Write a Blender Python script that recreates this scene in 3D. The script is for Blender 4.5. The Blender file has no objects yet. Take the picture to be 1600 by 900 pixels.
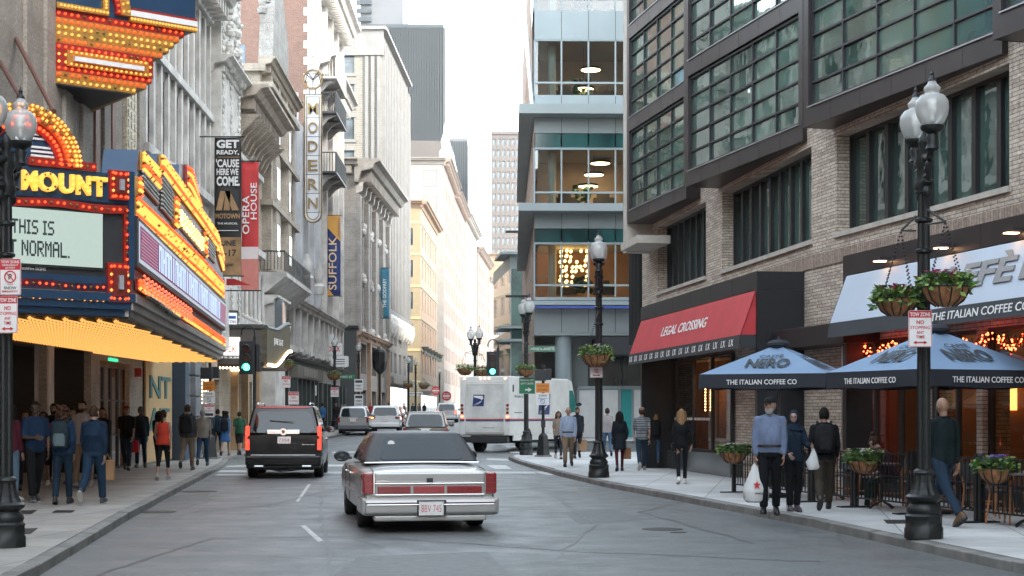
import bpy, math, random
from mathutils import Vector, Matrix
random.seed(11)
RD = math.radians
sc = bpy.context.scene
COL = sc.collection

# ------------------------------------------------------------------ camera, sky, sun, exposure
F_, CX, HY, EYE = 2500.0, 800.0, 645.0, 1.7      # focal length and horizon of the photograph, in its own pixels
cam_d = bpy.data.cameras.new('camera'); cam = bpy.data.objects.new('camera', cam_d); COL.objects.link(cam)
cam.location = (0, 0, EYE); cam.rotation_euler = (RD(90), 0, 0)
cam_d.sensor_width = 36; cam_d.lens = F_ / 1600 * 36; cam_d.shift_y = (HY - 450) / 1600
cam_d.clip_start = 0.5; cam_d.clip_end = 4000
sc.camera = cam
SUN_AZ, SUN_EL = 44.0, 30.0                        # degrees right of straight behind the camera, elevation
SDIR = Vector((math.sin(RD(SUN_AZ)) * math.cos(RD(SUN_EL)), -math.cos(RD(SUN_AZ)) * math.cos(RD(SUN_EL)), math.sin(RD(SUN_EL))))
w = bpy.data.worlds.new('World'); sc.world = w; w.use_nodes = True
nt = w.node_tree; bg = nt.nodes['Background']
sky = nt.nodes.new('ShaderNodeTexSky'); sky.sky_type = 'NISHITA'; sky.sun_disc = False
sky.sun_elevation = RD(SUN_EL); sky.sun_rotation = RD(180 - SUN_AZ)
sky.dust_density = 1.0; sky.air_density = 1.0; sky.ozone_density = 0.6; sky.altitude = 20
hsv = nt.nodes.new('ShaderNodeHueSaturation'); hsv.inputs['Saturation'].default_value = 0.42; hsv.inputs['Value'].default_value = 1.0; hsv.inputs['Hue'].default_value = 0.475
nt.links.new(sky.outputs[0], hsv.inputs['Color']); nt.links.new(hsv.outputs[0], bg.inputs['Color'])
bg.inputs['Strength'].default_value = 0.15
sd = bpy.data.lights.new('sun', 'SUN'); so = bpy.data.objects.new('sun', sd); COL.objects.link(so)
sd.energy = 0.55; sd.angle = RD(10); sd.color = (1.0, 0.90, 0.76)
so.rotation_euler = SDIR.to_track_quat('Z', 'Y').to_euler(); so.location = (40, -40, 60)
sc.view_settings.view_transform = 'Standard'; sc.view_settings.look = 'None'
sc.view_settings.exposure = 3.1; sc.view_settings.gamma = 1.0
sc.render.engine = 'CYCLES'

# ------------------------------------------------------------------ helpers
def zg(Y):                                         # the street climbs a little beyond the crossing
    if Y < 72: return 0.0
    if Y < 100: return (Y - 72) * 0.018
    return 0.504 + (Y - 100) * 0.0058
def P(px, py, Y): return Vector(((px - CX) / F_ * Y, Y, EYE + (HY - py) / F_ * Y))
def G(px, py, z=0.0):
    Y = (EYE - z) * F_ / (py - HY); return ((px - CX) / F_ * Y, Y)

class MB:
    def __init__(s): s.v = []; s.f = []; s.m = []; s.mi = 0; s.M = None
    def add(s, vs, fs):
        o = len(s.v)
        if s.M is None: s.v += [tuple(p) for p in vs]
        else: s.v += [tuple(s.M @ Vector(p)) for p in vs]
        s.f += [tuple(i + o for i in f) for f in fs]; s.m += [s.mi] * len(fs); return s
    def box(s, x0, x1, y0, y1, z0, z1):
        if x1 < x0: x0, x1 = x1, x0
        if y1 < y0: y0, y1 = y1, y0
        if z1 < z0: z0, z1 = z1, z0
        return s.add([(x0,y0,z0),(x1,y0,z0),(x1,y1,z0),(x0,y1,z0),(x0,y0,z1),(x1,y0,z1),(x1,y1,z1),(x0,y1,z1)],
              [(0,3,2,1),(4,5,6,7),(0,1,5,4),(1,2,6,5),(2,3,7,6),(3,0,4,7)])
    def quad(s, a, b, c, d): return s.add([a,b,c,d], [(0,1,2,3)])
    def prism(s, pts, y0, y1):                     # outline in XZ, extruded along Y
        n = len(pts)
        vs = [(p[0], y0, p[1]) for p in pts] + [(p[0], y1, p[1]) for p in pts]
        return s.add(vs, [tuple(range(n)), tuple(range(2*n-1, n-1, -1))] + [(i, i+n, (i+1)%n+n, (i+1)%n) for i in range(n)])
    def slab(s, pts, z0, z1):                      # outline in XY, extruded along Z
        n = len(pts)
        vs = [(p[0], p[1], z0) for p in pts] + [(p[0], p[1], z1) for p in pts]
        return s.add(vs, [tuple(range(n-1, -1, -1)), tuple(range(n, 2*n))] + [(i, (i+1)%n, (i+1)%n+n, i+n) for i in range(n)])
    def prof(s, pts, x0, x1):                      # outline in YZ, extruded along X
        n = len(pts)
        vs = [(x0, p[0], p[1]) for p in pts] + [(x1, p[0], p[1]) for p in pts]
        return s.add(vs, [tuple(range(n-1, -1, -1)), tuple(range(n, 2*n))] + [(i, (i+1)%n, (i+1)%n+n, i+n) for i in range(n)])
    def cyl(s, a, b, r0, r1=None, n=10, caps=True):
        if r1 is None: r1 = r0
        a = Vector(a); b = Vector(b); d = (b - a)
        if d.length < 1e-6: return s
        d.normalize(); t = Vector((0,0,1)) if abs(d.z) < .95 else Vector((1,0,0))
        e1 = d.cross(t).normalized(); e2 = d.cross(e1)
        vs = []
        for c, r in ((a, r0), (b, r1)):
            for i in range(n):
                q = 2*math.pi*i/n; vs.append(c + e1*(r*math.cos(q)) + e2*(r*math.sin(q)))
        fs = [(i, i+n, (i+1)%n+n, (i+1)%n) for i in range(n)]
        if caps: fs += [tuple(range(n)), tuple(range(2*n-1, n-1, -1))]
        return s.add(vs, fs)
    def tube(s, pts, r, n=6, closed=False):
        pts = [Vector(p) for p in pts]; vs = []; m = len(pts); e1 = None
        for k, p in enumerate(pts):
            rr = r[k] if isinstance(r, (list, tuple)) else r
            if closed: d = pts[(k+1) % m] - pts[k-1]
            else: d = pts[min(k+1, m-1)] - pts[max(k-1, 0)]
            if d.length < 1e-9: d = Vector((0,0,1))
            d.normalize()
            if e1 is None:
                t = Vector((0,0,1)) if abs(d.z) < .9 else Vector((1,0,0)); e1 = d.cross(t).normalized()
            else:
                e1 = e1 - d * e1.dot(d); e1 = e1.normalized() if e1.length > 1e-6 else d.orthogonal().normalized()
            e2 = d.cross(e1)
            for i in range(n):
                q = 2*math.pi*i/n; vs.append(p + e1*(rr*math.cos(q)) + e2*(rr*math.sin(q)))
        fs = []
        for k in range(m if closed else m-1):
            a = k*n; b = ((k+1) % m)*n
            fs += [(a+i, a+(i+1)%n, b+(i+1)%n, b+i) for i in range(n)]
        if not closed: fs += [tuple(range(n-1, -1, -1)), tuple((m-1)*n+i for i in range(n))]
        return s.add(vs, fs)
    def lathe(s, prof, c=(0,0,0), n=16, flute=0.0):
        vs = []
        for r, z in prof:
            for i in range(n):
                q = 2*math.pi*i/n; rr = r*(1 - (flute if i % 2 else 0)); vs.append((c[0]+rr*math.cos(q), c[1]+rr*math.sin(q), c[2]+z))
        m = len(prof); fs = []
        for k in range(m-1): fs += [(k*n+i, k*n+(i+1)%n, (k+1)*n+(i+1)%n, (k+1)*n+i) for i in range(n)]
        fs += [tuple(range(n-1, -1, -1)), tuple((m-1)*n+i for i in range(n))]
        return s.add(vs, fs)
    def ball(s, c, r, n=10, m=7):
        if not isinstance(r, (tuple, list)): r = (r, r, r)
        vs = [(c[0], c[1], c[2]-r[2])]
        for k in range(1, m):
            a = -math.pi/2 + math.pi*k/m
            for i in range(n):
                q = 2*math.pi*i/n; vs.append((c[0]+r[0]*math.cos(a)*math.cos(q), c[1]+r[1]*math.cos(a)*math.sin(q), c[2]+r[2]*math.sin(a)))
        vs.append((c[0], c[1], c[2]+r[2])); T = len(vs)-1; fs = []
        for i in range(n):
            fs.append((0, 1+(i+1)%n, 1+i)); fs.append((T, T-n+i, T-n+(i+1)%n))
        for k in range(m-2):
            a = 1+k*n; b = a+n; fs += [(a+i, a+(i+1)%n, b+(i+1)%n, b+i) for i in range(n)]
        return s.add(vs, fs)
    def octa(s, c, r):
        x, y, z = c
        return s.add([(x+r,y,z),(x-r,y,z),(x,y+r,z),(x,y-r,z),(x,y,z+r),(x,y,z-r)],
              [(0,2,4),(2,1,4),(1,3,4),(3,0,4),(2,0,5),(1,2,5),(3,1,5),(0,3,5)])
    def wall(s, x0, x1, z0, z1, ops, d=0.2, y=0.0):     # plane y with openings (x0,x1,z0,z1[,arch]) and reveals going inward
        xs = sorted({x0, x1} | {max(x0, min(x1, o[0])) for o in ops} | {max(x0, min(x1, o[1])) for o in ops})
        zs = sorted({z0, z1} | {max(z0, min(z1, o[2])) for o in ops} | {max(z0, min(z1, o[3])) for o in ops})
        for i in range(len(xs)-1):
            if xs[i+1]-xs[i] < 1e-5: continue
            j = 0
            while j < len(zs)-1:
                cx = (xs[i]+xs[i+1])/2
                def solid(jj):
                    cz = (zs[jj]+zs[jj+1])/2
                    return not any(o[0] < cx < o[1] and o[2] < cz < o[3] for o in ops)
                if not solid(j): j += 1; continue
                k = j
                while k+1 < len(zs)-1 and solid(k+1): k += 1
                s.quad((xs[i],y,zs[j]),(xs[i+1],y,zs[j]),(xs[i+1],y,zs[k+1]),(xs[i],y,zs[k+1])); j = k+1
        for o in ops:
            a, b, c, e = o[:4]
            s.quad((a,y,c),(a,y+d,c),(b,y+d,c),(b,y,c)); s.quad((a,y,c),(a,y,e),(a,y+d,e),(a,y+d,c)); s.quad((b,y,c),(b,y+d,c),(b,y+d,e),(b,y,e))
            s.quad((a,y,e),(b,y,e),(b,y+d,e),(a,y+d,e))
            if len(o) > 4:                         # round head: corner fillers and the curved soffit
                r = (b-a)/2; zc = e-r; n = 8; cx = (a+b)/2
                arc = [(cx - r*math.cos(math.pi*i/n), zc + r*math.sin(math.pi*i/n)) for i in range(n+1)]
                for i in range(n):
                    p, q = arc[i], arc[i+1]; cor = (a, e) if i < n/2 else (b, e)
                    s.add([(p[0],y+.002,p[1]),(q[0],y+.002,q[1]),(cor[0],y+.002,cor[1])], [(0,2,1)])
                    s.quad((p[0],y,p[1]),(p[0],y+d,p[1]),(q[0],y+d,q[1]),(q[0],y,q[1]))
        return s
    def text(s, txt, x0, x1, z0, z1, y=0.0, depth=0.02, bold=0.0, keep=False):
        vs, fs = text_geo(txt, bold)
        if not vs: return s
        ax = min(v[0] for v in vs); bx = max(v[0] for v in vs); az = min(v[1] for v in vs); bz = max(v[1] for v in vs)
        kx = (x1-x0)/max(bx-ax, 1e-6); kz = (z1-z0)/max(bz-az, 1e-6)
        if keep: kx = kz
        ox = x0 if not keep else (x0+x1)/2-(bx-ax)*kx/2
        return s.add([(ox+(v[0]-ax)*kx, y-(depth if v[2] > 0 else 0), z0+(v[1]-az)*kz) for v in vs], fs)
    def build(s, name, mat, parent=None, smooth=False, bevel=0, sub=0, ang=35, world=True):
        me = bpy.data.meshes.new(name); me.from_pydata(s.v, [], s.f)
        for m in (mat if isinstance(mat, (list, tuple)) else [mat]): me.materials.append(m)
        if any(s.m): me.polygons.foreach_set('material_index', s.m)
        o = bpy.data.objects.new(name, me); COL.objects.link(o)
        if parent is not None: setpar(o, parent, world)
        if smooth:
            me.polygons.foreach_set('use_smooth', [True]*len(me.polygons))
            try: me.set_sharp_from_angle(angle=RD(ang))
            except Exception: pass
        if bevel:
            b = o.modifiers.new('bevel', 'BEVEL'); b.width = bevel; b.segments = 2; b.limit_method = 'ANGLE'
        if sub:
            b = o.modifiers.new('sub', 'SUBSURF'); b.levels = sub; b.render_levels = sub
        return o
_txt = {}
def text_geo(t, bold=0.0):
    k = (t, bold)
    if k not in _txt:
        c = bpy.data.curves.new('t', 'FONT'); c.body = t; c.size = 1; c.extrude = .5; c.offset = bold; c.resolution_u = 3
        o = bpy.data.objects.new('t', c); COL.objects.link(o)
        dg = bpy.context.evaluated_depsgraph_get(); me = bpy.data.meshes.new_from_object(o.evaluated_get(dg))
        _txt[k] = ([tuple(v.co) for v in me.vertices], [tuple(p.vertices) for p in me.polygons])
        bpy.data.objects.remove(o); bpy.data.curves.remove(c); bpy.data.meshes.remove(me)
    return _txt[k]
ORG = {}                                            # things whose parts are given in world coordinates
def org(o):
    while o is not None:
        if o.name in ORG: return ORG[o.name]
        o = o.parent
    return None
def setpar(o, parent, world=True):
    g = org(parent)
    o.parent = parent
    if world and g is not None:
        if parent.name in ORG:
            base = Vector(g)
        else:
            base = Vector(g)
            # a part under a thing keeps location 0 unless it was placed as an instance
            q = parent
            while q is not None and q.name not in ORG:
                base = base + Vector(q.location); q = q.parent
        o.location = -base if o.location.length == 0 else Vector(o.location) - base
def thing(name, label, cat, loc=(0,0,0), rz=0.0, group=None, world=False):
    o = bpy.data.objects.new(name, None); COL.objects.link(o); o.empty_display_size = .2
    o.location = loc; o.rotation_euler = (0, 0, rz); tag(o, label, cat, group)
    if world: ORG[o.name] = tuple(loc)
    return o
def tag(o, label, cat, group=None, kind=None):
    o['label'] = label; o['category'] = cat
    if group: o['group'] = group
    if kind: o['kind'] = kind
    return o
def struct(o): o['kind'] = 'structure'; return o
def kids(o): return [c for c in COL.objects if c.parent == o]
def copy_tree(o, parent=None, cache={}):
    c = o.copy(); COL.objects.link(c); c.parent = parent
    if o.name in ORG: ORG[c.name] = ORG[o.name]
    ch = cache.get(o.name)
    if ch is None: ch = kids(o); cache[o.name] = ch
    for k in ch: copy_tree(k, c, cache)
    return c

class Wall:                                         # a vertical plane in plan: u runs A to B, w goes into the building
    def __init__(s, A, B):
        s.A = Vector(A[:2]); s.B = Vector(B[:2]); s.L = (s.B-s.A).length; s.d = (s.B-s.A)/s.L
        s.n = Vector((-s.d.y, s.d.x)); s.ang = math.atan2(s.d.y, s.d.x)
    def mat(s, u=0, z=0, w=0):
        p = s.A + s.d*u + s.n*w
        return Matrix.Translation((p.x, p.y, z)) @ Matrix.Rotation(s.ang, 4, 'Z')
    def pt(s, u, z, w=0):
        p = s.A + s.d*u + s.n*w; return Vector((p.x, p.y, z))
    def u(s, px, w=0):
        k = (px-CX)/F_; a = s.A + s.n*w                # a.x+d.x u = k (a.y+d.y u)
        return (k*a.y-a.x)/(s.d.x-k*s.d.y)
    def uz(s, px, py, w=0):
        u = s.u(px, w); p = s.A+s.d*u+s.n*w; return u, EYE+(HY-py)/F_*p.y
    def mb(s):
        m = MB(); m.M = s.mat(); return m

# ------------------------------------------------------------------ materials
def _new(name):
    m = bpy.data.materials.new(name); m.use_nodes = True; n = m.node_tree; b = n.nodes['Principled BSDF']; return m, n, b
def _coords(n, scale, walls=False):
    tc = n.nodes.new('ShaderNodeTexCoord')
    if not walls:
        mp = n.nodes.new('ShaderNodeMapping'); mp.inputs['Scale'].default_value = scale if isinstance(scale, tuple) else (scale,)*3
        n.links.new(tc.outputs['Object'], mp.inputs['Vector']); return mp.outputs[0]
    sp = n.nodes.new('ShaderNodeSeparateXYZ'); n.links.new(tc.outputs['Object'], sp.inputs[0])
    ad = n.nodes.new('ShaderNodeMath'); ad.operation = 'ADD'; n.links.new(sp.outputs[0], ad.inputs[0]); n.links.new(sp.outputs[1], ad.inputs[1])
    cb = n.nodes.new('ShaderNodeCombineXYZ'); n.links.new(ad.outputs[0], cb.inputs[0]); n.links.new(sp.outputs[2], cb.inputs[1])
    mp = n.nodes.new('ShaderNodeMapping'); mp.inputs['Scale'].default_value = (scale,)*3; n.links.new(cb.outputs[0], mp.inputs['Vector'])
    return mp.outputs[0]
def _mix(n, fac, a, b, mode='MIX'):
    m = n.nodes.new('ShaderNodeMix'); m.data_type = 'RGBA'; m.blend_type = mode
    for s_, v in ((m.inputs[0], fac), (m.inputs[6], a), (m.inputs[7], b)):
        if isinstance(v, (int, float)): s_.default_value = v
        elif isinstance(v, tuple): s_.default_value = v if len(v) == 4 else (*v, 1)
        else: n.links.new(v, s_)
    return m.outputs[2]
def _noise(n, vec, scale, detail=4, rough=.55):
    t = n.nodes.new('ShaderNodeTexNoise'); t.inputs['Scale'].default_value = scale; t.inputs['Detail'].default_value = detail; t.inputs['Roughness'].default_value = rough
    n.links.new(vec, t.inputs['Vector']); return t.outputs['Fac']
def _ramp(n, fac, a, b, ca=(0,0,0,1), cb=(1,1,1,1)):
    r = n.nodes.new('ShaderNodeValToRGB'); r.color_ramp.elements[0].position = a; r.color_ramp.elements[1].position = b
    r.color_ramp.elements[0].color = ca; r.color_ramp.elements[1].color = cb; n.links.new(fac, r.inputs[0]); return r.outputs[0]
def _bump(n, b, h, strength=.3, dist=.01):
    k = n.nodes.new('ShaderNodeBump'); k.inputs['Strength'].default_value = strength; k.inputs['Distance'].default_value = dist
    n.links.new(h, k.inputs['Height']); n.links.new(k.outputs[0], b.inputs['Normal'])
def sh(c, k): return tuple(min(1, max(0, x*k)) for x in c)
def M(name, col, rough=.6, metal=0, var=.12, scale=2.0, bump=0.0, bscale=30, coat=0, spec=.5, emis=None, es=0, bdist=.01, stretch=None):
    m, n, b = _new(name)
    v = _coords(n, stretch if stretch else 1.0)
    f = _noise(n, v, scale, 5)
    n.links.new(_mix(n, _ramp(n, f, .3, .7), sh(col, 1-var), sh(col, 1+var)), b.inputs['Base Color'])
    b.inputs['Roughness'].default_value = rough; b.inputs['Metallic'].default_value = metal; b.inputs['Coat Weight'].default_value = coat
    b.inputs['Coat Roughness'].default_value = .05
    b.inputs['Specular IOR Level'].default_value = spec
    if bump: _bump(n, b, _noise(n, v, bscale, 3), bump, bdist)
    if emis: b.inputs['Emission Color'].default_value = (*emis, 1); b.inputs['Emission Strength'].default_value = es
    return m
def MBRICK(name, c1, c2, mortar, bw=.30, bh=.075, ms=.012, rough=.8, var=.25, bump=.4, offset=.5, stain=.2):
    m, n, b = _new(name); v = _coords(n, 1.0, True)
    t = n.nodes.new('ShaderNodeTexBrick'); n.links.new(v, t.inputs['Vector'])
    t.inputs['Color1'].default_value = (*c1, 1); t.inputs['Color2'].default_value = (*c2, 1); t.inputs['Mortar'].default_value = (*mortar, 1)
    t.inputs['Scale'].default_value = 1; t.inputs['Brick Width'].default_value = bw; t.inputs['Row Height'].default_value = bh; t.inputs['Mortar Size'].default_value = ms
    t.offset = offset; t.inputs['Mortar Smooth'].default_value = .2
    f = _noise(n, v, 1.3, 6, .6); f2 = _noise(n, v, 14, 3)
    c = _mix(n, var, t.outputs['Color'], _ramp(n, f2, .3, .7), 'OVERLAY')
    c = _mix(n, stain, c, _ramp(n, f, .3, .75, (.25,.23,.2,1), (1,1,1,1)), 'MULTIPLY')
    n.links.new(c, b.inputs['Base Color']); b.inputs['Roughness'].default_value = rough
    inv = n.nodes.new('ShaderNodeMath'); inv.operation = 'SUBTRACT'; inv.inputs[0].default_value = 1; n.links.new(t.outputs['Fac'], inv.inputs[1])
    _bump(n, b, inv.outputs[0], bump, .01)
    return m
def MGLASS(name, tint=(.02,.03,.03), rough=.03, wave=.15, ior=1.9, scale=1.2):
    m, n, b = _new(name); v = _coords(n, 1.0)
    b.inputs['Base Color'].default_value = (*tint, 1); b.inputs['Roughness'].default_value = rough; b.inputs['IOR'].default_value = ior
    f = _noise(n, v, .35, 3)
    n.links.new(_mix(n, _ramp(n, f, .4, .6), sh(tint, .6), sh(tint, 1.5)), b.inputs['Base Color'])
    if wave: _bump(n, b, _noise(n, v, scale, 2), wave, .02)
    return m
def MCLEAR(name, tint=(.9,.95,.93), ior=1.45, rough=.01, white=0.0):
    m = bpy.data.materials.new(name); m.use_nodes = True; n = m.node_tree; n.nodes.clear()
    o = n.nodes.new('ShaderNodeOutputMaterial'); t = n.nodes.new('ShaderNodeBsdfTransparent'); g = n.nodes.new('ShaderNodeBsdfGlossy')
    fr = n.nodes.new('ShaderNodeFresnel'); mx = n.nodes.new('ShaderNodeMixShader')
    t.inputs[0].default_value = (*tint, 1); g.inputs['Roughness'].default_value = rough; fr.inputs[0].default_value = ior
    n.links.new(fr.outputs[0], mx.inputs[0]); n.links.new(t.outputs[0], mx.inputs[1]); n.links.new(g.outputs[0], mx.inputs[2])
    last = mx
    if white:
        d = n.nodes.new('ShaderNodeBsdfDiffuse'); d.inputs[0].default_value = (.8,.8,.78,1)
        m2 = n.nodes.new('ShaderNodeMixShader'); m2.inputs[0].default_value = white
        n.links.new(mx.outputs[0], m2.inputs[1]); n.links.new(d.outputs[0], m2.inputs[2]); last = m2
    n.links.new(last.outputs[0], o.inputs[0]); return m
def MEMIT(name, col, s):
    m, n, b = _new(name); b.inputs['Base Color'].default_value = (*sh(col, .12), 1)
    b.inputs['Emission Color'].default_value = (*col, 1); b.inputs['Emission Strength'].default_value = s; return m
_mats = {}
def paint(col, rough=.45, metal=0, coat=0, var=.06):
    k = (tuple(round(c, 3) for c in col), rough, metal, coat)
    if k not in _mats: _mats[k] = M('paint', col, rough, metal, var, 4, coat=coat)
    return _mats[k]
BLK = M('black_iron', (.010,.012,.012), .48, .2, .2, 3, .15, 40)
BLK2 = paint((.02,.02,.022), .5)
WHT = paint((.75,.74,.72), .4)
GREY = paint((.3,.31,.32), .5)
CHROME = M('chrome', (.75,.75,.75), .12, 1, .03)
STEEL = M('brushed_steel', (.5,.5,.5), .35, .9, .1)
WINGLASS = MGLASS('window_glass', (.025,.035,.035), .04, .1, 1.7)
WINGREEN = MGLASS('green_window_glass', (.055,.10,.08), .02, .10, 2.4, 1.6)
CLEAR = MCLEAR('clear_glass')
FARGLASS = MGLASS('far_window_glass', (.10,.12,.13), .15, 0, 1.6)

# windows: a frame with a pane, meshes shared between equal sizes
_wc = {}
def window(parent, wl, u0, u1, z0, z1, w=.15, nx=1, nz=2, fw=.05, fm=None, gm=None, fd=.06, mun=.025):
    fm = fm or BLK2; gm = gm or WINGLASS
    W = round(u1-u0, 2); H = round(z1-z0, 2); k = (W, H, nx, nz, fw, fm.name, gm.name, mun)
    if k not in _wc:
        m = MB(); m.box(0, fw, 0, fd, 0, H); m.box(W-fw, W, 0, fd, 0, H); m.box(fw, W-fw, 0, fd, 0, fw); m.box(fw, W-fw, 0, fd, H-fw, H)
        for i in range(1, nx): x = W*i/nx; m.box(x-mun, x+mun, .005, fd-.01, fw, H-fw)
        for j in range(1, nz): z = H*j/nz; m.box(fw, W-fw, .01, fd-.015, z-mun, z+mun)
        p = MB(); jj = .006 if nx*nz > 3 else 0
        for i in range(nx):
            for j in range(nz):                # every sheet of glass sits a little askew, as real glazing does
                a, b, c, e = max(fw*.5, W*i/nx), min(W-fw*.5, W*(i+1)/nx), max(fw*.5, H*j/nz), min(H-fw*.5, H*(j+1)/nz)
                r = [fd*.6 + random.uniform(-jj, jj) for _ in range(3)]; r.append(r[0]+r[2]-r[1])
                p.quad((a, r[0], c), (b, r[1], c), (b, r[2], e), (a, r[3], e))
        f = m.build('window', fm); g = p.build('pane', gm); _wc[k] = (f.data, g.data)
        COL.objects.unlink(f); COL.objects.unlink(g)
    fd_, gd = _wc[k]
    o = bpy.data.objects.new('window', fd_); COL.objects.link(o)
    q = wl.pt(u0, z0, w); o.location = q; o.rotation_euler = (0, 0, wl.ang)
    g0 = org(parent)
    o.parent = parent; o.location = Vector(q) - Vector(g0 if g0 else (0,0,0))
    g = bpy.data.objects.new('pane', gd); COL.objects.link(g); g.parent = o
    return o
# ------------------------------------------------------------------ ground
def asphalt():
    m, n, b = _new('asphalt'); v = _coords(n, 1.0)
    fine = _noise(n, v, 22, 8, .85); mid = _noise(n, v, 1.2, 5, .6); big = _noise(n, v, .16, 4)
    wheel = _noise(n, v, .5, 2)
    c = _mix(n, _ramp(n, fine, .3, .75), (.042,.046,.046,1), (.180,.188,.186,1))
    c = _mix(n, .5, c, _ramp(n, mid, .25, .8, (.78,.78,.78,1), (1.15,1.15,1.15,1)), 'MULTIPLY')
    c = _mix(n, .6, c, _ramp(n, big, .35, .65, (.85,.85,.86,1), (1.1,1.1,1.1,1)), 'MULTIPLY')
    c = _mix(n, .5, c, _ramp(n, wheel, .35, .7, (.86,.86,.86,1), (1.08,1.08,1.08,1)), 'MULTIPLY')
    vo = n.nodes.new('ShaderNodeTexVoronoi'); vo.feature = 'DISTANCE_TO_EDGE'; vo.inputs['Scale'].default_value = .23
    wv = _mix(n, .22, v, _noise_col(n, v, .8)); n.links.new(wv, vo.inputs['Vector'])
    c = _mix(n, _ramp(n, vo.outputs[0], .003, .007, (.5,.5,.5,1), (0,0,0,1)), c, (.04,.04,.04,1))
    st = _noise(n, v, 1.9, 6, .7); c = _mix(n, _ramp(n, st, .56, .70, (0,0,0,1), (.55,.55,.55,1)), c, (.040,.041,.041,1))
    sp = _noise(n, v, 7, 5, .75); c = _mix(n, _ramp(n, sp, .60, .72, (0,0,0,1), (.5,.5,.5,1)), c, (.24,.245,.24,1))
    n.links.new(c, b.inputs['Base Color'])
    n.links.new(_ramp(n, mid, .3, .7, (.42,.42,.42,1), (.68,.68,.68,1)), b.inputs['Roughness'])
    _bump(n, b, fine, .45, .012); return m
def _noise_col(n, vec, scale):
    t = n.nodes.new('ShaderNodeTexNoise'); t.inputs['Scale'].default_value = scale; n.links.new(vec, t.inputs['Vector']); return t.outputs['Color']
def pavement(name, base, jx, jy, rot, slab_var=.12):
    m, n, b = _new(name); v = _coords(n, 1.0)
    mp = n.nodes.new('ShaderNodeMapping'); mp.inputs['Rotation'].default_value = (0, 0, rot); n.links.new(v, mp.inputs['Vector'])
    t = n.nodes.new('ShaderNodeTexBrick'); n.links.new(mp.outputs[0], t.inputs['Vector']); t.offset = 0
    t.inputs['Color1'].default_value = (*sh(base, 1-slab_var), 1); t.inputs['Color2'].default_value = (*sh(base, 1+slab_var), 1); t.inputs['Mortar'].default_value = (*sh(base, .35), 1)
    t.inputs['Scale'].default_value = 1; t.inputs['Brick Width'].default_value = jx; t.inputs['Row Height'].default_value = jy; t.inputs['Mortar Size'].default_value = .009
    f = _noise(n, v, .9, 6, .65); g = _noise(n, v, 40, 3)
    c = _mix(n, .55, t.outputs['Color'], _ramp(n, f, .3, .72, (.55,.54,.52,1), (1.15,1.15,1.13,1)), 'MULTIPLY')
    c = _mix(n, .3, c, _ramp(n, g, .3, .7, (.6,.6,.6,1), (1.2,1.2,1.2,1)), 'MULTIPLY')
    sp = n.nodes.new('ShaderNodeTexVoronoi'); sp.inputs['Scale'].default_value = 2.2; n.links.new(v, sp.inputs['Vector'])
    c = _mix(n, _ramp(n, sp.outputs['Distance'], .045, .06, (1,1,1,1), (0,0,0,1)), c, sh(base, .3))
    n.links.new(c, b.inputs['Base Color']); b.inputs['Roughness'].default_value = .7; _bump(n, b, g, .25, .006); return m
ASPH = asphalt()
PAVE_R = pavement('concrete_pavement', (.47,.475,.475), 1.5, 1.5, .17)
PAVE_L = pavement('concrete_and_brick_pavement', (.30,.285,.265), 1.2, 1.2, .12)
KERB = M('granite_kerb', (.16,.155,.145), .8, 0, .35, 2.5, .5, 50)
ys = [-30, 0, 10, 20, 30, 40, 50, 60, 72, 76, 82, 90, 100, 115, 135, 160, 200, 260, 340, 450, 900]
g = MB()
for a, b in zip(ys[:-1], ys[1:]): g.quad((-260, a, zg(a)), (260, a, zg(a)), (260, b, zg(b)), (-260, b, zg(b)))
struct(g.build('road', ASPH))
KR = [(7.6,5), (6.2,12), (5.33,17.1), (4.50,23.5), (3.35,30), (2.07,36.9), (1.25,43), (.62,49), (.1,54.5), (-.12,58), (-.05,60), (.45,62.2), (1.4,63.6), (3,64.3), (30,66)]
KL = [(-3.4,3), (-4.2,10), (-4.93,16.7), (-6.07,25.3), (-7.35,36), (-8.79,48.3), (-9.35,52.5), (-9.95,56), (-10.2,60), (-10.25,75), (-10.25,84), (-9.9,90), (-9.95,110), (-9.9,140), (-8.8,180), (-7.2,240), (-4.4,320), (2,420)]
def offset(line, d):
    out = []
    for i, p in enumerate(line):
        a = Vector(line[max(i-1, 0)]); b = Vector(line[min(i+1, len(line)-1)]); t = (b-a).normalized(); nn = Vector((t.y, -t.x))
        out.append((p[0]+nn.x*d, p[1]+nn.y*d))
    return out
def walk(name, line, side, far, mat, zk=.13):
    inner = offset(line, .17*side); m = MB(); k = MB()
    for i in range(len(line)-1):
        a, b, c, d = line[i], line[i+1], inner[i], inner[i+1]
        za, zb = zg(a[1]), zg(b[1])
        n = max(1, int((Vector(b)-Vector(a)).length/1.9))
        for j in range(n):                                   # granite kerb stones with open joints
            t0, t1 = (j+.006)/n, (j+.994)/n
            L = lambda p, q, t: (p[0]+(q[0]-p[0])*t, p[1]+(q[1]-p[1])*t)
            dz = random.uniform(-.008, .008); o = random.uniform(-.008, .008)
            A, B, C, D = L(a, b, t0), L(a, b, t1), L(c, d, t1), L(c, d, t0)
            A = (A[0]+o, A[1]); B = (B[0]+o, B[1])
            z0 = za+(zb-za)*t0; z1 = za+(zb-za)*t1
            vs = [(*A, z0-.1), (*B, z1-.1), (*C, z1-.1), (*D, z0-.1), (*A, z0+zk+dz-.012), (*B, z1+zk+dz-.012), (*C, z1+zk+dz), (*D, z0+zk+dz)]
            k.add(vs, [(4,5,6,7), (0,1,5,4), (1,2,6,5), (3,0,4,7), (2,3,7,6)])
        m.quad((*c, za+zk-.004), (*d, zb+zk-.004), (far(d), d[1] if far(d) != 31 else d[1], zb+zk-.004), (far(c), c[1], za+zk-.004))
    struct(m.build(name, mat)); struct(k.build('kerb', KERB, bevel=.012))
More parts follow.
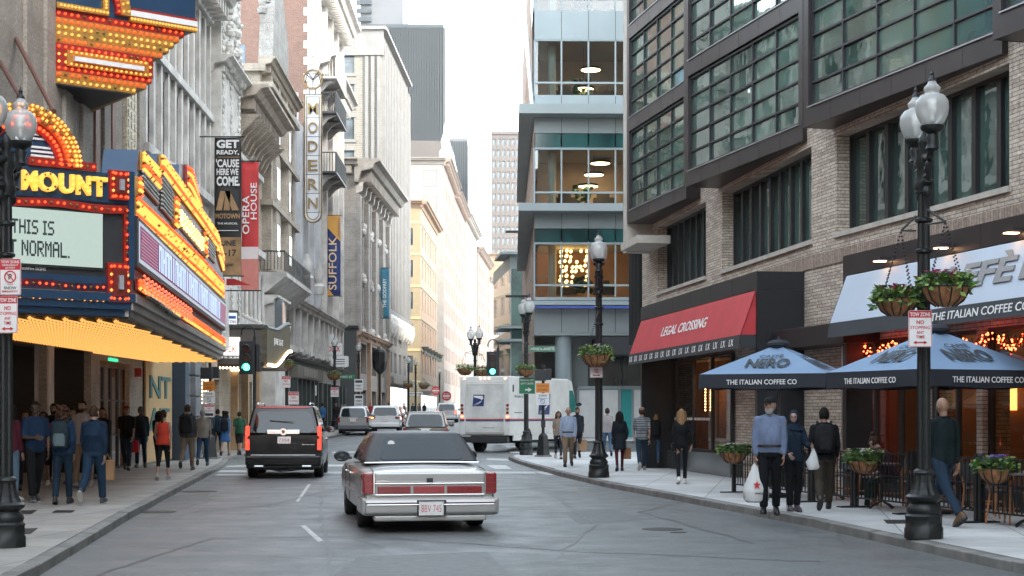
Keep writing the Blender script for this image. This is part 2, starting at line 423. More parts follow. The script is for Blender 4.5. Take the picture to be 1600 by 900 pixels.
walk('pavement_right', KR, 1, lambda p: 31 if p[1] < 66 else 31, PAVE_R)
walk('pavement_left', KL, -1, lambda p: -40, PAVE_L)
# block of pavement round the glass building across the side street
KG = [(30, 80), (6, 80.5), (2.2, 81), (.9, 82), (.45, 84), (.35, 95), (.6, 120), (1.0, 160), (2.4, 220), (7, 320), (12, 400)]
walk('pavement_beyond_crossing', KG, 1, lambda p: 40, PAVE_R)
# painted lines, iron covers, patches
PAINT = M('worn_road_paint', (.42,.42,.41), .7, 0, .35, 9)
mk = MB()
def gpoly(mb, pts, z=.004):
    vs = []
    for q in pts:
        x, y = G(q[0], q[1]); vs.append((x, y, zg(y)+z))
    mb.add(vs, [tuple(range(len(vs)))])
for q in ([(470,822),(477,821),(505,845),(497,847)], [(462,784),(467,784),(486,757),(481,757)], [(506,726),(545,726),(545,729),(508,729)],
          [(345,735),(385,735),(385,738),(340,738)], [(505,737),(548,737),(548,740),(505,740)], [(340,741),(385,741),(385,743),(336,743)],
          [(760,716),(792,717),(796,720),(762,719)], [(765,737),(832,737),(838,740),(766,740)], [(760,727),(790,727),(800,733),(774,733)], [(830,737),(846,737),(872,741),(860,743)],
          [(520,706),(580,705),(580,707),(518,708)], [(790,700),(806,700),(812,708),(798,708)], [(356,728),(384,727),(384,729),(352,730)]):
    gpoly(mk, q)
struct(mk.build('road_markings', PAINT))
cv = MB()
IRON = M('cast_iron_cover', (.03,.03,.03), .6, .5, .3, 20, .5, 60)
for px, py, r in ((245,800,.33), (1035,827,.3), (310,768,.4), (1060,832,.12)):
    x, y = G(px, py); cv.lathe([(r, 0), (r, .006), (0, .006)], (x, y, .0), 20)
struct(cv.build('manhole_covers', IRON))
pt = MB()
for q in ([(8,798),(58,797),(50,803),(0,804)], [(88,797),(118,797),(112,801),(80,801)], [(20,826),(60,825),(48,834),(6,835)], [(1380,812),(1420,812),(1430,818),(1386,818)]):
    vs = []
    for a in q:
        x, y = G(a[0], a[1], .13); vs.append((x, y, .131))
    pt.add(vs, [(0,1,2,3)])
struct(pt.build('pavement_grates', IRON))
pa = MB()
for q in ([(255,776),(330,770),(322,780),(240,787)], [(560,870),(760,862),(800,900),(520,900)], [(880,800),(960,795),(1010,812),(905,820)]):
    gpoly(pa, q, .002)
struct(pa.build('road_patches', M('darker_asphalt_patch', (.085,.087,.088), .6, 0, .3, 8, .4, 60)))

random.seed(77); ts = MB()
for pts in ([(150,900),(330,842),(560,838),(900,862),(1330,880)], [(520,905),(500,800),(505,752)], [(860,880),(930,820),(860,770),(800,745)], [(1180,850),(1000,800),(1080,782)], [(300,800),(420,790),(540,760)]):
    q = [Vector(G(*p)) for p in pts]; line = []
    for a, b in zip(q[:-1], q[1:]):
        n = max(2, int((b-a).length/.35)); line += [a.lerp(b, i/n)+Vector((random.uniform(-.04,.04), random.uniform(-.06,.06))) for i in range(n)]
    L_ = []
    for i, p in enumerate(line):
        t = (line[min(i+1, len(line)-1)]-line[max(i-1, 0)]).normalized(); nn = Vector((-t.y, t.x))*random.uniform(.012,.028); L_.append((p+nn, p-nn))
    for (a, b), (c, d) in zip(L_[:-1], L_[1:]): ts.quad((a.x,a.y,.005),(b.x,b.y,.005),(d.x,d.y,.005),(c.x,c.y,.005))
struct(ts.build('tar_seams', M('sealed_crack_tar', (.055,.057,.058), .5, 0, .2, 10)))
# ------------------------------------------------------------------ right: brick building with dark window bays
W2 = Wall((4.10, 50.4), (6.295, 33.5)); W1 = Wall((6.295, 33.5), (12.28, 5.0)); W0 = Wall((12.28, 5.0), (15.4, -45))
BRK = MBRICK('thin_tan_brick', (.60,.505,.41), (.40,.32,.255), (.13,.11,.10), bw=.36, bh=.068, ms=.007, var=.35, bump=.5)
BRKV = MBRICK('soldier_course_brick', (.38,.29,.23), (.27,.19,.15), (.13,.11,.10), bw=.07, bh=.36, ms=.007, var=.3, offset=0)
DKMET = M('dark_bronze_panel', (.042,.034,.033), .38, .35, .18, 1.5, .04, 90)
DKMET2 = M('black_metal_panel', (.018,.019,.021), .42, .3, .18, 1.5, .04, 90)
SILL = M('pale_metal_sill', (.42,.42,.43), .35, .6, .1)
LIME = M('limestone_trim', (.42,.38,.33), .8, 0, .15, 3, .2, 30)
WOODW = M('warm_timber_panel', (.30,.14,.06), .5, 0, .3, 3, stretch=(1,1,8))
WARM = MEMIT('warm_lamp_glow', (1.0, .50, .18), 3.63)
REDL = MEMIT('red_fairy_light', (1.0, .07, .02), 3.3)
bb = thing('brick_building', 'tan brick building with dark metal window bays above the cafe and red awning', 'building', (4.10, 50.4, 0), world=True)
ZB = 7.45
# openings of the brick storey: (wall, px0, px1, sill z, head z, mullions)
def ops(wl, lst): return [(wl.u(a), wl.u(b), z0, z1) for a, b, z0, z1 in lst]
o2 = ops(W2, [(1028,1103,5.33,7.3), (1129,1268,5.33,7.3)]); o2b = [(W2.u(1008), W2.u(1141), .68, 3.1)]
o1 = ops(W1, [(1307,1577,5.33,7.3)]); u16 = W1.L
o1 += [(W1.u(1577)+.9, W1.u(1577)+5.2, 5.33, 7.3)]
o1b = [(W1.u(1322), W1.u(1322)+3.3, .45, 3.1), (W1.u(1322)+3.5, W1.u(1322)+5.3, .12, 3.1), (W1.u(1322)+5.5, W1.u(1322)+10.5, .45, 3.1)]
m = W2.mb(); m.wall(0, W2.L, 0, 3.6, o2b, .5); m.wall(0, W2.L, 3.6, 8.2, o2, .45); m.build('wall', BRK, bb)
m = W1.mb(); m.wall(0, W1.L, 0, 3.6, o1b, .5); m.wall(0, W1.L, 3.6, 8.2, o1, .45); m.build('wall', BRK, bb)
m = W1.mb(); m.box(0.02, 12, -.025, .02, 4.72, 5.0); m.build('soldier_course', BRKV, bb)
m = W2.mb(); m.box(W2.u(1150), W2.L-.02, -.025, .02, 4.72, 5.0); m.build('soldier_course', BRKV, bb)
for wl, o in [(W2, q) for q in o2]+[(W1, q) for q in o1]:
    m = wl.mb(); m.box(o[0]-.06, o[1]+.06, -.06, .16, o[2]-.1, o[2]-.003); m.build('window_sill', SILL if False else LIME, bb)
# upper body of the building, behind the bays, its ends, and an unseen block added for shade
m = MB()
out = [tuple(W2.pt(0,0,.05)), tuple(W2.pt(W2.L,0,.05)), tuple(W1.pt(W1.L,0,.05)), tuple(W0.pt(W0.L,0,0)), (70,-45,0), (70,54,0)]
m.slab([(p[0], p[1]) for p in out], 8.2, 31)
m.slab([(15,30),(70,30),(70,53.5),(15,52.5)], 31, 60); m.build('upper_storeys_and_shade_block', DKMET, bb)  # second slab: unseen set-back block added to keep sun off the glass building
m = MB(); pl = [(4.25,50.42),(34,54),(34,53.8),(4.4,50.1)]; m.slab(pl, 0, 8.2); m.build('end_wall', BRK, bb)
m = W0.mb(); m.wall(0, W0.L, 0, 8.2, [], .1); m.build('wall', BRK, bb)
m = MB(); m.box(69.5,70,-45,54,0,8.2); m.box(15.4,70,-45.3,-45,0,31); m.build('rear_wall', BRK, bb)
m = MB()
for wl in (W2, W1):
    m.M = wl.mat(); m.box(0, wl.L, .05, .5, ZB-.12, ZB)
m.build('soffit', DKMET2, bb)
# tall narrow lights of the brick storey
DGL = MGLASS('dark_green_glass', (.03,.06,.05), .02, .12, 2.4, 1.6)
for wl, o, n in [(W2, o2[0], 8), (W2, o2[1], 9), (W1, o1[0], 8), (W1, o1[1], 5)]:
    window(bb, wl, o[0], o[1], o[2], o[3], .28, n, 1, .07, DKMET2, DGL, .16, .07)
# bays
def bay(A, B, cols, floors=3):
    wl = Wall(A, B); L = wl.L
    b = wl.mb(); b.box(0, L, 0, 1.3, ZB, ZB+.06); 
    b.box(0, L, 0, .2, ZB+.06, 7.83)
    zz = [7.85+2.8*k for k in range(floors)]
    for z in zz:
        b.box(0, .22, 0, .2, z-.02, z+2.38); b.box(L-.22, L, 0, .2, z-.02, z+2.38); b.box(0, L, 0, .2, z+2.38, z+2.78)
    top = zz[-1]+2.78; b.box(0, L, 0, 1.3, top, 31.2)
    b.box(0, .06, .2, 1.5, ZB, top); b.box(L-.06, L, .2, 1.5, ZB, top)
    b.box(.06, L-.06, .5, .56, ZB+.1, top)
    b.mi = 1                                        # open panel joints
    npan = max(2, round(L/1.25))
    for i in range(1, npan):
        u = L*i/npan; b.box(u-.006, u+.006, -.004, .01, ZB, 7.8)
        for z in zz[1:]: b.box(u-.005, u+.005, -.004, .01, z-.4, z-.05)
    b.build('bay', [DKMET, BLK2], bb)
    for z in zz:
        m = wl.mb(); m.box(.2, L-.2, -.03, .03, z-.035, z-.012); m.build('drip_sill', SILL, bb)
    for z in zz: window(bb, wl, .22, L-.22, z, z+2.36, .06, cols, 5, .05, BLK2, WINGREEN, .1, .022)
bay((3.50,48.7), (4.67,42.9), 4)
bay((4.41,40.8), (6.15,33.85), 5)
bay((5.88,32.3), (7.84,25.6), 5)
bay((7.42,24.7), (11.0,12.6), 8)
m = MB(); m.M = Wall((3.42,49.2), (3.5,48.72)).mat(); m.box(0, .45, 0, 1.2, 6.6, 31); m.build('corner_panel', LIME, bb)
m = W2.mb()
for k in range(8): m.box(W2.u(985)+k*.22, W2.u(985)+k*.22+.05, -.05, .1, 3.9, 7.2)
m.build('louvre', DKMET2, bb)
m = W2.mb(); m.box(W2.u(975,-.9), W2.u(1001,-.9), -1.0, -.02, 6.62, 6.85); m.build('ledge', LIME, bb)
# shop fascias: deep black metal frames with a sloping awning board under them
def shopframe(name, wl, ua, ub, proj, parent):
    m = wl.mb(); m.box(ua, ub, -proj, -.01, 4.32, 4.70); m.box(ua, ua+.16, -proj, -.01, 0.05, 4.317); m.box(ub-.16, ub, -proj, -.01, .05, 4.317)
    n = int((ub-ua)/1.7); m.mi = 1
    for i in range(1, n): u = ua+(ub-ua)*i/n; m.box(u-.006, u+.006, -proj-.003, -proj+.01, 4.33, 4.69)
    return m.build('shop_fascia', [DKMET2, BLK], parent)
uA, uB = W2.u(1001, -1.04), W2.u(1183, -1.04)
shopframe('fascia', W2, uA, uB, 1.04, bb)
m = W2.mb(); m.box(uB-.1, uB-.04, -1.0, -.02, .1, 4.3); m.build('shop_side_panel', DKMET2, bb)
# restaurant interior behind glass
def interior(wl, ua, ub, depth, z1, wallm, parent, zb=.1):
    m = wl.mb(); m.box(ua, ub, depth, depth+.05, zb, z1); m.box(ua-.05, ua, .5, depth, zb, z1); m.box(ub, ub+.05, .5, depth, zb, z1); m.box(ua, ub, .5, depth, z1, z1+.05); m.build('room', wallm, parent)
    f = wl.mb(); f.box(ua, ub, .5, depth, zb-.05, zb); f.build('room_floor', WOODW, parent)
ROOM = M('dim_brown_room', (.30,.16,.085), .8, 0, .3, .8)
interior(W2, uA+.3, uB-.2, 3.6, 3.3, ROOM, bb)
GRAN = M('polished_dark_granite', (.06,.065,.065), .18, 0, .4, 25)
m = W2.mb(); m.box(W2.u(1006,-.3), W2.u(1142,-.3), -.32, .3, .13, .68); m.build('granite_plinth', GRAN, bb, bevel=.01)
SHOPG = MCLEAR('shop_glass', (.55,.56,.54), 1.9, .01)
def shopwindow(wl, ua, ub, z0, z1, w, n, parent):
    window(parent, wl, ua, ub, z0, z1, w, n, 1, .06, BLK2, SHOPG, .1, .03)
shopwindow(W2, W2.u(1010,-.12), W2.u(1142,-.12), .68, 3.2, -.12, 5, bb)
m = W2.mb()
for i in range(16):
    u = W2.u(1010,-.13)+.25+i*.46; m.text('LEGAL CROSSING', u, u+.40, 1.50, 1.57, -.085, .004, .02)
m.build('etched_lettering', WHT, bb)
m = W2.mb(); m.M = W2.mat()
for k in range(9):
    u = uA+1+k*.95; m.ball((u, 1.6+.4*(k%3), 2.5), .07, 8, 5)
m.build('pendant_lamp', WARM, bb)
m = W2.mb(); a = W2.u(1092); 
for (du, dz) in [(i*.07, .95) for i in range(9)]+[(0, .95-i*.08) for i in range(12)]+[(.56, .95-i*.08) for i in range(12)]: m.ball((a+du, .18, 2.05+dz-.35), .022, 6, 4)
m.build('lit_frame', WARM, bb)
m = W2.mb(); m.box(W2.u(1090), W2.u(1090)+.7, .6, .7, .2, 2.6); m.build('menu_board', WOODW, bb)
# restaurant awning: a thing of its own
REDC = M('red_awning_cloth', (.43,.035,.04), .75, 0, .10, 1.5, .15, 60)
aw = thing('shop_awning', 'red sloping awning lettered LEGAL CROSSING with a black LX valance', 'awning', tuple(W2.pt(uA, 3.1, -1.1)), world=True)
ua, ub = uA+.1, uB-.1
sec = [(-1.05,4.30),(-1.38,3.36),(-1.36,3.34),(-1.02,4.28)]
m = W2.mb(); m.prof(sec, ua, ub); 
m.add([(ub,-1.05,4.30),(ub,-1.38,3.36),(ub,-1.0,3.36)],[(0,1,2)]); m.add([(ua,-1.05,4.30),(ua,-1.38,3.36),(ua,-1.0,3.36)],[(0,2,1)])
m.build('awning_cloth', REDC, aw)
m = W2.mb(); m.prof([(-1.385,3.357),(-1.42,3.06),(-1.40,3.06),(-1.365,3.357)], ua, ub); m.box(ub-.01, ub+.005, -1.38, -1.0, 3.07, 3.355); m.build('valance', paint((.025,.027,.03), .7), aw)
def tilted(wl, txt, u0, u1, s0, s1, p0, p1, name, mat, parent, depth=.006, bold=0.0, keep=False):
    """lettering lying on the sloping board that runs from p0 (low, w,z) to p1 (high); s0,s1 are fractions up the slope"""
    dw, dz = p1[0]-p0[0], p1[1]-p0[1]; L = math.hypot(dw, dz)
    ang = math.atan2(dw, dz)                        # lean back from vertical
    base = wl.mat(0, p0[1], p0[0]) @ Matrix.Rotation(-ang, 4, 'X')
    m = MB(); m.M = base; m.text(txt, u0, u1, s0*L, s1*L, -.004, depth, bold, keep); return m.build(name, mat, parent)
ux = lambda px: W2.u(px, -1.2)
tilted(W2, 'LEGAL CROSSING', ux(1036), ux(1106), .36, .62, (-1.385,3.36), (-1.055,4.30), 'lettering', WHT, aw, bold=.01)
n = 17
for i in range(n):
    u = ua+.12+(ub-ua-.25)*i/n; tilted(W2, 'LX', u, u+.34, .25, .75, (-1.42,3.06), (-1.385,3.357), 'lettering', WHT, aw, bold=.0)
# dark canopy over the door between the shops
cp = W1.mb(); a, b = W1.u(1209, -.7), W1.u(1322, -.7)
cp.box(a, b, -.75, -.01, 3.02, 3.42); cp.build('door_canopy', DKMET2, bb, bevel=.01)
# cafe front
uC = W1.u(1317, -.55)
shopframe('fascia', W1, uC, uC+12.5, .55, bb)
interior(W1, uC+.2, uC+12, 5.0, 3.3, ROOM, bb)
for k, o in enumerate(o1b): window(bb, W1, o[0], o[1], o[2], o[3], .1, 3 if k != 1 else 2, 1, .07, BLK2, SHOPG, .1, .035)
m = W1.mb(); m.box(uC+.05, o1b[0][1]+.05, -.08, .0, .13, .44); m.box(o1b[2][0], o1b[2][1], -.08, 0, .13, .44); m.build('stall_riser', DKMET2, bb)
m = W1.mb(); m.cyl((W1.u(1318,-.3), -.3, .13), (W1.u(1318,-.3), -.3, 3.0), .045, n=12); m.build('steel_post', STEEL, bb, smooth=True)
# shelves with bottles and jars, a lamp niche
sh_ = W1.mb(); us = W1.u(1496, 2.6); 
sh_.box(us-.05, us+1.25, 2.9, 2.95, .8, 2.9)
for z in (1.0, 1.4, 1.8, 2.2, 2.6): sh_.box(us-.05, us+1.2, 2.55, 2.9, z, z+.03)
sh_.build('shelf_unit', WOODW, bb)
JAR = [paint((.45,.28,.10), .3), paint((.5,.45,.35), .3), paint((.25,.10,.04), .3)]
for z in (1.43, 1.83, 2.23):
    for k in range(9):
        j = W1.mb(); j.lathe([(.042,0),(.045,.12),(.03,.17),(.016,.2),(.016,.24)], (us+.05+k*.13, 2.7, z), 8); j.build('bottle', JAR[(k*7+int(z*10)) % 3], bb, smooth=True)
m = W1.mb(); m.box(us-.05, us+1.2, 2.8, 2.84, 2.72, 2.78); m.box(us-.05, us+1.2, 2.8, 2.84, 2.06, 2.1); m.build('shelf_light', MEMIT('shelf_glow', (1,.5,.2), 6.05), bb)
m = W1.mb(); a = W1.u(1563, 2.8); pts = [(a, 1.75), (a+.55, 1.75), (a+.55, 2.4)]+[(a+.275+.275*math.cos(q*math.pi/8), 2.4+.2*math.sin(q*math.pi/8)) for q in range(1, 8)]+[(a, 2.4)]
m.prism(pts, 2.8, 2.85); m.build('lit_niche', MEMIT('amber_niche', (1, .35, .08), 0.847), bb)
m = W1.mb(); m.box(us+.42, us+.62, 2.0, 2.2, 1.12, 1.55); m.build('heater', MEMIT('red_heater', (1,.05,.03), 2.2), bb)
for du, dw in ((1.0,2.2),(2.6,3.2),(4.3,2.4),(6.0,3.0),(7.6,2.2),(9.3,3)):
    m = W1.mb(); m.ball((uC+du, dw, 2.75), .10, 10, 6); m.cyl((uC+du, dw, 2.8), (uC+du, dw, 3.3), .01, n=5); m.build('pendant_lamp', WARM, bb)
# red string lights along the head of the cafe windows
for i, (a, b) in enumerate(((1323, 1400), (1492, 1605))):
    m = W1.mb(); random.seed(5+i); u0_, u1_ = W1.u(a, -.2), W1.u(b, -.2)
    n = 70 if i == 0 else 60
    for k in range(n):
        u = u0_+(u1_-u0_)*random.random(); z = 2.86+.10*math.sin(u*5)+random.uniform(-.09, .09); m.ball((u, -.18+random.uniform(-.03,.03), z), .013, 6, 4)
    m.build('string_lights', REDL, bb)['kind'] = 'stuff'
    m = W1.mb(); m.tube([(u0_+(u1_-u0_)*t/30, -.18, 2.86+.08*math.sin(t*2.1)) for t in range(31)], .008, 5); m.build('light_cable', BLK, bb)
# spot lamps over the sign
for px in (1375, 1470, 1580):
    u = W1.u(px, -.7); m = W1.mb(); m.box(u-.05, u+.26, -.82, -.55, 4.42, 4.47); m.build('sign_spotlight', BLK2, bb)
    m = W1.mb(); m.box(u-.04, u+.06, -.81, -.60, 4.405, 4.419); m.build('spot_lamp', MEMIT('spot_glow', (1,.55,.3), 2.2), bb)
# cafe sign board: sloping pale blue board with grey lettering and a black valance
NB = M('pale_blue_sign_board', (.38,.44,.52), .5, 0, .05, 1)
cs = thing('cafe_sign', 'pale blue sloping sign board lettered CAFFÈ NERO over the cafe windows', 'sign', tuple(W1.pt(uC, 3.1, -.6)), world=True)
ua, ub = uC+.2, uC+12.3
m = W1.mb(); m.prof([(-.56,4.30),(-.90,3.40),(-.86,3.38),(-.5,4.28)], ua, ub); m.build('sign_board', NB, cs)
m = W1.mb(); m.prof([(-.905,3.397),(-.95,3.12),(-.93,3.12),(-.87,3.397)], ua-.02, ub); m.add([(ua-.02,-.56,4.30),(ua-.02,-.90,3.40),(ua-.02,-.4,3.4)],[(0,2,1)]); m.build('valance', paint((.03,.034,.04), .7), cs)
LG = paint((.18,.18,.18), .5)
p0, p1 = (-.905,3.40), (-.565,4.30); uf = lambda px: W1.u(px, -.8)
wv = (uf(1580)-uf(1426))
tilted(W1, 'CAFFÈ', uf(1426), uf(1580), .30, .86, p0, p1, 'lettering', LG, cs, .02, .03)
tilted(W1, 'NERO', uf(1592), uf(1592)+wv*.95, .30, .72, p0, p1, 'lettering', LG, cs, .02, .03)
tilted(W1, 'THE ITALIAN COFFEE CO', uf(1466), uf(1466)+3.1, .28, .76, (-.95,3.12), (-.905,3.397), 'lettering', WHT, cs, .004, .01)
# ------------------------------------------------------------------ left: theatres and the old buildings
def LX(Y): return -9.7-.03*Y if Y <= 85 else -12.25-.01*(Y-85)
def LWALL(a, b): return Wall((LX(a), a), (LX(b), b))
STONE_B = MBRICK('beige_limestone_blocks', (.40,.36,.31), (.36,.32,.275), (.26,.23,.20), bw=1.3, bh=.62, ms=.006, var=.25, bump=.25, stain=.5)
STONE_G = MBRICK('weathered_grey_stone', (.44,.42,.385), (.39,.375,.345), (.20,.19,.18), bw=1.0, bh=.45, ms=.008, var=.3, bump=.3, stain=.6)
TERRA = M('white_terracotta', (.55,.53,.49), .55, 0, .22, 2.2, .35, 12)
TERRA2 = M('stained_white_stone', (.52,.50,.47), .7, 0, .3, 1.2, .35, 14)
GREYST = M('pale_grey_stone', (.50,.51,.52), .7, 0, .18, 1.0, .25, 20)
BEIGE = MBRICK('buff_sandstone', (.50,.44,.36), (.45,.39,.32), (.25,.21,.17), bw=1.0, bh=.5, ms=.006, var=.25, bump=.25, stain=.5)
REDBR = MBRICK('old_red_brick', (.20,.105,.08), (.15,.075,.058), (.20,.17,.145), bw=.23, bh=.075, ms=.010, var=.3, bump=.3)
BROWN = M('brown_granite_stripe', (.23,.11,.075), .5, 0, .2, 5)
NAVY = M('navy_enamel', (.014,.045,.095), .38, .1, .12, 2)
DARKB = M('dark_board', (.025,.027,.03), .5, 0, .2, 3)
GOLDP = M('worn_gold_paint', (.38,.22,.045), .45, .35, .25, 10)
REDP = M('red_enamel', (.30,.02,.012), .4, .1, .2, 10)
BY = MEMIT('amber_bulb', (1, .36, .07), 0.3); BR = MEMIT('red_bulb', (1, .07, .015), 0.4); BW_ = MEMIT('white_bulb', (1, .80, .50), 1.65)
BOFF = paint((.22,.15,.05), .25)
DENT = paint((.36,.34,.31), .7)

def cornice(wl, u0, u1, z, proj, h, mat, parent, dent=.5, name='cornice', ends=.25):
    m = wl.mb(); m.prof([(.05,z-h),(-.12*proj,z-h),(-.25*proj,z-h*.55),(-.7*proj,z-h*.42),(-.8*proj,z-h*.2),(-proj,z-h*.12),(-proj,z),(.05,z)], u0-ends, u1+ends)
    if dent:
        n = int((u1-u0)/dent)
        for i in range(n): u = u0+(i+.5)*(u1-u0)/n; m.box(u-dent*.22, u+dent*.22, -.6*proj, -.05, z-h*.95, z-h*.5)
    return m.build(name, mat, parent)
def bodybox(wl, depth, z0, z1, mat, parent, roof=None, near=True, far=True):
    """the rest of a building: ends, rear and roof behind a street wall"""
    m = wl.mb(); L = wl.L
    if near: m.quad((0,depth,z0),(0,0,z0),(0,0,z1),(0,depth,z1))
    if far: m.quad((L,0,z0),(L,depth,z0),(L,depth,z1),(L,0,z1))
    m.quad((L,depth,z0),(0,depth,z0),(0,depth,z1),(L,depth,z1))
    m.build('side_wall', mat, parent)
    r = wl.mb(); r.quad((0,0,z1),(L,0,z1),(L,depth,z1),(0,depth,z1)); r.build('roof', roof or GREY, parent)

# ---- paramount: limestone theatre
T = LWALL(8, 48.0)
th = thing('theatre_building', 'beige limestone theatre building behind the bulb-lit marquee and blade sign', 'theatre', (T.A.x, T.A.y, 0), world=True)
ue = lambda Y: (Y-8)/(48-8)*T.L
opn = [(ue(18), ue(29.5), .1, 3.3), (ue(30), ue(37.2), .1, 3.32), (ue(37.8), ue(41.6), .1, 3.32), (ue(42.6), ue(46.4), .1, 3.1)]
m = T.mb(); m.wall(0, T.L, 0, 3.6, opn, .18); m.quad((0,0,3.6),(T.L,0,3.6),(T.L,0,15.6),(0,0,15.6)); m.build('wall', STONE_B, th)
bodybox(T, 22, 0, 15.6, STONE_B, th)
m = T.mb()
for Y in (41.9, 43.9): m.box(ue(Y), ue(Y)+.45, -.06, .02, 6.0, 15.4)
m.build('brown_stripe', BROWN, th)
for k, Y in enumerate((35.2, 36.9, 38.6, 40.4, 42.8, 45.6, 47.4)):
    m = T.mb(); m.box(ue(Y), ue(Y)+.75, -.09, .02, 6.0, 15.55); m.build('pilaster', STONE_B, th)
BRASSD = M('tarnished_brass', (.25,.17,.07), .4, .6, .2, 8)
# gilded grille strip
m = T.mb(); a, b = T.u(192), T.u(207); m.box(a, b, -.12, .02, 6.3, 13.5)
for i in range(24):
    for j in range(3): m.box(a+.12+j*(b-a)/3, a+.30+j*(b-a)/3, -.15, -.121, 6.4+i*.29, 6.6+i*.29)
m.build('ornamental_grille', M('gilded_grille', (.62,.56,.44), .4, .3, .5, 14, .5, 40), th)
# dark entrance: recess with rear wall, arch-shaped panels and a lit ceiling lamp
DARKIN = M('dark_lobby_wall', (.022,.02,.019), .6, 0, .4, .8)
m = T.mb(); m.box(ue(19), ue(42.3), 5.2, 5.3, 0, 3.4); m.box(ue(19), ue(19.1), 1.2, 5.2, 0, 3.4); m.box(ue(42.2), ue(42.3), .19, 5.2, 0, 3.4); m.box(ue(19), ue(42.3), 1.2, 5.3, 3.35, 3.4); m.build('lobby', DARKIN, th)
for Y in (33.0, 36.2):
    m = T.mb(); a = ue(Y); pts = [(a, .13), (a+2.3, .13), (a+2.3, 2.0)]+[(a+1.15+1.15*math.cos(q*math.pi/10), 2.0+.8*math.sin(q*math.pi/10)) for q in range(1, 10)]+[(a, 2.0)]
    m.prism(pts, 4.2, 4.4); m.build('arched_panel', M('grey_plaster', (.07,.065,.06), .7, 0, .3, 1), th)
m = T.mb(); m.box(ue(37.25), ue(37.75), -.03, .3, .13, 3.3); m.build('entrance_pier', TERRA2, th)
m = T.mb(); m.box(ue(39.0), ue(40.3), 2.2, 2.4, 3.28, 3.33); m.build('lobby_lamp', MEMIT('dim_lobby_lamp', (1,.6,.3), 0.66), th)
for i in range(4):
    a = ue(42.65)+i*.92; window(th, T, a, a+.86, .13, 3.0, .1, 1, 3, .06, BLK2, SHOPG, .06)
m = T.mb(); m.box(ue(42.4), ue(49), 1.5, 1.55, 0, 3.3); m.build('foyer_back', M('foyer_wall_painted_glow', (.40,.20,.09), .7, 0, .5, 1.1, emis=(1,.45,.15), es=.05), th)  # glow put into the back wall's material, no lamp here
# poster panel with large green letters
PAN = M('cream_ribbed_panel', (.50,.33,.16), .6, 0, .15, 5, stretch=(6,6,.3))
m = T.mb(); a, b = ue(48.3), ue(52.6)
m.box(a, b, -.10, -.052, .2, 3.6); m.build('poster_panel', PAN, th)
m = T.mb(); m.text('NT', a+.5, b-.4, 2.15, 2.85, -.105, .03, .02); m.text('AT', a+.3, b-.6, 1.15, 1.85, -.105, .03, .02); m.build('panel_lettering', paint((.05,.14,.13), .5), th)
m = T.mb(); m.box(ue(52.8), ue(53.5), -.5, -.06, .13, 3.6); m.build('blue_post', paint((.04,.07,.11), .5), th)
m = T.mb(); m.box(ue(46.6), ue(46.8), -.3, -.1, 2.75, 3.0); m.build('fire_bell', REDP, th)
m = T.mb(); m.box(ue(43.6), ue(44.6), -.06, .05, 3.12, 3.2); m.build('green_exit_light', MEMIT('green_light', (.05,1,.5), .12), th)
# support rods
for (a, b, du) in (((25,60), (84,174), 0), ((0,97), (41,166), 0)):
    ua_, za_ = T.uz(*a); q = P(b[0], b[1], 29.2 if a[0] else 27.2); m = MB(); m.cyl(T.pt(ua_, za_), q, .05, n=8); m.build('tie_rod', M('rusty_rod', (.12,.05,.035), .6), th, smooth=True)

# ---- marquee
C0 = (-6.65, 27.7); A0 = (-10.6, 24.55); D0 = (-9.02, 49.5)
WN = Wall(A0, C0); WS = Wall(C0, D0)
mq = thing('theatre_marquee', 'theatre marquee of red and amber bulbs with LED screens over the left pavement', 'marquee', (C0[0], C0[1], 0), world=True)
bulbN = {'n': 0}
stuffmb = {}
def bulb(wl, u, z, r=.035, mat=None, w=-.03, solo=False, parent=None):
    mat = mat or BY; parent = parent or mq
    p = wl.pt(u, z, w)
    if solo and bulbN['n'] < 96:
        m = MB(); m.ball(tuple(p), r, 6, 4); m.build('bulb', mat, parent); bulbN['n'] += 1; return
    k = (parent.name, mat.name)
    if k not in stuffmb: stuffmb[k] = (MB(), mat, parent)
    stuffmb[k][0].octa(tuple(p), r)
def lerp(a, b, t): return a+(b-a)*t
def polyat(pts, t):
    """point at fraction t along a polyline parametrised by x"""
    x = lerp(pts[0][0], pts[-1][0], t)
    for p, q in zip(pts[:-1], pts[1:]):
        if x <= q[0]+1e-9: s_ = (x-p[0])/max(q[0]-p[0], 1e-9); return x, lerp(p[1], q[1], s_)
    return pts[-1]
def band(wl, top, bot, rows, cols, sp=.13, w=-.04, r=.04, back=None, th_=.08, parent=None, name='bulb_panel'):
    """a lit band between two lines given in wall coordinates; rows of bulbs, one colour per row"""
    parent = parent or mq
    n = max(2, int(abs(top[-1][0]-top[0][0])/sp))
    poly = [polyat(top, i/12) for i in range(13)]+[polyat(bot, 1-i/12) for i in range(13)]
    m = wl.mb(); m.prism(poly, w+.02, w+.02+th_); m.build(name, back or GOLDP, parent)
    for i in range(n):
        t = (i+.5)/n
        a = polyat(top, t); b = polyat(bot, t)
        for j in range(rows):
            s_ = (j+.5)/rows; u = lerp(a[0], b[0], s_)+(.5*sp if j % 2 else 0)*.0; z = lerp(a[1], b[1], s_)
            c = cols[j % len(cols)]
            if random.random() < .12: c = BOFF
            bulb(wl, u, z, r, c, w-.015, parent=parent)
S = lambda pts, w=0: [WS.uz(x, y, w) for x, y in pts]
N_ = lambda pts, w=0: [WN.uz(x, y, w) for x, y in pts]
# body of the marquee: box between the two faces and the wall
zB, zT = 3.35, 6.0
foot = [A0, C0, D0, (LX(49.5)+.02, 49.5), (LX(24.5)+.02, 24.5)]
m = MB(); m.slab([(p[0], p[1]) for p in foot], zB+.02, 5.3); m.build('marquee_body', DARKB, mq)
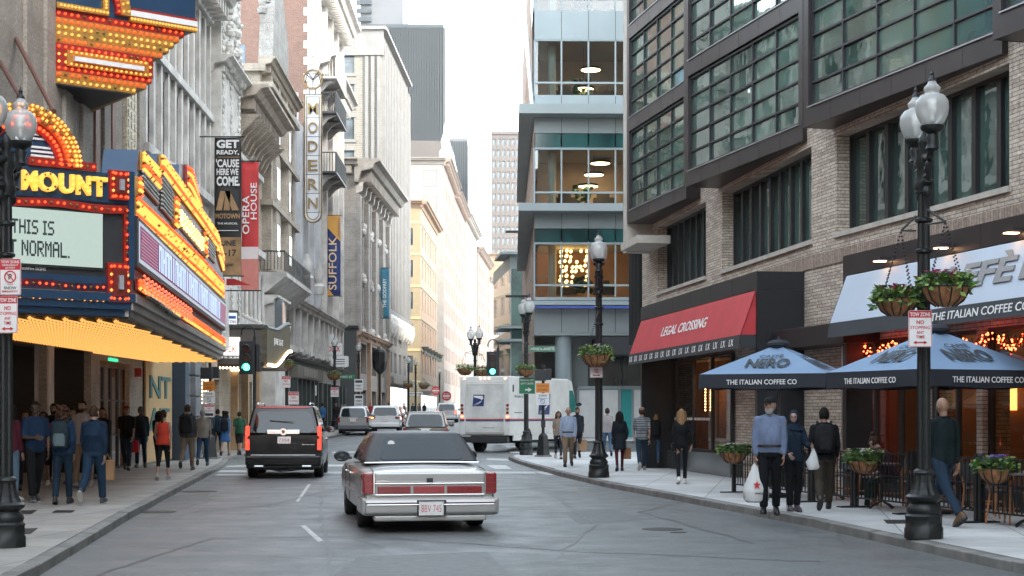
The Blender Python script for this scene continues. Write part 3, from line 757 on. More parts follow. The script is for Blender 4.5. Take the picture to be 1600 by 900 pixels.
# soffit with rows of bulbs
SOF = M('gold_soffit', (.05,.022,.005), .45, .3, .2, 2)
m = MB(); m.slab([(p[0], p[1]) for p in foot], zB-.02, zB+.015); m.build('soffit', SOF, mq)
def inside(x, y):
    c = False; n = len(foot)
    for i in range(n):
        a, b = foot[i], foot[i-1]
        if (a[1] > y) != (b[1] > y) and x < (b[0]-a[0])*(y-a[1])/(b[1]-a[1])+a[0]: c = not c
    return c
rib = MB(); x = -11.1
sb = MB()
while x < -6.7:
    ya = yb = None; y = 24.8
    while y < 49.4:
        if inside(x-.06, y) and inside(x+.06, y):
            if ya is None: ya = y
            yb = y
            if y < 49.2: sb.octa((x, y, zB-.07), .045)
        y += .21
    if ya: rib.box(x-.07, x-.05, ya, yb, zB-.07, zB-.021); rib.box(x+.05, x+.07, ya, yb, zB-.07, zB-.021)
    x += .235
rib.build('soffit_ribs', GOLDP, mq)['kind'] = 'stuff'
sb.build('soffit_bulbs', MEMIT('soffit_bulb', (1,.44,.11), 0.16), mq)['kind'] = 'stuff'
# stepped stone-coloured mouldings under both faces
STF = M('painted_stone_fascia', (.30,.27,.24), .6, 0, .2, 1.5)
for k, (z0, z1, o) in enumerate(((3.36,3.47,.02), (3.475,3.6,.10), (3.605,3.75,.16))):
    m = MB(); m.M = WS.mat(); m.box(-.05-o*.3, WS.L, -o, .1, z0, z1); m.build('moulding', STF, mq)
    m = MB(); m.M = WN.mat(); m.box(0, WN.L+.02+o*.3, -o-.003, .1, z0+.002, z1-.002); m.build('moulding', NAVY, mq)
m = WS.mb(); m.box(0, WS.L, -.04, .1, 3.755, 4.3); m.build('side_fascia', M('grey_fascia_board', (.20,.19,.175), .55, 0, .2, 1.2), mq)
# side: LED ribbon
m = WS.mb(); m.box(.05, WS.L-.02, -.16, .02, 4.24, 5.12); m.build('screen_frame', BLK2, mq)
m = WS.mb(); m.box(.2, WS.L-.25, -.175, -.162, 4.33, 5.04); m.build('screen_border', MEMIT('screen_white', (.75,.85,1), .07), mq)
m = WS.mb(); m.box(.3, WS.L-.35, -.185, -.176, 4.40, 4.97); m.build('led_screen', MEMIT('screen_magenta', (.30,.0,.14), .05), mq)
uL0, uL1 = WS.uz(233, 440)[0], WS.uz(334, 480)[0]
PKM = MEMIT('screen_pink', (1,.5,.7), .09)
for a, b in ((.35, uL0-.15), (uL1+.2, WS.L-.4)):
    m = WS.mb()
    for i in range(9): z = 4.43+i*.06; m.box(a, b, -.19, -.186, z, z+.012)
    m.build('screen_stripes', PKM, mq)
m = WS.mb(); random.seed(3); u = uL0
u = uL0; k = 0
while u < uL1:
    wd = (uL1-uL0)/26; m_ = k % 5
    if m_ != 4:
        m.box(u+.05*wd, u+.28*wd, -.195, -.186, 4.43, 4.94); m.box(u+.6*wd, u+.85*wd, -.195, -.186, 4.43, 4.94)
        m.box(u+.28*wd, u+.6*wd, -.194, -.186, 4.86-(.2 if m_ == 1 else 0), 4.94-(.2 if m_ == 1 else 0))
    else: m.box(u+.3*wd, u+.6*wd, -.195, -.186, 4.43, 4.94)
    u += wd; k += 1
m.build('screen_lettering', MEMIT('screen_blue_white', (.55,.72,1), .13), mq)
# side: lower scalloped tubing in red and amber
u0_, u1_ = .4, WS.L-.1
band(WS, [(u0_,4.06),(u1_,4.0)], [(u0_,3.86),(u1_,3.74)], 3, [BR, BR, BY], .2, -.14, .04, REDP, .05)
for j in range(4):
    m = WS.mb(); n = 90; m.tube([(u0_+(u1_*.45-u0_)*i/n, -.22, 4.10-j*.085+.03*math.sin(i*1.1+j)) for i in range(n+1)], .013, 5); m.build('neon_tube', MEMIT('dim_red_neon', (1,.12,.05), 0.303) if j == 0 else bpy.data.materials['dim_red_neon'], mq)
m = WS.mb()
for j in range(3): m.tube([(1.2+j*1.6+i*.1, -.2, 3.80-j*.03) for i in range(26)], .045, 6)
m.build('leaf_ornament', paint((.06,.075,.03), .5), mq)
# side: bulb bands
Up = [WS.uz(205,306), WS.uz(307,399), WS.uz(344,440)]
Lo = [WS.uz(205,345), WS.uz(273,402), WS.uz(344,466)]
band(WS, Up, Lo, 6, [BR, BY, BY, BY, BR, BY], .17, -.1, .042)
# crests: a stepped silhouette with slatted windows and the gold name panel
crest = S([(205,305),(211,234),(215,236),(240,262),(241,240),(246,240),(275,279),(276,257),(290,257),(297,290),(306,322),(333,360),(344,400),(345,440),(307,398)])
m = WS.mb(); m.prism(crest, -.06, .55); m.build('crest', NAVY, mq)
band(WS, S([(213,236),(240,264)]), S([(213,266),(240,296)]), 6, [BY,BY,BY,BR,BR], .16, -.12, .045)
band(WS, S([(243,241),(306,325),(332,361)]), S([(243,268),(306,348),(331,384)]), 7, [BY,BY,BY,BY,BR,BR], .16, -.12, .045)
band(WS, S([(284,257),(291,262),(305,322)]), S([(284,290),(291,300),(305,323)]), 4, [BR,BY], .2, -.14, .045, REDP)
band(WS, S([(333,362),(343,399)]), S([(333,392),(343,425)]), 5, [BY,BY,BR], .2, -.12, .045)
band(WS, S([(264,305),(270,312)]), S([(264,352),(270,358)]), 8, [BR,BY], .3, -.13, .05)
band(WS, S([(312,360),(316,365)]), S([(312,400),(316,404)]), 6, [BR,BY], .4, -.13, .05)
band(WS, S([(205,275),(210,280)]), S([(205,305),(210,309)]), 5, [BR,BY], .3, -.13, .045)
SLAT = paint((.55,.55,.50), .5)
for poly in ([(213,272),(239,298),(239,322),(213,292)], [(244,272),(262,300),(262,348),(244,326)], [(317,367),(330,388),(330,412),(317,398)]):
    q = S(poly); m = WS.mb(); m.prism(q, -.09, -.05); m.build('dark_panel', BLK2, mq)
    m = WS.mb(); zlo = min(p[1] for p in q); zhi = max(p[1] for p in q); z = zlo+.03
    ua_, ub_ = q[0][0], q[1][0]
    while z < zhi:
        f = lambda u, a, b: lerp(a[1], b[1], (u-a[0])/(b[0]-a[0]))
        m.box(ua_+.04, ub_-.04, -.13, -.09, z, z+.035); z += .085
    m.build('slats', SLAT, mq)
q = S([(271,318),(311,374),(311,398),(271,352)]); m = WS.mb(); m.prism(q, -.10, -.05); m.build('name_panel', paint((.10,.09,.08), .5), mq)
m = WS.mb(); zt = (q[0][1]+q[1][1])/2; zb_ = (q[2][1]+q[3][1])/2
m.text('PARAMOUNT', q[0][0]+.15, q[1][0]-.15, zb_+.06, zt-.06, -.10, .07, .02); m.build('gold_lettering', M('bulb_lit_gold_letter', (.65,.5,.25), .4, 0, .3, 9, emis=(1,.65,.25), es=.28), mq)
for i in range(26): bulb(WS, q[0][0]+.25+i*(q[1][0]-q[0][0]-.5)/25, zb_+.1+(i*37 % 10)/10*(zt-zb_-.2), .035, BY, -.19)

# near face
def npoly(pts, w0, w1, name, mat): m = WN.mb(); m.prism(N_(pts), w0, w1); return m.build(name, mat, mq)
L_ = WN.L
zN = lambda px, py: WN.uz(px, py)[1]
zt = WN.uz(100,265)[1]; zl = WN.uz(100,312)[1]
m = WN.mb(); m.box(0, L_, -.08, .3, zl, zt); m.build('name_board', NAVY, mq)
m = WN.mb(); m.box(0, L_, -.05, .3, 3.755, zl); m.build('lower_board', DARKB, mq)
m = WN.mb(); m.box(0, L_+.02, -.10, .2, 3.76, 4.02); m.build('navy_band', NAVY, mq)
uu = lambda px: WN.u(px)
# big bulb-studded letters: PARAMOUNT, the start of it beyond the lamp post
letters = 'PARAMOUNT'; ctr = [(-98,-72),(-68,-42),(-38,-12),(-8,22),(30,53),(55,85),(88,111),(115,136),(139,162)]
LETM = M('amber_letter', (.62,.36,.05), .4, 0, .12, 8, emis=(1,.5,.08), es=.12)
for ch, (a, b) in zip(letters, ctr):
    ua_, ub_ = uu(a), uu(b)
    if ub_ < .05: continue
    za_, zb2 = zl+.09, zt-.09
    m = WN.mb(); m.text(ch, ua_, ub_, za_, zb2, -.08, .09, .035); m.build('letter', LETM, mq)
    W_ = ub_-ua_; H_ = zb2-za_
    stro = {'P':[((.12,.04),(.12,.96)),((.12,.95),(.7,.85)),((.7,.85),(.7,.5)),((.7,.5),(.12,.45))], 'A':[((.08,.05),(.5,.95)),((.5,.95),(.92,.05)),((.3,.3),(.7,.3))],
            'R':[((.12,.04),(.12,.96)),((.12,.95),(.7,.85)),((.7,.5),(.12,.5)),((.5,.5),(.88,.05))], 'M':[((.1,.05),(.1,.92)),((.1,.92),(.5,.3)),((.5,.3),(.9,.92)),((.9,.92),(.9,.05))],
            'O':[((.5+.4*math.cos(q*.785), .5+.43*math.sin(q*.785)), (.5+.4*math.cos((q+1)*.785), .5+.43*math.sin((q+1)*.785))) for q in range(8)],
            'U':[((.12,.95),(.12,.3)),((.12,.3),(.5,.06)),((.5,.06),(.88,.3)),((.88,.3),(.88,.95))], 'N':[((.12,.05),(.12,.95)),((.12,.95),(.88,.05)),((.88,.05),(.88,.95))],
            'T':[((.05,.93),(.95,.93)),((.5,.93),(.5,.05))]}[ch]
    for (p, q) in stro:
        d = math.hypot((q[0]-p[0])*W_, (q[1]-p[1])*H_); n = max(2, int(d/.085))
        for i in range(n):
            t = (i+.5)/n; bulb(WN, ua_+lerp(p[0],q[0],t)*W_, za_+lerp(p[1],q[1],t)*H_, .024, BY if random.random() > .25 else BOFF, -.19, solo=(i % 3 == 0))
# semicircular crest
def arcband(cx, cz, r0, r1, mat, w, parent=mq, name='arch_band', n=28):
    m = WN.mb(); pts = [(cx+r1*math.cos(math.pi*i/n), cz+r1*math.sin(math.pi*i/n)) for i in range(n+1)]+[(cx+r0*math.cos(math.pi*(n-i)/n), cz+r0*math.sin(math.pi*(n-i)/n)) for i in range(n+1)]
    vs = [(p[0], w, p[1]) for p in pts]+[(p[0], w+.35, p[1]) for p in pts]; k = len(pts); fs = []
    for i in range(n):
        a, b, c, d = i, i+1, k-2-i, k-1-i
        fs += [(a,b,c,d), (a+k,d+k,c+k,b+k), (a,a+k,b+k,b), (d,c,c+k,d+k)]
    m.add(vs, fs); return m.build(name, mat, parent)
cu = uu(33); cz = WN.uz(33, 256)[1]; Rr = uu(122)-cu; rz = zN(33,168)-cz
rsc = Rr
arcband(cu, cz, 0.0, rsc*.58, NAVY, -.02); arcband(cu, cz, rsc*.58, rsc*.74, REDP, -.08); arcband(cu, cz, rsc*.74, rsc*.86, M('amber_enamel', (.45,.16,.03), .4, .1, .2, 10), -.12); arcband(cu, cz, rsc*.86, rsc, GOLDP, -.16)
for rr, c, w in ((.66, BR, -.12), (.78, BR, -.16), (.90, BY, -.2), (.97, BY, -.2), (.83, BY, -.16)):
    n = int(rr*40)
    for i in range(n):
        a = math.pi*(i+.5)/n; bulb(WN, cu+rsc*rr*math.cos(a), cz+rsc*rr*math.sin(a), .032, c if random.random() > .2 else BOFF, w, solo=True)
m = WN.mb()
for i in range(3): m.box(uu(47), uu(47)+.30, -.05, -.02, cz+.42+i*.07, cz+.455+i*.07); m.box(uu(47), uu(47)+.42, -.05, -.02, cz+.14+i*.07, cz+.175+i*.07)
m.build('arch_stripes', WHT, mq)
def strip(z0, z1, ua_, ub_, backm, col, w=-.12, sp=.11, r=.028, solo=False, wave=0):
    m = WN.mb(); n = 24
    pts = [(lerp(ua_,ub_,i/n), z1+wave*math.sin(i*.8)) for i in range(n+1)]+[(lerp(ub_,ua_,i/n), z0+wave*math.sin((n-i)*.8)) for i in range(n+1)]
    m.prism(pts, w, w+.05); m.build('bulb_strip', backm, mq)
    k = int((ub_-ua_)/sp)
    for i in range(k):
        t = (i+.5)/k; bulb(WN, lerp(ua_,ub_,t), (z0+z1)/2+wave*math.sin(t*n*.8), r, col if random.random() > .3 else BOFF, w-.02, solo=solo)
strip(zt+.005, zt+.14, uu(40), uu(146), REDP, BR, -.13)
strip(cz+.01, cz+.13, uu(45), uu(85), GOLDP, BY, -.06)
strip(zl-.17, zl-.03, 0, uu(196), REDP, BR, -.13, wave=.02)
z1_ = zN(100, 440); z2_ = zN(100, 454); z3_ = zN(100, 467)
strip(z2_+.01, z1_, 0, uu(162), REDP, BR, -.10, wave=.015); strip(z3_+.06, z2_, 0, uu(162), GOLDP, BY, -.10); strip(z3_-.06, z3_+.055, 0, uu(162), GOLDP, BY, -.10)
# ornaments at the corner
def orn(a, b, t_, bo):
    u0, u1 = uu(a), uu(b); z1 = zN((a+b)/2, t_); z0 = zN((a+b)/2, bo)
    m = WN.mb(); m.box(u0, u1, -.16, -.05, z0, z1); m.build('ornament_box', REDP, mq)
    m = WN.mb(); m.box(u0+.08, u1-.08, -.20, -.161, z0+.1, z1-.1); m.build('ornament_core', paint((.16,.015,.01), .4), mq)
    m = WN.mb(); c = (u0+u1)/2; m.box(c-.04, c+.04, -.25, -.2, lerp(z0,z1,.32), lerp(z0,z1,.68)); m.build('ornament_bar', paint((.5,.5,.52), .3, .5), mq)
    for i in range(5):
        for s_ in (u0+.05, u1-.05): bulb(WN, s_, lerp(z0, z1, (i+.5)/5), .03, BY if i % 2 else BR, -.18, solo=True)
    for i in range(3):
        for z in (z0+.06, z1-.06): bulb(WN, lerp(u0,u1,(i+1)/4), z, .03, BR, -.18)
orn(166, 198, 268, 314); orn(163, 198, 412, 473)
m = WN.mb(); m.box(uu(189), uu(197), -.13, -.051, zN(193,438), zN(193,328)); m.build('bulb_strip', REDP, mq)
for i in range(12): bulb(WN, uu(193), lerp(zN(193,435), zN(193,330), i/11), .028, BR if i % 2 else BOFF, -.15)
m = WN.mb(); m.box(L_-.07, L_+.03, -.2, .1, 4.0, zt+.05); m.build('corner_trim', NAVY, mq)
# LED screen
z0, z1 = zN(100, 416), zN(100, 331)
m = WN.mb(); m.box(0, uu(158), -.10, -.04, z0-.04, z1+.04); m.build('screen_frame', BLK2, mq)
def ledmat():
    m, n, b = _new('led_screen'); v = _coords(n, 1.0)
    f = _noise(n, v, 40, 2); c = _mix(n, f, (.40,.52,.47,1), (.52,.62,.56,1)); b.inputs['Base Color'].default_value = (.02,.02,.02,1)
    n.links.new(c, b.inputs['Emission Color']); b.inputs['Emission Strength'].default_value = .13; return m
m = WN.mb(); m.box(0, uu(156), -.115, -.101, z0, z1); m.build('led_screen', ledmat(), mq)
PX = paint((.03,.045,.045), .6)
FONT = {'T':'11111 00100 00100 00100 00100 00100 00100','H':'10001 10001 10001 11111 10001 10001 10001','I':'111 010 010 010 010 010 111','S':'01111 10000 10000 01110 00001 00001 11110',
 'N':'10001 11001 10101 10101 10011 10001 10001','O':'01110 10001 10001 10001 10001 10001 01110','R':'11110 10001 10001 11110 10100 10010 10001','M':'10001 11011 10101 10101 10001 10001 10001',
 'A':'01110 10001 10001 11111 10001 10001 10001','L':'10000 10000 10000 10000 10000 10000 11111','.':'0 0 0 0 0 0 1',' ':'00 00 00 00 00 00 00'}
def pix(wl, txt, ua_, ub_, z0, z1, w, parent, mat):
    cols = sum(len(FONT[c].split()[0])+1 for c in txt)-1; cw = (ub_-ua_)/cols; chh = (z1-z0)/7; m = wl.mb(); x = ua_
    for c in txt:
        rows = FONT[c].split()
        for j, r in enumerate(rows):
            for i, b in enumerate(r):
                if b == '1': m.box(x+i*cw-cw*.08, x+(i+1)*cw+cw*.08, w-.008, w, z1-(j+1)*chh-.002, z1-j*chh+.002)
        x += (len(rows[0])+1)*cw
    m.build('screen_lettering', mat, parent)
pix(WN, 'THIS IS', uu(14), uu(80), zN(50,367), zN(50,345), -.116, mq, PX)
pix(WN, 'NOT NORMAL.', uu(-14), uu(104), zN(50,401), zN(50,377), -.116, mq, PX)
m = WN.mb(); m.text('WatchFire SIGNS', uu(25), uu(69), z0-.10, z0-.05, -.06, .004); m.build('maker_lettering', WHT, mq)
for k, (mb_, mt, pr) in list(stuffmb.items()): mb_.build('bulbs', mt, pr)['kind'] = 'stuff'
stuffmb.clear()

# ---- blade sign: the stepped foot of it
WB = Wall((-10.85, 38.0), (-8.02, 40.35))
bs = thing('blade_sign', 'stepped foot of the theatre blade sign in bands of red and amber bulbs', 'sign', (-10.85, 38.0, 9), world=True)
ANB = (-11.0, 43.2)
def tier(zb, zt, px, mat, col, rows=1, w=0):
    u1 = WB.u(px); far = (lerp(ANB[0], WB.A.x, 0), lerp(ANB[1], WB.A.y, 0))
    tip = WB.pt(u1, 0); m = MB()
    a = WB.pt(0, 0, w); t = WB.pt(u1, 0, w)
    m.slab([(a.x-.0, a.y), (t.x, t.y), (-11.05, 38+(t.y-38)*2+1.2)], zb, zt); m.build('tier', mat, bs)
    n = int(u1/.16)
    for j in range(rows):
        for i in range(n):
            u = (i+.5)*u1/n; bulb(WB, u, lerp(zb, zt, (j+.5)/rows), .042, col if random.random() > .12 else BOFF, w-.03, parent=bs, solo=False)
# (left-edge pixel y of each tier at x=90, right edge px)
AMB = M('amber_enamel_tier', (.42,.17,.03), .4, .1, .2, 10)
zz = lambda y: WB.uz(90, y)[1]
for (yt, yb, px, mt, col) in ((14,26,288,REDP,BR),(26,36,280,AMB,BR),(36,46,272,GOLDP,BY),(46,56,264,GOLDP,BY),(56,66,254,AMB,BR),(66,78,239,REDP,BR),(78,90,239,REDP,BY),(90,101,239,REDP,BY),(101,110,237,REDP,BR),(110,120,229,AMB,BR),(120,130,213,GOLDP,BY)):
    tier(zz(yb)+.004, zz(yt), px, mt, col)
a = WB.u(103); b = WB.u(231); m = WB.mb(); m.box(a, b, -.06, .0, zz(101), zz(76)); m.build('inner_panel', AMB, bs)
m = WB.mb(); m.box(WB.u(113), WB.u(221), -.16, -.06, zz(93), zz(86)); m.build('white_bar', WHT, bs)
for z in (79, 98):
    for i in range(16): bulb(WB, lerp(a+.1, b-.1, i/15), zz(z), .036, BY, -.09, parent=bs)
# body above
m = MB(); t = WB.pt(WB.u(305), 0); m.slab([(WB.A.x, WB.A.y), (t.x, t.y), (-11.05, 43.8)], zz(14)+.004, 18); m.build('blade_body', NAVY, bs)
m = WB.mb(); m.box(WB.u(200), WB.u(305), -.12, 0, zz(0)-.1, zz(-9)-.1); m.build('white_bar', WHT, bs)
m = WB.mb(); m.box(WB.u(200), WB.u(305), -.10, 0, zz(9)-.1, zz(0)-.11); m.build('bulb_panel', GOLDP, bs)
m = WB.mb(); m.box(WB.u(203), WB.u(305), -.09, 0, zz(-12)-.08, zz(-9)-.09); m.build('red_trim', REDP, bs)
for i in range(22): bulb(WB, lerp(WB.u(203), WB.u(303), i/21), zz(4.5)-.1, .036, BY, -.12, parent=bs)
m = WB.mb(); m.box(0, WB.u(168), -.10, 0, zz(13), zz(4)); m.box(WB.u(158), WB.u(168), -.1, 0, zz(4), zz(-30)); m.build('bulb_panel', GOLDP, bs)
for i in range(14): bulb(WB, lerp(.1, WB.u(165), i/13), zz(8.5), .036, BY, -.12, parent=bs)
for i in range(6): bulb(WB, WB.u(163), zz(1-i*5), .036, BY, -.12, parent=bs)
for (ra, rb, mt, col) in ((0.55,.70,REDP,BR),(.70,.85,AMB,BY),(.85,1.0,GOLDP,BY)):
    m = WB.mb(); cx_ = WB.u(150); R0 = WB.u(201)-cx_; cz_ = zz(8); n = 10
    pts = [(cx_+R0*rb*math.cos(q*math.pi/2/n), cz_+1.5*R0*rb*math.sin(q*math.pi/2/n)) for q in range(n+1)]+[(cx_+R0*ra*math.cos(q*math.pi/2/n), cz_+1.5*R0*ra*math.sin(q*math.pi/2/n)) for q in range(n, -1, -1)]
    m.prism(pts, -.13, 0); m.build('arch_band', mt, bs)
    for i in range(9): q = (i+.5)/9*math.pi/2; bulb(WB, cx_+R0*(ra+rb)/2*math.cos(q), cz_+1.5*R0*(ra+rb)/2*math.sin(q), .034, col, -.15, parent=bs)
for k, (mb_, mt, pr) in list(stuffmb.items()): mb_.build('bulbs', mt, pr)['kind'] = 'stuff'
stuffmb.clear()
m = MB(); t = WB.pt(WB.u(205), 0); m.slab([(WB.A.x, WB.A.y), (t.x, t.y), (-11.05, 41.5)], zz(132), zz(130)); m.build('blade_soffit', DARKB, bs)
# ------------------------------------------------------------------ a general building with windows as its parts
WFAR = paint((.10,.10,.10), .5)
def rect_windows(parent, wl, ops, w, nx, nz, fw, fm, gm, cap=100, cnt=None):
    cnt = cnt if cnt is not None else {'n': 0}
    rest = []
    for o in ops:
        if cnt['n'] < cap: window(parent, wl, o[0], o[1], o[2], o[3], w, nx, nz, fw, fm, gm, .06, .02); cnt['n'] += 1
        else: rest.append(o)
    if rest:
        m = wl.mb()
        for o in rest: m.quad((o[0],w+.03,o[2]),(o[1],w+.03,o[2]),(o[1],w+.03,o[3]),(o[0],w+.03,o[3]))
        m.build('windows', gm, parent)['kind'] = 'stuff'
    return cnt
def grid(u0, u1, n, wf, z0, dz, rows, h):
    p = (u1-u0)/n; return [(u0+p*(i+.5-wf/2), u0+p*(i+.5+wf/2), z0+dz*j, z0+dz*j+h) for j in range(rows) for i in range(n)]
def building(name, label, wl, depth, H, mat, sops, nops=(), sw=None, nmat=None, fm=None, gm=None, nx=1, nz=2, fw=.07, rev=.22, nlen=None, cat='building', group=None, z0=0, cap=100, nW=None):
    b = thing(name, label, cat, (wl.A.x, wl.A.y, zg(wl.A.y)), world=True, group=group)
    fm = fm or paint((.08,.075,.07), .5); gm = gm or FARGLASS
    m = wl.mb(); m.wall(0, wl.L, z0, H, list(sops), rev); m.build('wall', mat, b)
    Q = wl.pt(0, 0, depth); NW = Wall((Q.x, Q.y), (wl.A.x, wl.A.y))
    m = NW.mb(); m.wall(0, NW.L, z0, H, list(nops), rev); m.build('end_wall', nmat or mat, b)
    bodybox(wl, depth, z0, H, mat, b, near=False)
    c = rect_windows(b, wl, sops, rev-.08, nx, nz, fw, fm, gm, cap)
    if nops: rect_windows(b, NW, nops, rev-.08, nx, nz, fw, fm, gm, cap, c)
    b_nw[b.name] = NW
    return b
b_nw = {}
def course(wl, u0, u1, z, h, proj, mat, parent, name='string_course'):
    m = wl.mb(); m.box(u0, u1, -proj, .02, z, z+h); return m.build(name, mat, parent)
def arches(n, u0, u1, wf, z0, z1): p = (u1-u0)/n; return [(u0+p*(i+.5-wf/2), u0+p*(i+.5+wf/2), z0, z1, 1) for i in range(n)]

# ---- grey stone building with tall arched windows
g_ = LWALL(48.02, 60.8); L = g_.L
ops_ = arches(5, .3, L-.3, .42, 9.9, 12.5)+arches(6, .3, L-.3, .36, 13.2, 16.2)+grid(.3, L-.3, 5, .45, 5.2, 0, 1, 3.4)+[(6.2, 7.6, .1, 3.6), (8.6, 12.2, .1, 4.2)]
gb = building('stone_building', 'weathered grey stone building with rows of round-arched windows past the theatre', g_, 20, 17, STONE_G, ops_, rev=.35, gm=WINGLASS)
for z, h, p in ((9.55,.28,.25), (12.72,.26,.22), (4.6,.3,.3), (8.9,.14,.12)): course(g_, 0, L, z, h, p, TERRA2, gb)
cornice(g_, 0, L, 17.6, 1.3, 1.1, TERRA2, gb, .6)
for i in range(11):
    m = g_.mb(); u = .3+i*(L-.6)/10; m.box(u-.14, u+.14, -.12, .02, 9.85, 12.7); m.box(u-.14, u+.14, -.12, .02, 13, 16.3); m.build('pilaster', TERRA2, gb)
for i in range(4):
    m = g_.mb(); u = 5.6+i*1.05 if i < 2 else 7.2+i*.6
    for k in range(6): m.box(u-.32, u+.32, -.3, .02, .13+k*.72, .13+k*.72+.68)
    m.build('rusticated_pier', M('blue_grey_granite', (.16,.17,.18), .7, 0, .25, 3, .4, 20) if i == 0 else bpy.data.materials['blue_grey_granite'], gb, bevel=.04)
# lit chandelier-like ornaments beside the door
for i in range(4):
    m = g_.mb(); 
    for k in range(7): m.ball((9.0+i*.75, -.25, 2.9-k*.14), .055-.004*k, 6, 4)
    m.build('crystal_lamp', MEMIT('crystal_glow', (1,.72,.4), 0.88) if i == 0 else bpy.data.materials['crystal_glow'], gb)

# ---- opera house: white ornate pier, then a bracketed cornice and arcade
o_ = LWALL(60.85, 76.0); L = o_.L
oo = arches(6, 6.2, L-.4, .58, 5.9, 8.8)+grid(6.0, L-.4, 4, .45, 9.6, 0, 1, 3.0)+[(1.8, 3.6, 5.6, 7.4), (1.2, 2.6, .1, 3.0), (6.4, 8.6, .1, 3.3), (9.2, 12.4, .1, 3.1)]
ob = building('opera_house', 'pale opera house with an ornate white pier and a deep bracketed cornice', o_, 22, 14.8, BEIGE, oo, rev=.4, gm=WINGLASS, cat='theatre')
m = o_.mb(); m.box(.1, 5.3, -.45, .02, 4.2, 26); m.build('ornate_pier', TERRA, ob)
random.seed(9)
for s_ in (.5, 2.6, 4.7):                         # carved relief running up the pier
    m = o_.mb()
    for k in range(80):
        z = 4.5+k*.265; q = .12*math.sin(k*1.3); m.ball((s_+q, -.48, z), (.13, .08, .11), 6, 4); m.ball((s_-q*2.2, -.47, z+.13), (.07,.06,.08), 5, 4)
    m.build('carved_relief', TERRA, ob, smooth=True)
for z in (9.8, 14.8, 19.5): cornice(o_, .0, 5.4, z+.5, .95, .6, TERRA, ob, .4)
m = o_.mb()
for k in range(60): m.ball((2.6+random.uniform(-2,2), -.6, 15.9+random.uniform(-.9, 1.6)), random.uniform(.1,.22), 6, 4)
m.build('carved_capital', TERRA, ob, smooth=True)
cornice(o_, 5.5, L, 15.3, 1.6, 1.0, M('weathered_brown_cornice', (.40,.34,.28), .8, 0, .3, 2, .3, 20), ob, .5)
for i in range(9):
    m = o_.mb(); u = 5.9+i*(L-6.3)/8; m.prof([(0,12.9),(-.25,13.0),(-.5,13.5),(-.75,13.7),(-1.2,14.15),(0,14.15)], u-.12, u+.12); m.build('bracket', BEIGE, ob)
for i in range(7):
    m = o_.mb(); u = 6.1+i*(L-6.6)/6; m.lathe([(.16,0),(.16,.1),(.11,.16),(.10,2.1),(.13,2.2),(.19,2.4)], tuple([u, -.18, 5.8]), 10); m.build('column', TERRA2, ob, smooth=True)
for z, h, p in ((5.4,.3,.4), (8.95,.3,.3), (12.6,.24,.2), (4.3,.3,.35)): course(o_, 5.5, L, z, h, p, TERRA2, ob)
for u in (5.6, 8.8, 12.7): 
    m = o_.mb(); m.box(u, u+.5, -.3, .02, .13, 4.3); m.build('doorway_pier', M('sandstone_pier', (.42,.28,.16), .75, 0, .2, 3) if u == 5.6 else bpy.data.materials['sandstone_pier'], ob)
# opera marquee
om = thing('opera_marquee', 'brown opera house marquee with a lit show poster and a row of bulbs beneath', 'marquee', (-10.0, 63.4, 3.6), world=True)
WO = Wall((-11.6, 63.0), (-9.95, 63.4)); WO2 = Wall((-9.95, 63.4), (-9.85, 69.2))
BRZ = M('bronze_green_panel', (.10,.085,.055), .5, .3, .35, 5, .3, 30); BRZ2 = M('brown_marquee_board', (.085,.07,.06), .55, 0, .2, 2)
f2 = [(-11.6,63.0), (-9.95,63.4), (-9.85,69.2), (-11.9,69.6)]
m = MB(); m.slab(f2, 3.62, 5.05); m.build('marquee_body', BRZ2, om)
m = MB(); m.slab([(-11.6,62.9), (-9.85,63.3), (-9.75,69.3), (-11.9,69.7)], 5.05, 5.2); m.build('marquee_cap', paint((.05,.05,.045), .5), om)
m = MB(); m.slab([(-11.6,62.9), (-9.85,63.3), (-9.75,69.3), (-11.9,69.7)], 3.5, 3.617); m.build('marquee_soffit', SOF, om)
a, za = WO.uz(345, 555); b, zb = WO.uz(375, 527)
m = WO.mb(); m.box(.02, b, -.05, -.002, za, zb); m.build('lit_poster', MEMIT('poster_white', (1,.97,.95), 0.231), om)
m = WO.mb(); m.text('SCHOOL', .02, b-.12, lerp(za,zb,.58), lerp(za,zb,.86), -.052, .006, .01); m.text('ROCK', .02, b-.14, lerp(za,zb,.16), lerp(za,zb,.52), -.052, .006, .02); m.build('poster_lettering', paint((.65,.16,.05), .5), om)
m = WO.mb(); m.text('MAY 12 - 24, 2018', .02, b-.05, za-.13, za-.05, -.006, .01, .01); m.build('board_lettering', MEMIT('board_white', (1,1,1), 0.165), om)
# wave-shaped side wing
wv_ = WO2.mb(); n = 16
top = [(WO2.L*i/n, 5.05+.42*(.5-.5*math.cos(math.pi*max(0, i/n-.35)/.65)) ) for i in range(n+1)]
bot = [(WO2.L*i/n, 3.7+.75*(.5-.5*math.cos(math.pi*max(0, i/n-.25)/.75))) for i in range(n+1)]
wv_.prism(top+bot[::-1], -.25, -.005); wv_.build('wave_panel', BRZ, om)
m = WO2.mb(); m.tube([(u, -.2, z+.04) for u, z in top], .09, 8); m.build('wave_rim', paint((.06,.075,.07), .4), om)
m = WO2.mb(); m.tube([(u, -.2, z-.05) for u, z in bot], .08, 8); m.build('wave_rim', GOLDP, om)
m = WO2.mb(); m.text('JUNE 12-17', 1.6, 3.9, 4.42, 4.75, -.25, .01, .02); m.build('board_lettering', WHT, om)
for i in range(12): m = WO.mb(); m.ball((.08+i*.14, -.1, 3.47), .045, 6, 4); m.build('bulb', BW_, om)
for i in range(18): u, z = polyat(bot, i/17); m = WO2.mb(); m.ball((u, -.30, z-.1), .06, 6, 4); m.build('bulb', BW_, om)
m = WO.mb(); 
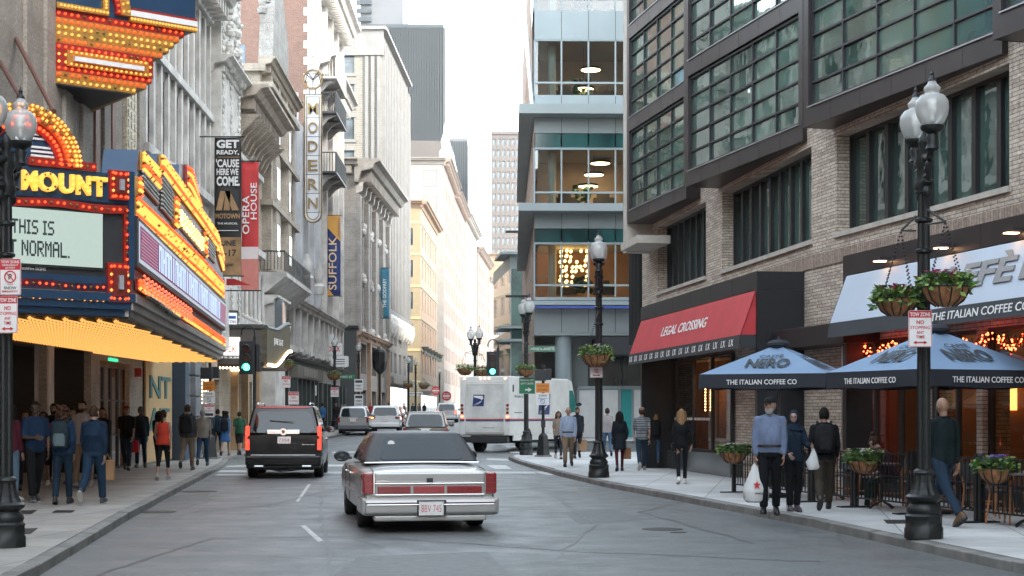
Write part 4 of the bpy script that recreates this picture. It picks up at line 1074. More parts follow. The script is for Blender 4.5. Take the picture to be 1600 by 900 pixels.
for i in range(12): m = WO.mb(); m.ball((.08+i*.14, 3.2, 3.47), .045, 6, 4); m.build('bulb', BW_, om)
# small board above the opera marquee
hs = thing('hotel_sign', 'small framed sign board with blue and red lines above the opera marquee', 'sign', tuple(WO.pt(.3, 5.4, -.1)), world=True)
z0_, z1_ = WO.uz(355, 507)[1], WO.uz(355, 489)[1]; u1_ = WO.uz(370, 500)[0]
m = WO.mb(); m.box(.0, u1_+.05, -.15, -.02, z0_-.06, z1_+.1); m.box(.2, .26, -.1, -.05, 5.2, z0_-.06); m.box(.75, .81, -.1, -.05, 5.2, z0_-.06); m.build('frame', paint((.07,.07,.05), .5), hs)
m = WO.mb(); m.box(.03, u1_, -.17, -.152, z0_, z1_); m.build('board', MEMIT('board_pale', (.8,.9,1), 0.121), hs)
m = WO.mb(); m.text('BOSTON', .1, u1_-.05, z0_+.04, z0_+.16, -.171, .004, .02); m.build('lettering', paint((.5,.06,.04), .5), hs)
m = WO.mb(); m.box(.1, u1_-.05, -.175, -.171, z0_+.22, z0_+.33); m.build('blue_line', paint((.03,.13,.4), .5), hs)

# ---- buff sandstone building with balcony
l_ = LWALL(76.05, 88.0); L = l_.L
lo = grid(.6, L-.4, 4, .38, 9.2, 3.0, 3, 2.0)+[(1.5, 3.2, .1, 4.0), (5.2, 8.5, .2, 4.6), (2.2, 4.6, 5.2, 7.2)]
near = [(20-3.1, 20-1.6, 15.6, 17.6), (20-8, 20-6.4, 15.6, 17.6), (20-3.1,20-1.6,11.5,13.6)]
lb = building('sandstone_building', 'buff sandstone building with a stone gable, iron balcony and blue metal roof edge', l_, 20, 18.3, BEIGE, lo, near, rev=.3, gm=WINGLASS, nx=2)
NW = b_nw[lb.name]
course(NW, 0, NW.L+.3, 17.9, .35, .35, BEIGE, lb, 'parapet_moulding'); course(NW, 0, NW.L, 16.7, .22, .03, paint((.26,.14,.10), .8), lb, 'red_band'); course(NW, 0, NW.L, 16.1, .22, .03, paint((.26,.14,.10), .8), lb, 'red_band'); course(NW, 0, NW.L+.1, 15.0, .3, .2, BEIGE, lb)
m = NW.mb(); m.box(10, NW.L-.8, .5, .7, 18.35, 19.3); m.build('metal_roof', M('blue_zinc', (.16,.23,.30), .45, .3, .12, 2), lb)
for i in range(7): m = NW.mb(); m.box(NW.L-8+i*1.05, NW.L-8+i*1.05+.06, .45, .5, 18.35, 19.3); m.build('roof_seam', bpy.data.materials['blue_zinc'], lb)
cornice(l_, 0, L, 18.6, .8, .7, BEIGE, lb, .5)
m = l_.mb(); m.prism([(3.0,18.3),(L-1.5,18.3),(L-2,21.5),(L/2+1,24.0),(L/2-.5,24.3),(4,22),(3.4,20)], -.2, .5); m.build('gable', STONE_G, lb)
random.seed(4)
for k in range(7):
    m = l_.mb(); u = 1.6+k*1.5; z = 21.2+2.9*(1-abs(k-3)/3.2); m.lathe([(.22,0),(.26,.25),(.14,.35),(.2,.7),(.05,1.3),(0,1.5)], (u, .1, z-.3), 8); m.build('finial', STONE_G, lb, smooth=True)
for i in range(4):
    m = l_.mb(); u = 1.0+i*3.2; m.box(u-.3, u+.3, -.45, .02, 8.6, 18.6); m.build('pilaster', BEIGE, lb)
for i in range(2):
    m = l_.mb(); u = 2.6+i*5.2; m.slab([(u-1.0, 0), (u-.7, -.55), (u+.7, -.55), (u+1.0, 0)], 8.6, 17.0); m.build('bow_window_wall', BEIGE, lb)
    for z in (9.4, 12.2, 14.8): m = l_.mb(); m.box(u-.55, u+.55, -.575, -.552, z, z+1.5); m.build('bow_glass', WINGLASS, lb)
for z in (11.6, 14.4, 17.2): course(l_, 0, L, z, .25, .62, BEIGE, lb)
m = l_.mb(); m.prof([(.02,7.3),(-.35,7.5),(-1.1,8.1),(-1.25,8.2),(-1.25,8.4),(.02,8.4)], 0, L); m.build('balcony_floor', TERRA2, lb)
m = l_.mb(); m.box(0, L, -1.2, -1.16, 9.35, 9.42); m.box(0, L, -1.2, -1.16, 8.45, 8.5)
for i in range(46): m.box(i*L/45-.015, i*L/45+.015, -1.19, -1.17, 8.5, 9.35)
for i in range(8): m.box(-.02, .02, -1.18+i*.16, -1.15+i*.16, 8.5, 9.35)
m.box(-.03,.03,-1.2,0,9.35,9.42); m.build('balcony_railing', BLK2, lb)
m = l_.mb(); m.box(.0, 4.6, -.7, .02, .13, 7.3); m.build('great_pier', TERRA2, lb)
cornice(l_, 0, 4.8, 7.3, .9, .9, TERRA, lb, .4)
course(l_, 0, L, 5.0, .3, .5, TERRA2, lb)
m = l_.mb(); pts = [(-.1,5.3),(.75,5.3),(.75,6.7)]+[(.325+.425*math.cos(q*math.pi/8), 6.7+.45*math.sin(q*math.pi/8)) for q in range(1,8)]+[(-.1,6.7)]
m.prism(pts, -1.05, -.72); m.build('arched_light_frame', paint((.11,.13,.14), .5), lb)
m = l_.mb(); m.prism([(p[0]*.7+.1, 5.4+(p[1]-5.3)*.85) for p in pts], -1.10, -1.06); m.build('arched_light', paint((.75,.5,.38), .4), lb)

# ---- pale grey theatre front, then the brick and stone tower
w_ = LWALL(88.05, 101.0); L = w_.L
wo = grid(1.2, L-.6, 4, .30, 8.8, 3.1, 3, 2.4)+grid(.8, L-.6, 4, .46, 5.3, 0, 1, 1.9)+[(1, 3.6, .1, 3.6), (4.4, 8.0, .1, 3.6), (8.8, 12.2, .1, 3.6)]
wb = building('grey_theatre_front', 'narrow pale grey theatre front with carved piers behind the tall MODERN sign', w_, 20, 18.6, GREYST, wo, rev=.4, gm=WINGLASS, nx=2, cat='theatre')
t_ = LWALL(101.05, 117.0); L2 = t_.L
to = grid(.8, L2-.8, 4, .34, 8.8, 3.35, 6, 2.2)+grid(.8, L2-.6, 5, .46, 5.3, 0, 1, 1.9)+[(1, 4, .1, 3.6), (5, 9.0, .1, 3.6), (10, 15, .1, 3.6)]
nearw = grid(20-7.4, 20-1.0, 2, .32, 22.6, 3.6, 2, 2.3)+grid(20-7.4, 20-1.0, 2, .32, 30, 3.6, 2, 2.3)
tb = building('brick_tower', 'red brick building with white stone quoins and a stone front with black balconies', t_, 20, 37, TERRA2, to, nearw, rev=.3, gm=WINGLASS, nmat=REDBR, nx=2)
for wl, bb_, LL in ((w_, wb, L), (t_, tb, L2)):
    cornice(wl, 0, LL, 8.1, .55, .5, TERRA2, bb_, .45); cornice(wl, 0, LL, 4.8, .5, .35, paint((.06,.06,.055), .5), bb_, 0)
    n = int(LL/2.6)
    for i in range(n+1):
        m = wl.mb(); u = .25+i*(LL-.5)/n; m.box(u-.22, u+.22, -.28, .02, 4.9, 7.6); m.box(u-.3, u+.3, -.42, .02, 5.0, 5.35); m.build('carved_pier', TERRA2, bb_, bevel=.03)
    for i in range(n):
        m = wl.mb(); u = .25+(i+.5)*(LL-.5)/n; m.prof([(0,4.86),(-.5,5.1),(-.45,5.35),(0,5.35)], u-.6, u+.6); m.build('window_sill', TERRA2, bb_)
for i in range(5):
    m = w_.mb(); u = .3+i*(L-.6)/4; m.box(u-.32, u+.32, -.35, .02, 8.3, 17.8); m.build('pilaster', GREYST, wb)
for k in range(2): m = w_.mb(); m.lathe([(.3,0),(.4,.5),(.2,.7),(.32,1.3),(.1,1.9)], (3.5+k*6, -.6, 8.9), 8); m.build('carved_bracket', TERRA2, wb, smooth=True)
for i in range(5):
    m = t_.mb(); u = .3+i*(L2-.6)/4; m.box(u-.25, u+.25, -.3, .02, 8.3, 36); m.build('pilaster', TERRA2, tb)
cornice(t_, 0, L2, 29.8, 1.5, 1.4, TERRA, tb, .6, ends=.4); cornice(t_, 0, L2, 24.4, 1.3, 1.3, TERRA, tb, .6, ends=.4)
NW = b_nw[tb.name]
for k in range(34):
    m = NW.mb(); wq = .75 if k % 2 else .5; m.box(NW.L-wq, NW.L+.005, -.03, .02, 19+k*.52, 19+k*.52+.49); m.build('quoin', TERRA2, tb)
for z in (22.6, 26.2): 
    for o in nearw[:2]: m = NW.mb(); m.box(o[0]-.15, o[1]+.15, -.08, .02, z-.2, z-.003); m.build('stone_sill', TERRA, tb)
for z, k in ((20.8, 1), (17.0, 1), (23.0, 0)):
    m = t_.mb(); a, b = .2, 7; m.box(a, b, -1.3, .0, z-.12, z)
    for u in [a+i*.18 for i in range(int((b-a)/.18)+1)]: m.box(u-.02, u+.02, -1.3, -1.26, z, z+1.15)
    for i in range(7): m.box(a-.02, a+.02, -1.26+i*.18, -1.22+i*.18, z, z+1.15)
    m.box(a, b, -1.31, -1.25, z+1.15, z+1.22); m.box(a-.03, a+.03, -1.3, 0, z+1.15, z+1.22); m.build('iron_balcony', BLK2 if k else TERRA2, tb)
    for u in (1.0, 3.5, 6): m = t_.mb(); m.prof([(0,z-1.0),(-.35,z-.8),(-.7,z-.4),(-1.2,z-.14),(0,z-.14)], u-.12, u+.12); m.build('bracket', TERRA2, tb)
# pub front at street level
m = w_.mb(); m.box(.2, w_.L, -.5, -.02, 3.65, 4.35); m.build('shop_fascia', paint((.13,.12,.10), .6), wb)
m = w_.mb(); m.text('COMMONWEALTH', 2.6, 9.5, 3.85, 4.15, -.50, .02) if False else m.box(2.6, 9.5, -.53, -.5, 3.78, 4.25); m.build('fascia_panel', paint((.24,.22,.19), .6), wb)
GRN = paint((.018,.028,.026), .5)
for wl, bb_ in ((w_, wb), (t_, tb)):
    m = wl.mb(); 
    for i in range(7): m = wl.mb(); u = .2+i*(wl.L-.6)/6; m.box(u, u+.3, -.45, -.01, .1, 3.6); m.build('shopfront_pier', GRN, bb_)

# ---- dark stone building with carved window bays
d_ = Wall((-12.0, 123.0), (-11.35, 145.5)); L = d_.L
do = grid(1.0, L-.6, 4, .34, 8.6, 4.0, 3, 3.5)+grid(.6, L-.4, 3, .7, 4.8, 0, 1, 2.4)+grid(.6, L-.4, 3, .7, .3, 0, 1, 3.2)
DS = MBRICK('grey_brown_stone', (.36,.335,.305), (.32,.295,.27), (.16,.15,.14), bw=1.0, bh=.5, ms=.006, var=.25, bump=.3, stain=.5)
db = building('cast_front_building', 'grey-brown corner building with tall carved window bays and a heavy cornice', d_, 14, 20.4, DS, do, grid(14-5,14-1,1,.3,10,3.5,3,2), rev=.7, gm=WINGLASS, nx=2, nz=3)
cornice(d_, 0, L, 21.2, 1.9, 1.8, DS, db, .9, ends=.6)
for i in range(9): m = d_.mb(); u = .5+i*(L-1)/8; m.prof([(0,18.6),(-.4,18.8),(-.5,19.4),(-1.1,19.8),(0,19.9)], u-.22, u+.22); m.build('bracket', TERRA2, db)
for i in range(5): m = d_.mb(); u = .6+i*(L-1.2)/4; m.box(u-.55, u+.55, -.35, .02, 7.6, 18.5); m.build('pilaster', DS, db, bevel=.05)
random.seed(12)
for j in range(3):
    for i in range(4):
        m = d_.mb(); uc = 1.0+(i+.5)*(L-1.6)/4
        for k in range(8): m.ball((uc+random.uniform(-.55,.55), -.1+random.uniform(-.15,.1), 12.15+j*4.0-4+random.uniform(-.3,.35)), random.uniform(.14,.3), 6, 4)
        m.build('carved_spandrel', TERRA2, db, smooth=True)
cornice(d_, 0, L, 8.0, .6, .6, M('salmon_stone', (.36,.24,.17), .8, 0, .15, 2), db, 0)
for i in range(4): m = d_.mb(); u = .3+i*(L-.6)/3; m.box(u-.4, u+.4, -.3, .02, .13, 7.4); m.build('pier', bpy.data.materials['salmon_stone'], db)
NW = b_nw[db.name]; m = NW.mb(); m.box(NW.L-3.4, NW.L+.1, -.35, -.003, 0, 8.0); m.build('dark_corner_shop', paint((.035,.038,.038), .5), db)
cornice(NW, NW.L-3.5, NW.L, 8.4, .5, .5, paint((.06,.06,.06), .5), db, 0); cornice(NW, 0, NW.L, 21.2, 1.2, 1.2, DS, db, .9)

# ---- tall white building
h_ = Wall((-11.9, 146.0), (-11.2, 171.5)); L = h_.L
WB_ = MBRICK('cream_brick', (.24,.22,.185), (.215,.195,.165), (.42,.38,.32), bw=.6, bh=.2, ms=.01, var=.2, bump=.2, stain=.25)
WS_ = M('white_stone', (.19,.187,.178), .7, 0, .12, 1.2, .15, 10)
ho = grid(1.2, L-1.0, 8, .34, 12.2, 3.05, 7, 2.1)+grid(.8, L-.8, 5, .5, 5.6, 2.7, 2, 2.0)
hn = [(16-3.9+.0, 16-2.5, 18.6+k*3.02-4.0+.0, 18.6+k*3.02-2.0) for k in range(7)]+[(4, 5.5, 15+k*3, 17+k*3) for k in range(6)]
hb = building('white_office_building', 'tall cream and white office building with vertical piers and sunlit end wall', h_, 16, 36.6, WS_, ho, hn, rev=.3, nmat=WB_, nz=2)
for i in range(18):
    m = h_.mb(); u = .3+i*(L-.6)/17; m.box(u-.16, u+.16, -.35, .02, 11.6, 35.5); m.build('pier', WS_, hb)
NW = b_nw[hb.name]
for i in range(3): m = NW.mb(); m.box(NW.L-1.5+i*.55, NW.L-1.5+i*.55+.3, -.25, .02, 4, 34.2); m.build('pier', WS_, hb)
course(NW, 0, NW.L+.2, 34.3, 2.5, .25, WS_, hb, 'parapet'); course(NW, 0, NW.L+.4, 36.6, .3, .5, WS_, hb, 'parapet_cap'); course(h_, 0, L, 36.6, .3, .5, WS_, hb, 'parapet_cap')
for o in hn: m = NW.mb(); m.box(o[0]-.2, o[1]+.2, -.12, .02, o[2]-.3, o[2]-.003); m.build('stone_sill', WS_, hb); 
for o in hn: m = NW.mb(); m.box(o[0]-.15, o[1]+.15, -.06, .02, o[3]+.003, o[3]+.3); m.build('lintel', WS_, hb)
course(h_, 0, L, 10.8, .6, .5, WS_, hb)
random.seed(8)
for i in range(9):
    m = h_.mb(); u = 1.2+i*(L-2.4)/8
    m.lathe([(.1,-.7),(.35,-.3),(.55,.4),(.5,1.0),(.3,1.3)], (u, -.4, 9.6), 7); m.build('carved_capital', TERRA, hb)
m = h_.mb(); m.box(0, L, -1.1, -.02, 4.4, 5.0); m.build('shop_canopy', paint((.16,.14,.12), .5), hb)
GB_ = MGLASS('shop_window_dark', (.03,.035,.035), .05, .1, 1.7)
for i in range(6): m = h_.mb(); u = .6+i*(L-1.2)/6; m.box(u, u+(L-1.2)/6-.5, -.03, -.005, .5, 4.2); m.build('shop_window', GB_, hb)

# ---- yellow building
y_ = Wall((-10.75, 188.0), (-10.2, 217.5)); L = y_.L
YB = M('yellow_stone', (.26,.205,.125), .75, 0, .08, 1.5, .1, 10); YB2 = M('peach_stone', (.25,.175,.12), .75, 0, .08, 1.5, .1, 10)  # yellow and peach are plain base colours of the stone
yo = grid(.8, L-.6, 6, .42, 6.4, 3.75, 5, 2.3)
yn = [(12-1.9, 12-.9, 6.4+3.75*k, 8.4+3.75*k) for k in range(5)]
yb = building('yellow_building', 'yellow stone building with evenly spaced windows and a pointed parapet', y_, 12, 26.2, YB2, yo, yn, rev=.25, nmat=YB, nx=1, nz=1)
for k in range(6): z = 5.2+3.75*k; course(b_nw[yb.name], 0, 12, z, .3, .08, paint((.50,.36,.18), .7), yb); course(y_, 0, L, z, .3, .08, YB, yb)
cornice(y_, 0, L, 26.6, .9, .8, YB2, yb, 0); cornice(b_nw[yb.name], 0, 12, 26.6, .9, .8, YB2, yb, 0)
m = y_.mb(); m.prism([(L*.35,26.6),(L*.65,26.6),(L*.5,29.2)], -.3, .3); m.build('parapet_gable', YB, yb)
m = y_.mb(); m.box(1.5, 5, -1.2, -.1, 3.9, 4.3); m.build('shop_canopy', paint((.12,.11,.1), .5), yb)
for i in range(5): m = y_.mb(); u = .6+i*(L-1.2)/5; m.box(u, u+(L-1.2)/5-.6, -.03, -.005, .5, 3.8); m.build('shop_window', GB_, yb)
for i in range(6): m = y_.mb(); u = 1+i*(L-2)/5; m.lathe([(.35,0),(.2,.4),(.5,.9)], (u, -.5, 8.6), 7); m.build('sconce', paint((.07,.08,.07), .5), yb)

# ---- the buildings beyond, down the left side of the street
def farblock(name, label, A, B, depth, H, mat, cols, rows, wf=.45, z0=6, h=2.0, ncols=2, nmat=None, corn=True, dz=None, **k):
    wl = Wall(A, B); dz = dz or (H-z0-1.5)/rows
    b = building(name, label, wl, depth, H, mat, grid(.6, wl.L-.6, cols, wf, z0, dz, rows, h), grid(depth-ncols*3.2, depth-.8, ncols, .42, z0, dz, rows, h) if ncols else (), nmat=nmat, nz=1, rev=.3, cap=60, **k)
    if corn:
        cornice(wl, 0, wl.L, H+.5, 1.2, 1.1, mat, b, 1.4); cornice(b_nw[b.name], 0, depth, H+.5, 1.0, .9, nmat or mat, b, 0)
    return b
PK = M('pink_white_stone', (.19,.15,.125), .75, 0, .1, 1.2, .1, 8); PK2 = M('white_glazed_stone', (.20,.185,.165), .6, 0, .1, 1.2, .15, 6); OR_ = M('orange_stone', (.24,.16,.10), .75, 0, .1, 1.2)
f1 = farblock('spired_building', 'tall pale building with a row of green-white pinnacles along its roof', (-9.7,228), (-9.25,258), 16, 37.5, PK, 7, 9, .4, ncols=0, nmat=PK2)
NW = b_nw[f1.name]
for k in range(8): window(f1, NW, 16-3.0, 16-1.0, 8+k*3.7, 10.4+k*3.7, -.02, 1, 2, .08, WFAR, FARGLASS)
for i in range(8):
    m = Wall((-9.7,228), (-9.25,258)).mb(); m.lathe([(.7,0),(.75,1),(.35,1.6),(.5,2.4),(.15,3.8),(0,5.2)], (.8+i*4, 0, 38), 8); m.build('pinnacle', M('verdigris_stone', (.42,.50,.43), .7, 0, .15, 2) if i == 0 else bpy.data.materials['verdigris_stone'], f1)
farblock('cream_block', 'cream stone block with carved bays next past the spired building', (-9.2,259), (-8.5,290), 14, 37, PK, 6, 9, .4)
farblock('white_terracotta_block', 'white terracotta block with a heavy curled cornice far down the street', (-8.4,291), (-7.2,328), 14, 37.5, PK2, 6, 9, .4)
farblock('dark_corniced_block', 'pale block under a dark sloping cornice far down the street', (-7.0,330), (-5.2,372), 14, 35.5, PK, 6, 8, .4)
farblock('low_white_block', 'lower white block with a plain front where the street bends', (-5.0,374), (-3.4,400), 12, 33, PK2, 4, 6, .3)
f5 = farblock('orange_arched_building', 'orange stone building closing the street with one large arched window', (-2.9,420), (0.4,470), 15, 43, OR_, 5, 10, .45, ncols=0)
m = b_nw[f5.name].mb(); m.prism([(9.5,32),(12.5,32),(12.5,35.5)]+[(11+1.5*math.cos(q*math.pi/8), 35.5+1.4*math.sin(q*math.pi/8)) for q in range(1,8)]+[(9.5,35.5)], -.06, .02); m.build('arched_window', M('pale_window', (.6,.66,.7), .3), f5)
farblock('peach_end_block', 'narrow peach block filling the end of the street', (.6,440), (3.4,500), 10, 38, PK, 5, 9, .4)
farblock('distant_cream_block', 'low cream block at the far end between the street walls', (3.6,520), (8,560), 14, 40, PK2, 4, 9, .4)
# ------------------------------------------------------------------ towers beyond
def slabtower(name, label, X0, X1, Y, depth, H, mat, fins, finm, finw, rows, rowm, ry, group=None, z0=0):
    wl = Wall((X0, Y), (X1, Y)); t = thing(name, label, 'skyscraper', (X0, Y, 0), world=True)
    m = wl.mb(); m.box(0, wl.L, 0, depth, z0, H); m.build('tower_shaft', mat, t)
    m = wl.mb(); n = fins
    for i in range(n+1): u = wl.L*i/n; m.box(u-finw/2, u+finw/2, -.5, -.002, z0, H-1)
    m.build('vertical_fins', finm, t)['kind'] = 'stuff'
    if rows:
        m = wl.mb()
        for j in range(rows): z = z0+(H-z0)*(j+.5)/rows; m.box(0, wl.L, -.2, -.003, z-ry/2, z+ry/2)
        m.build('floor_bands', rowm, t)['kind'] = 'stuff'
    return t
TG = M('tower_grey_glass', (.022,.03,.034), .3, .2, .12, .05); TF = M('tower_concrete', (.045,.054,.058), .7, 0, .08, .1); TF2 = M('tower_pale_concrete', (.09,.098,.105), .7, 0, .08, .1)
def px_x(px, Y): return (px-CX)/F_*Y
t1 = slabtower('grey_skyscraper', 'tall grey skyscraper with close vertical ribs behind the white office building', px_x(572,450), px_x(693,450), 450, 40, 111, TG, 30, TF, 1.1, 34, TG, .9)
m = MB(); m.box(px_x(563,452), px_x(629,452), 452, 480, 100, 140); m.build('upper_block', TF2, t1)
m = MB()
for i in range(9): m.box(px_x(563,452)-1, px_x(563,452)+3.2, 450.5, 451.9, 112+i*2.4, 113.2+i*2.4)
m.build('louvres', TG, t1)
m = MB(); m.box(px_x(566,449), px_x(693,449), 448.6, 449.4, 72, 78); m.build('mechanical_band', M('brown_louvre_band', (.06,.05,.042), .6, 0, .1, .2), t1)
t2 = slabtower('pale_grey_tower', 'smaller plain grey tower to the right of the ribbed skyscraper', px_x(690,520), px_x(730,520), 520, 40, 91, M('far_grey_stone', (.11,.12,.13), .7, 0, .06, .1), 14, TF, .35, 0, TF, 1)
for k in range(5): m = MB(); m.box(px_x(711,519), px_x(728,519), 519.2, 519.9, 60-k*5.2, 61.8-k*5.2); m.build('window_band', TG, t2)
# gridded tower, upper floors in sun
Y = 480; X0, X1 = px_x(767, Y), px_x(822, Y); wl = Wall((X0, Y), (X1, Y)); H = 86
PT = M('pinkish_concrete', (.095,.083,.075), .7, 0, .06, .1)
t3 = thing('gridded_tower', 'slim office tower with a regular grid of square windows at the end of the street', 'skyscraper', (X0, Y, 0), world=True)
ops3 = [(.5+i*1.42, .5+i*1.42+.95, 6+j*3.3, 6+j*3.3+2.0) for j in range(24) for i in range(6)]
ops3.sort(key=lambda o: -o[2])
m = wl.mb(); m.wall(0, wl.L, 0, H, ops3, .6); m.build('wall', PT, t3)
m = wl.mb(); m.quad((0,30,0),(0,0,0),(0,0,H),(0,30,H)); m.quad((wl.L,0,0),(wl.L,30,0),(wl.L,30,H),(wl.L,0,H)); m.quad((wl.L,30,0),(0,30,0),(0,30,H),(wl.L,30,H)); m.quad((0,0,H),(wl.L,0,H),(wl.L,30,H),(0,30,H)); m.build('side_wall', PT, t3)
rect_windows(t3, wl, ops3, .5, 1, 1, .08, WFAR, FARGLASS, 100)
for k in range(24): m = wl.mb(); m.box(wl.L-1.5, wl.L-.2, -.5, -.003, 6+k*3.3, 8.4+k*3.3); m.build('corner_glass', M('pale_corner_glass', (.2,.23,.25), .2) if k == 0 else bpy.data.materials['pale_corner_glass'], t3)
course(wl, 0, wl.L, H-.8, .8, .4, PT, t3, 'parapet')

# ------------------------------------------------------------------ right: glass building across the side street
GY = 84.0; gx = 1.18
gl = Wall((gx, GY), (34, GY+.7)); gs = Wall((.85, 132), (gx, GY))     # face toward us; face along the street (far to near)
gt = thing('glass_building', 'pale grey and glass office building with ledges and lit floors across the side street', 'building', (gx, GY, .2), world=True)
PANL = M('pale_blue_grey_panel', (.27,.315,.325), .45, .15, .07, .5); PANG = M('grey_metal_panel', (.26,.29,.29), .5, .1, .08, .5); TEAL = MGLASS('teal_spandrel', (.018,.07,.068), .12, .05, 1.6)
zy = lambda y: EYE+(HY-y)*GY/F_
CLG = MCLEAR('office_glass', (.62,.72,.69), 2.0, .01)
fl = [(520,470,'p'),(470,466,'m'),(466,380,'w'),(380,357,'t'),(357,334,'g'),(322,232,'w'),(232,208,'t'),(208,184,'g'),(170,150,'P'),(150,62,'w'),(62,18,'P'),(18,-70,'w'),(-70,-120,'P'),(-120,-200,'w')]
ub = gl.L
jn = [1.42*k for k in range(int(ub/1.42)+1)]+[ub]
for y0, y1, k in fl:
    z0, z1 = zy(y0), zy(y1)
    if k in 'pmgP':
        m = gl.mb(); m.box(0, ub, -.02 if k != 'm' else -.3, .25, z0+.003, z1-.003); m.mi = 1
        for u in jn[1:-1]: m.box(u-.012, u+.012, -.026, -.018, z0+.01, z1-.01)
        m.build('spandrel_panel', [{'p':PANG,'m':PANG,'g':PANG,'P':PANL}[k], DKMET2], gt)
    elif k == 't':
        for a, b in zip(jn[:-1], jn[1:]): m = gl.mb(); m.box(a+.04, b-.04, .05, .2, z0+.01, z1-.01); m.build('teal_pane', TEAL, gt)
        m = gl.mb(); m.box(0, ub, -.03, .1, z0-.06, z0+.05); m.build('rail', PANL, gt)
    else:
        for a, b in zip(jn[:-1], jn[1:]): m = gl.mb(); m.quad((a+.04,.1,z0),(b-.04,.1,z0),(b-.04,.1,z1),(a+.04,.1,z1)); m.build('glass_pane', CLG, gt)
        m = gl.mb()
        for u in jn: m.box(u-.04, u+.04, 0, .2, z0, z1)
        zr = z0+.24*(z1-z0); m.box(0, ub, .02, .18, zr-.05, zr+.05); m.box(0, ub, .0, .2, z0-.001, z0+.06); m.box(0, ub, 0, .2, z1-.06, z1)
        m.build('mullion_frame', PANL, gt)
for y0, y1 in ((334,322), (184,169)):
    z0, z1 = zy(y0), zy(y1); m = MB(); m.slab([(.35,GY-1.3),(34,GY-.5),(34,GY+1),(gx,GY+1),(gx,GY+34),(.35,GY+34)], z0+.004, z1-.004); m.build('ledge', PANG, gt)
m = MB(); m.slab([(.75,GY-.9),(34,GY-.2),(34,GY+.6),(.75,GY+.6)], zy(478), zy(472)); m.build('ledge', PANL, gt)
m = gl.mb(); m.box(0, 14, -.92, -.88, zy(483), zy(480)); m.build('blue_light_strip', MEMIT('blue_led', (.1,.2,1), .03), gt)
# interiors: floors, rear walls, ceiling lamps
INT = M('brown_office_wall', (.60,.47,.38), .8, 0, .5, .25); INW = M('orange_lit_wall', (.38,.22,.12), .8, 0, .4, .4); CEIL = paint((.35,.33,.3), .7)
for y0, y1, lit in ((466,380,1),(322,232,0),(150,62,0),(18,-70,0)):
    z0, z1 = zy(y0), zy(y1)
    m = gl.mb(); m.box(.3, ub, .3, 8.9, z1+.0, z1+.15); m.box(.3, ub, .3, 8.9, z0-.2, z0-.03); m.build('floor_slab', CEIL, gt)
    m = gl.mb(); m.box(.3, ub, 5.2, 5.3, z0, z1); m.build('rear_partition', INW if lit else INT, gt)
    for k in range(3): m = gl.mb(); m.cyl((1.0+k*4.4, 1.6, z0), (1.0+k*4.4, 1.6, z1), .22, n=12); m.build('interior_column', WHT, gt)
    if not lit:
        for px_, py_, w in {322:((938,256,3.4),(928,274,2.4),(919,292,1.5)), 150:((937,79,3.4),(923,110,2.4),(912,140,1.5)), 18:((937,-50,3.4),(923,-20,2.4))}[y0]:
            c = gl.uz(px_, py_, w); c = (c[0], w, c[1]); m = gl.mb(); m.lathe([(0,0),(.50,0),(.52,.02)], c, 20); m.build('ceiling_lamp', MEMIT('disc_lamp', (1,.62,.30), 3.0) if 'disc_lamp' not in bpy.data.materials else bpy.data.materials['disc_lamp'], gt)
            m = gl.mb(); m.lathe([(.54,0),(.54,.12),(0,.12)], (c[0], c[1], c[2]+.022), 20); m.cyl((c[0],c[1],c[2]+.16),(c[0],c[1],z1),.01,n=4); m.build('lamp_shade', BLK2, gt)
    for k in range(6): m = gl.mb(); u = 1.2+k*2.1; m.box(u, u+1.2, 2.5, 3.1, z0+.4, z0+.8); m.box(u+.2,u+.9,3.1,3.2,z0+.4,z0+1.2); m.build('armchair', paint((.06,.05,.045), .7), gt)
    m = gl.mb(); random.seed(int(y0))
    for k in range(40): m.ball((2.6+random.uniform(-.5,.5), 1.4+random.uniform(-.3,.3), z0+.7+random.uniform(-.3,.5)), .12, 5, 4)
    m.build('indoor_plant', paint((.04,.09,.03), .6), gt)
random.seed(21)
DW = MEMIT('amber_disc', (1,.55,.2), 1.04); z0, z1 = zy(466), zy(380)
for j in range(9):
    for i in range(7):
        if random.random() < .12: continue
        u = 1.55+i*.27+random.uniform(-.08,.08); z = z0+.85+j*.27+random.uniform(-.06,.06)
        if u > 3.1: continue
        m = gl.mb(); m.cyl((u, 2.2+random.uniform(0,.6), z), (u, 2.25+random.uniform(.6,.65), z), .085, n=9); m.build('amber_lamp', DW, gt)
# ground floor
m = gl.mb(); m.box(1.5, ub, 3.0, 3.2, .3, zy(520)); m.build('ground_wall', PANG, gt)
for u in (1.55, 9.6): m = gl.mb(); m.cyl((u, .6, .3), (u, .6, zy(520)), .45, n=20); m.build('round_column', PANL, gt, smooth=True)
m = gl.mb(); m.box(-.02, ub, .0, 3.2, zy(524), zy(520)-.004); m.build('soffit', PANG, gt)
for i in range(4): m = gl.mb(); u = 3.0+i*1.9; m.box(u, u+1.8, 2.7, 2.95, 2.9, 4.8); m.build('dark_window', WINGLASS, gt)
TEALP = paint((.02,.34,.33), .4); 
for k, (a, b, mt) in enumerate(((865-850+2.0, 0, 0),)): pass
def gu(px): return gl.u(px, 2.4)
for a, b, mt in ((905,938,WHT), (942,966,WHT), (971,987,TEALP), (990,1005,WHT), (1006,1030,WHT), (1032,1060,TEALP)):
    m = gl.mb(); m.box(gu(a), gu(b), 2.4, 2.55, .3, 2.95); m.build('hoarding_panel', mt, gt)
m = gl.mb(); m.box(gu(902), gu(1062), 2.3, 2.6, 2.96, 3.15)
for p in (903, 940, 968.5, 988.5): m.box(gu(p)-.06, gu(p)+.06, 2.3, 2.6, .3, 2.96)
m.build('hoarding_frame', PANL, gt)
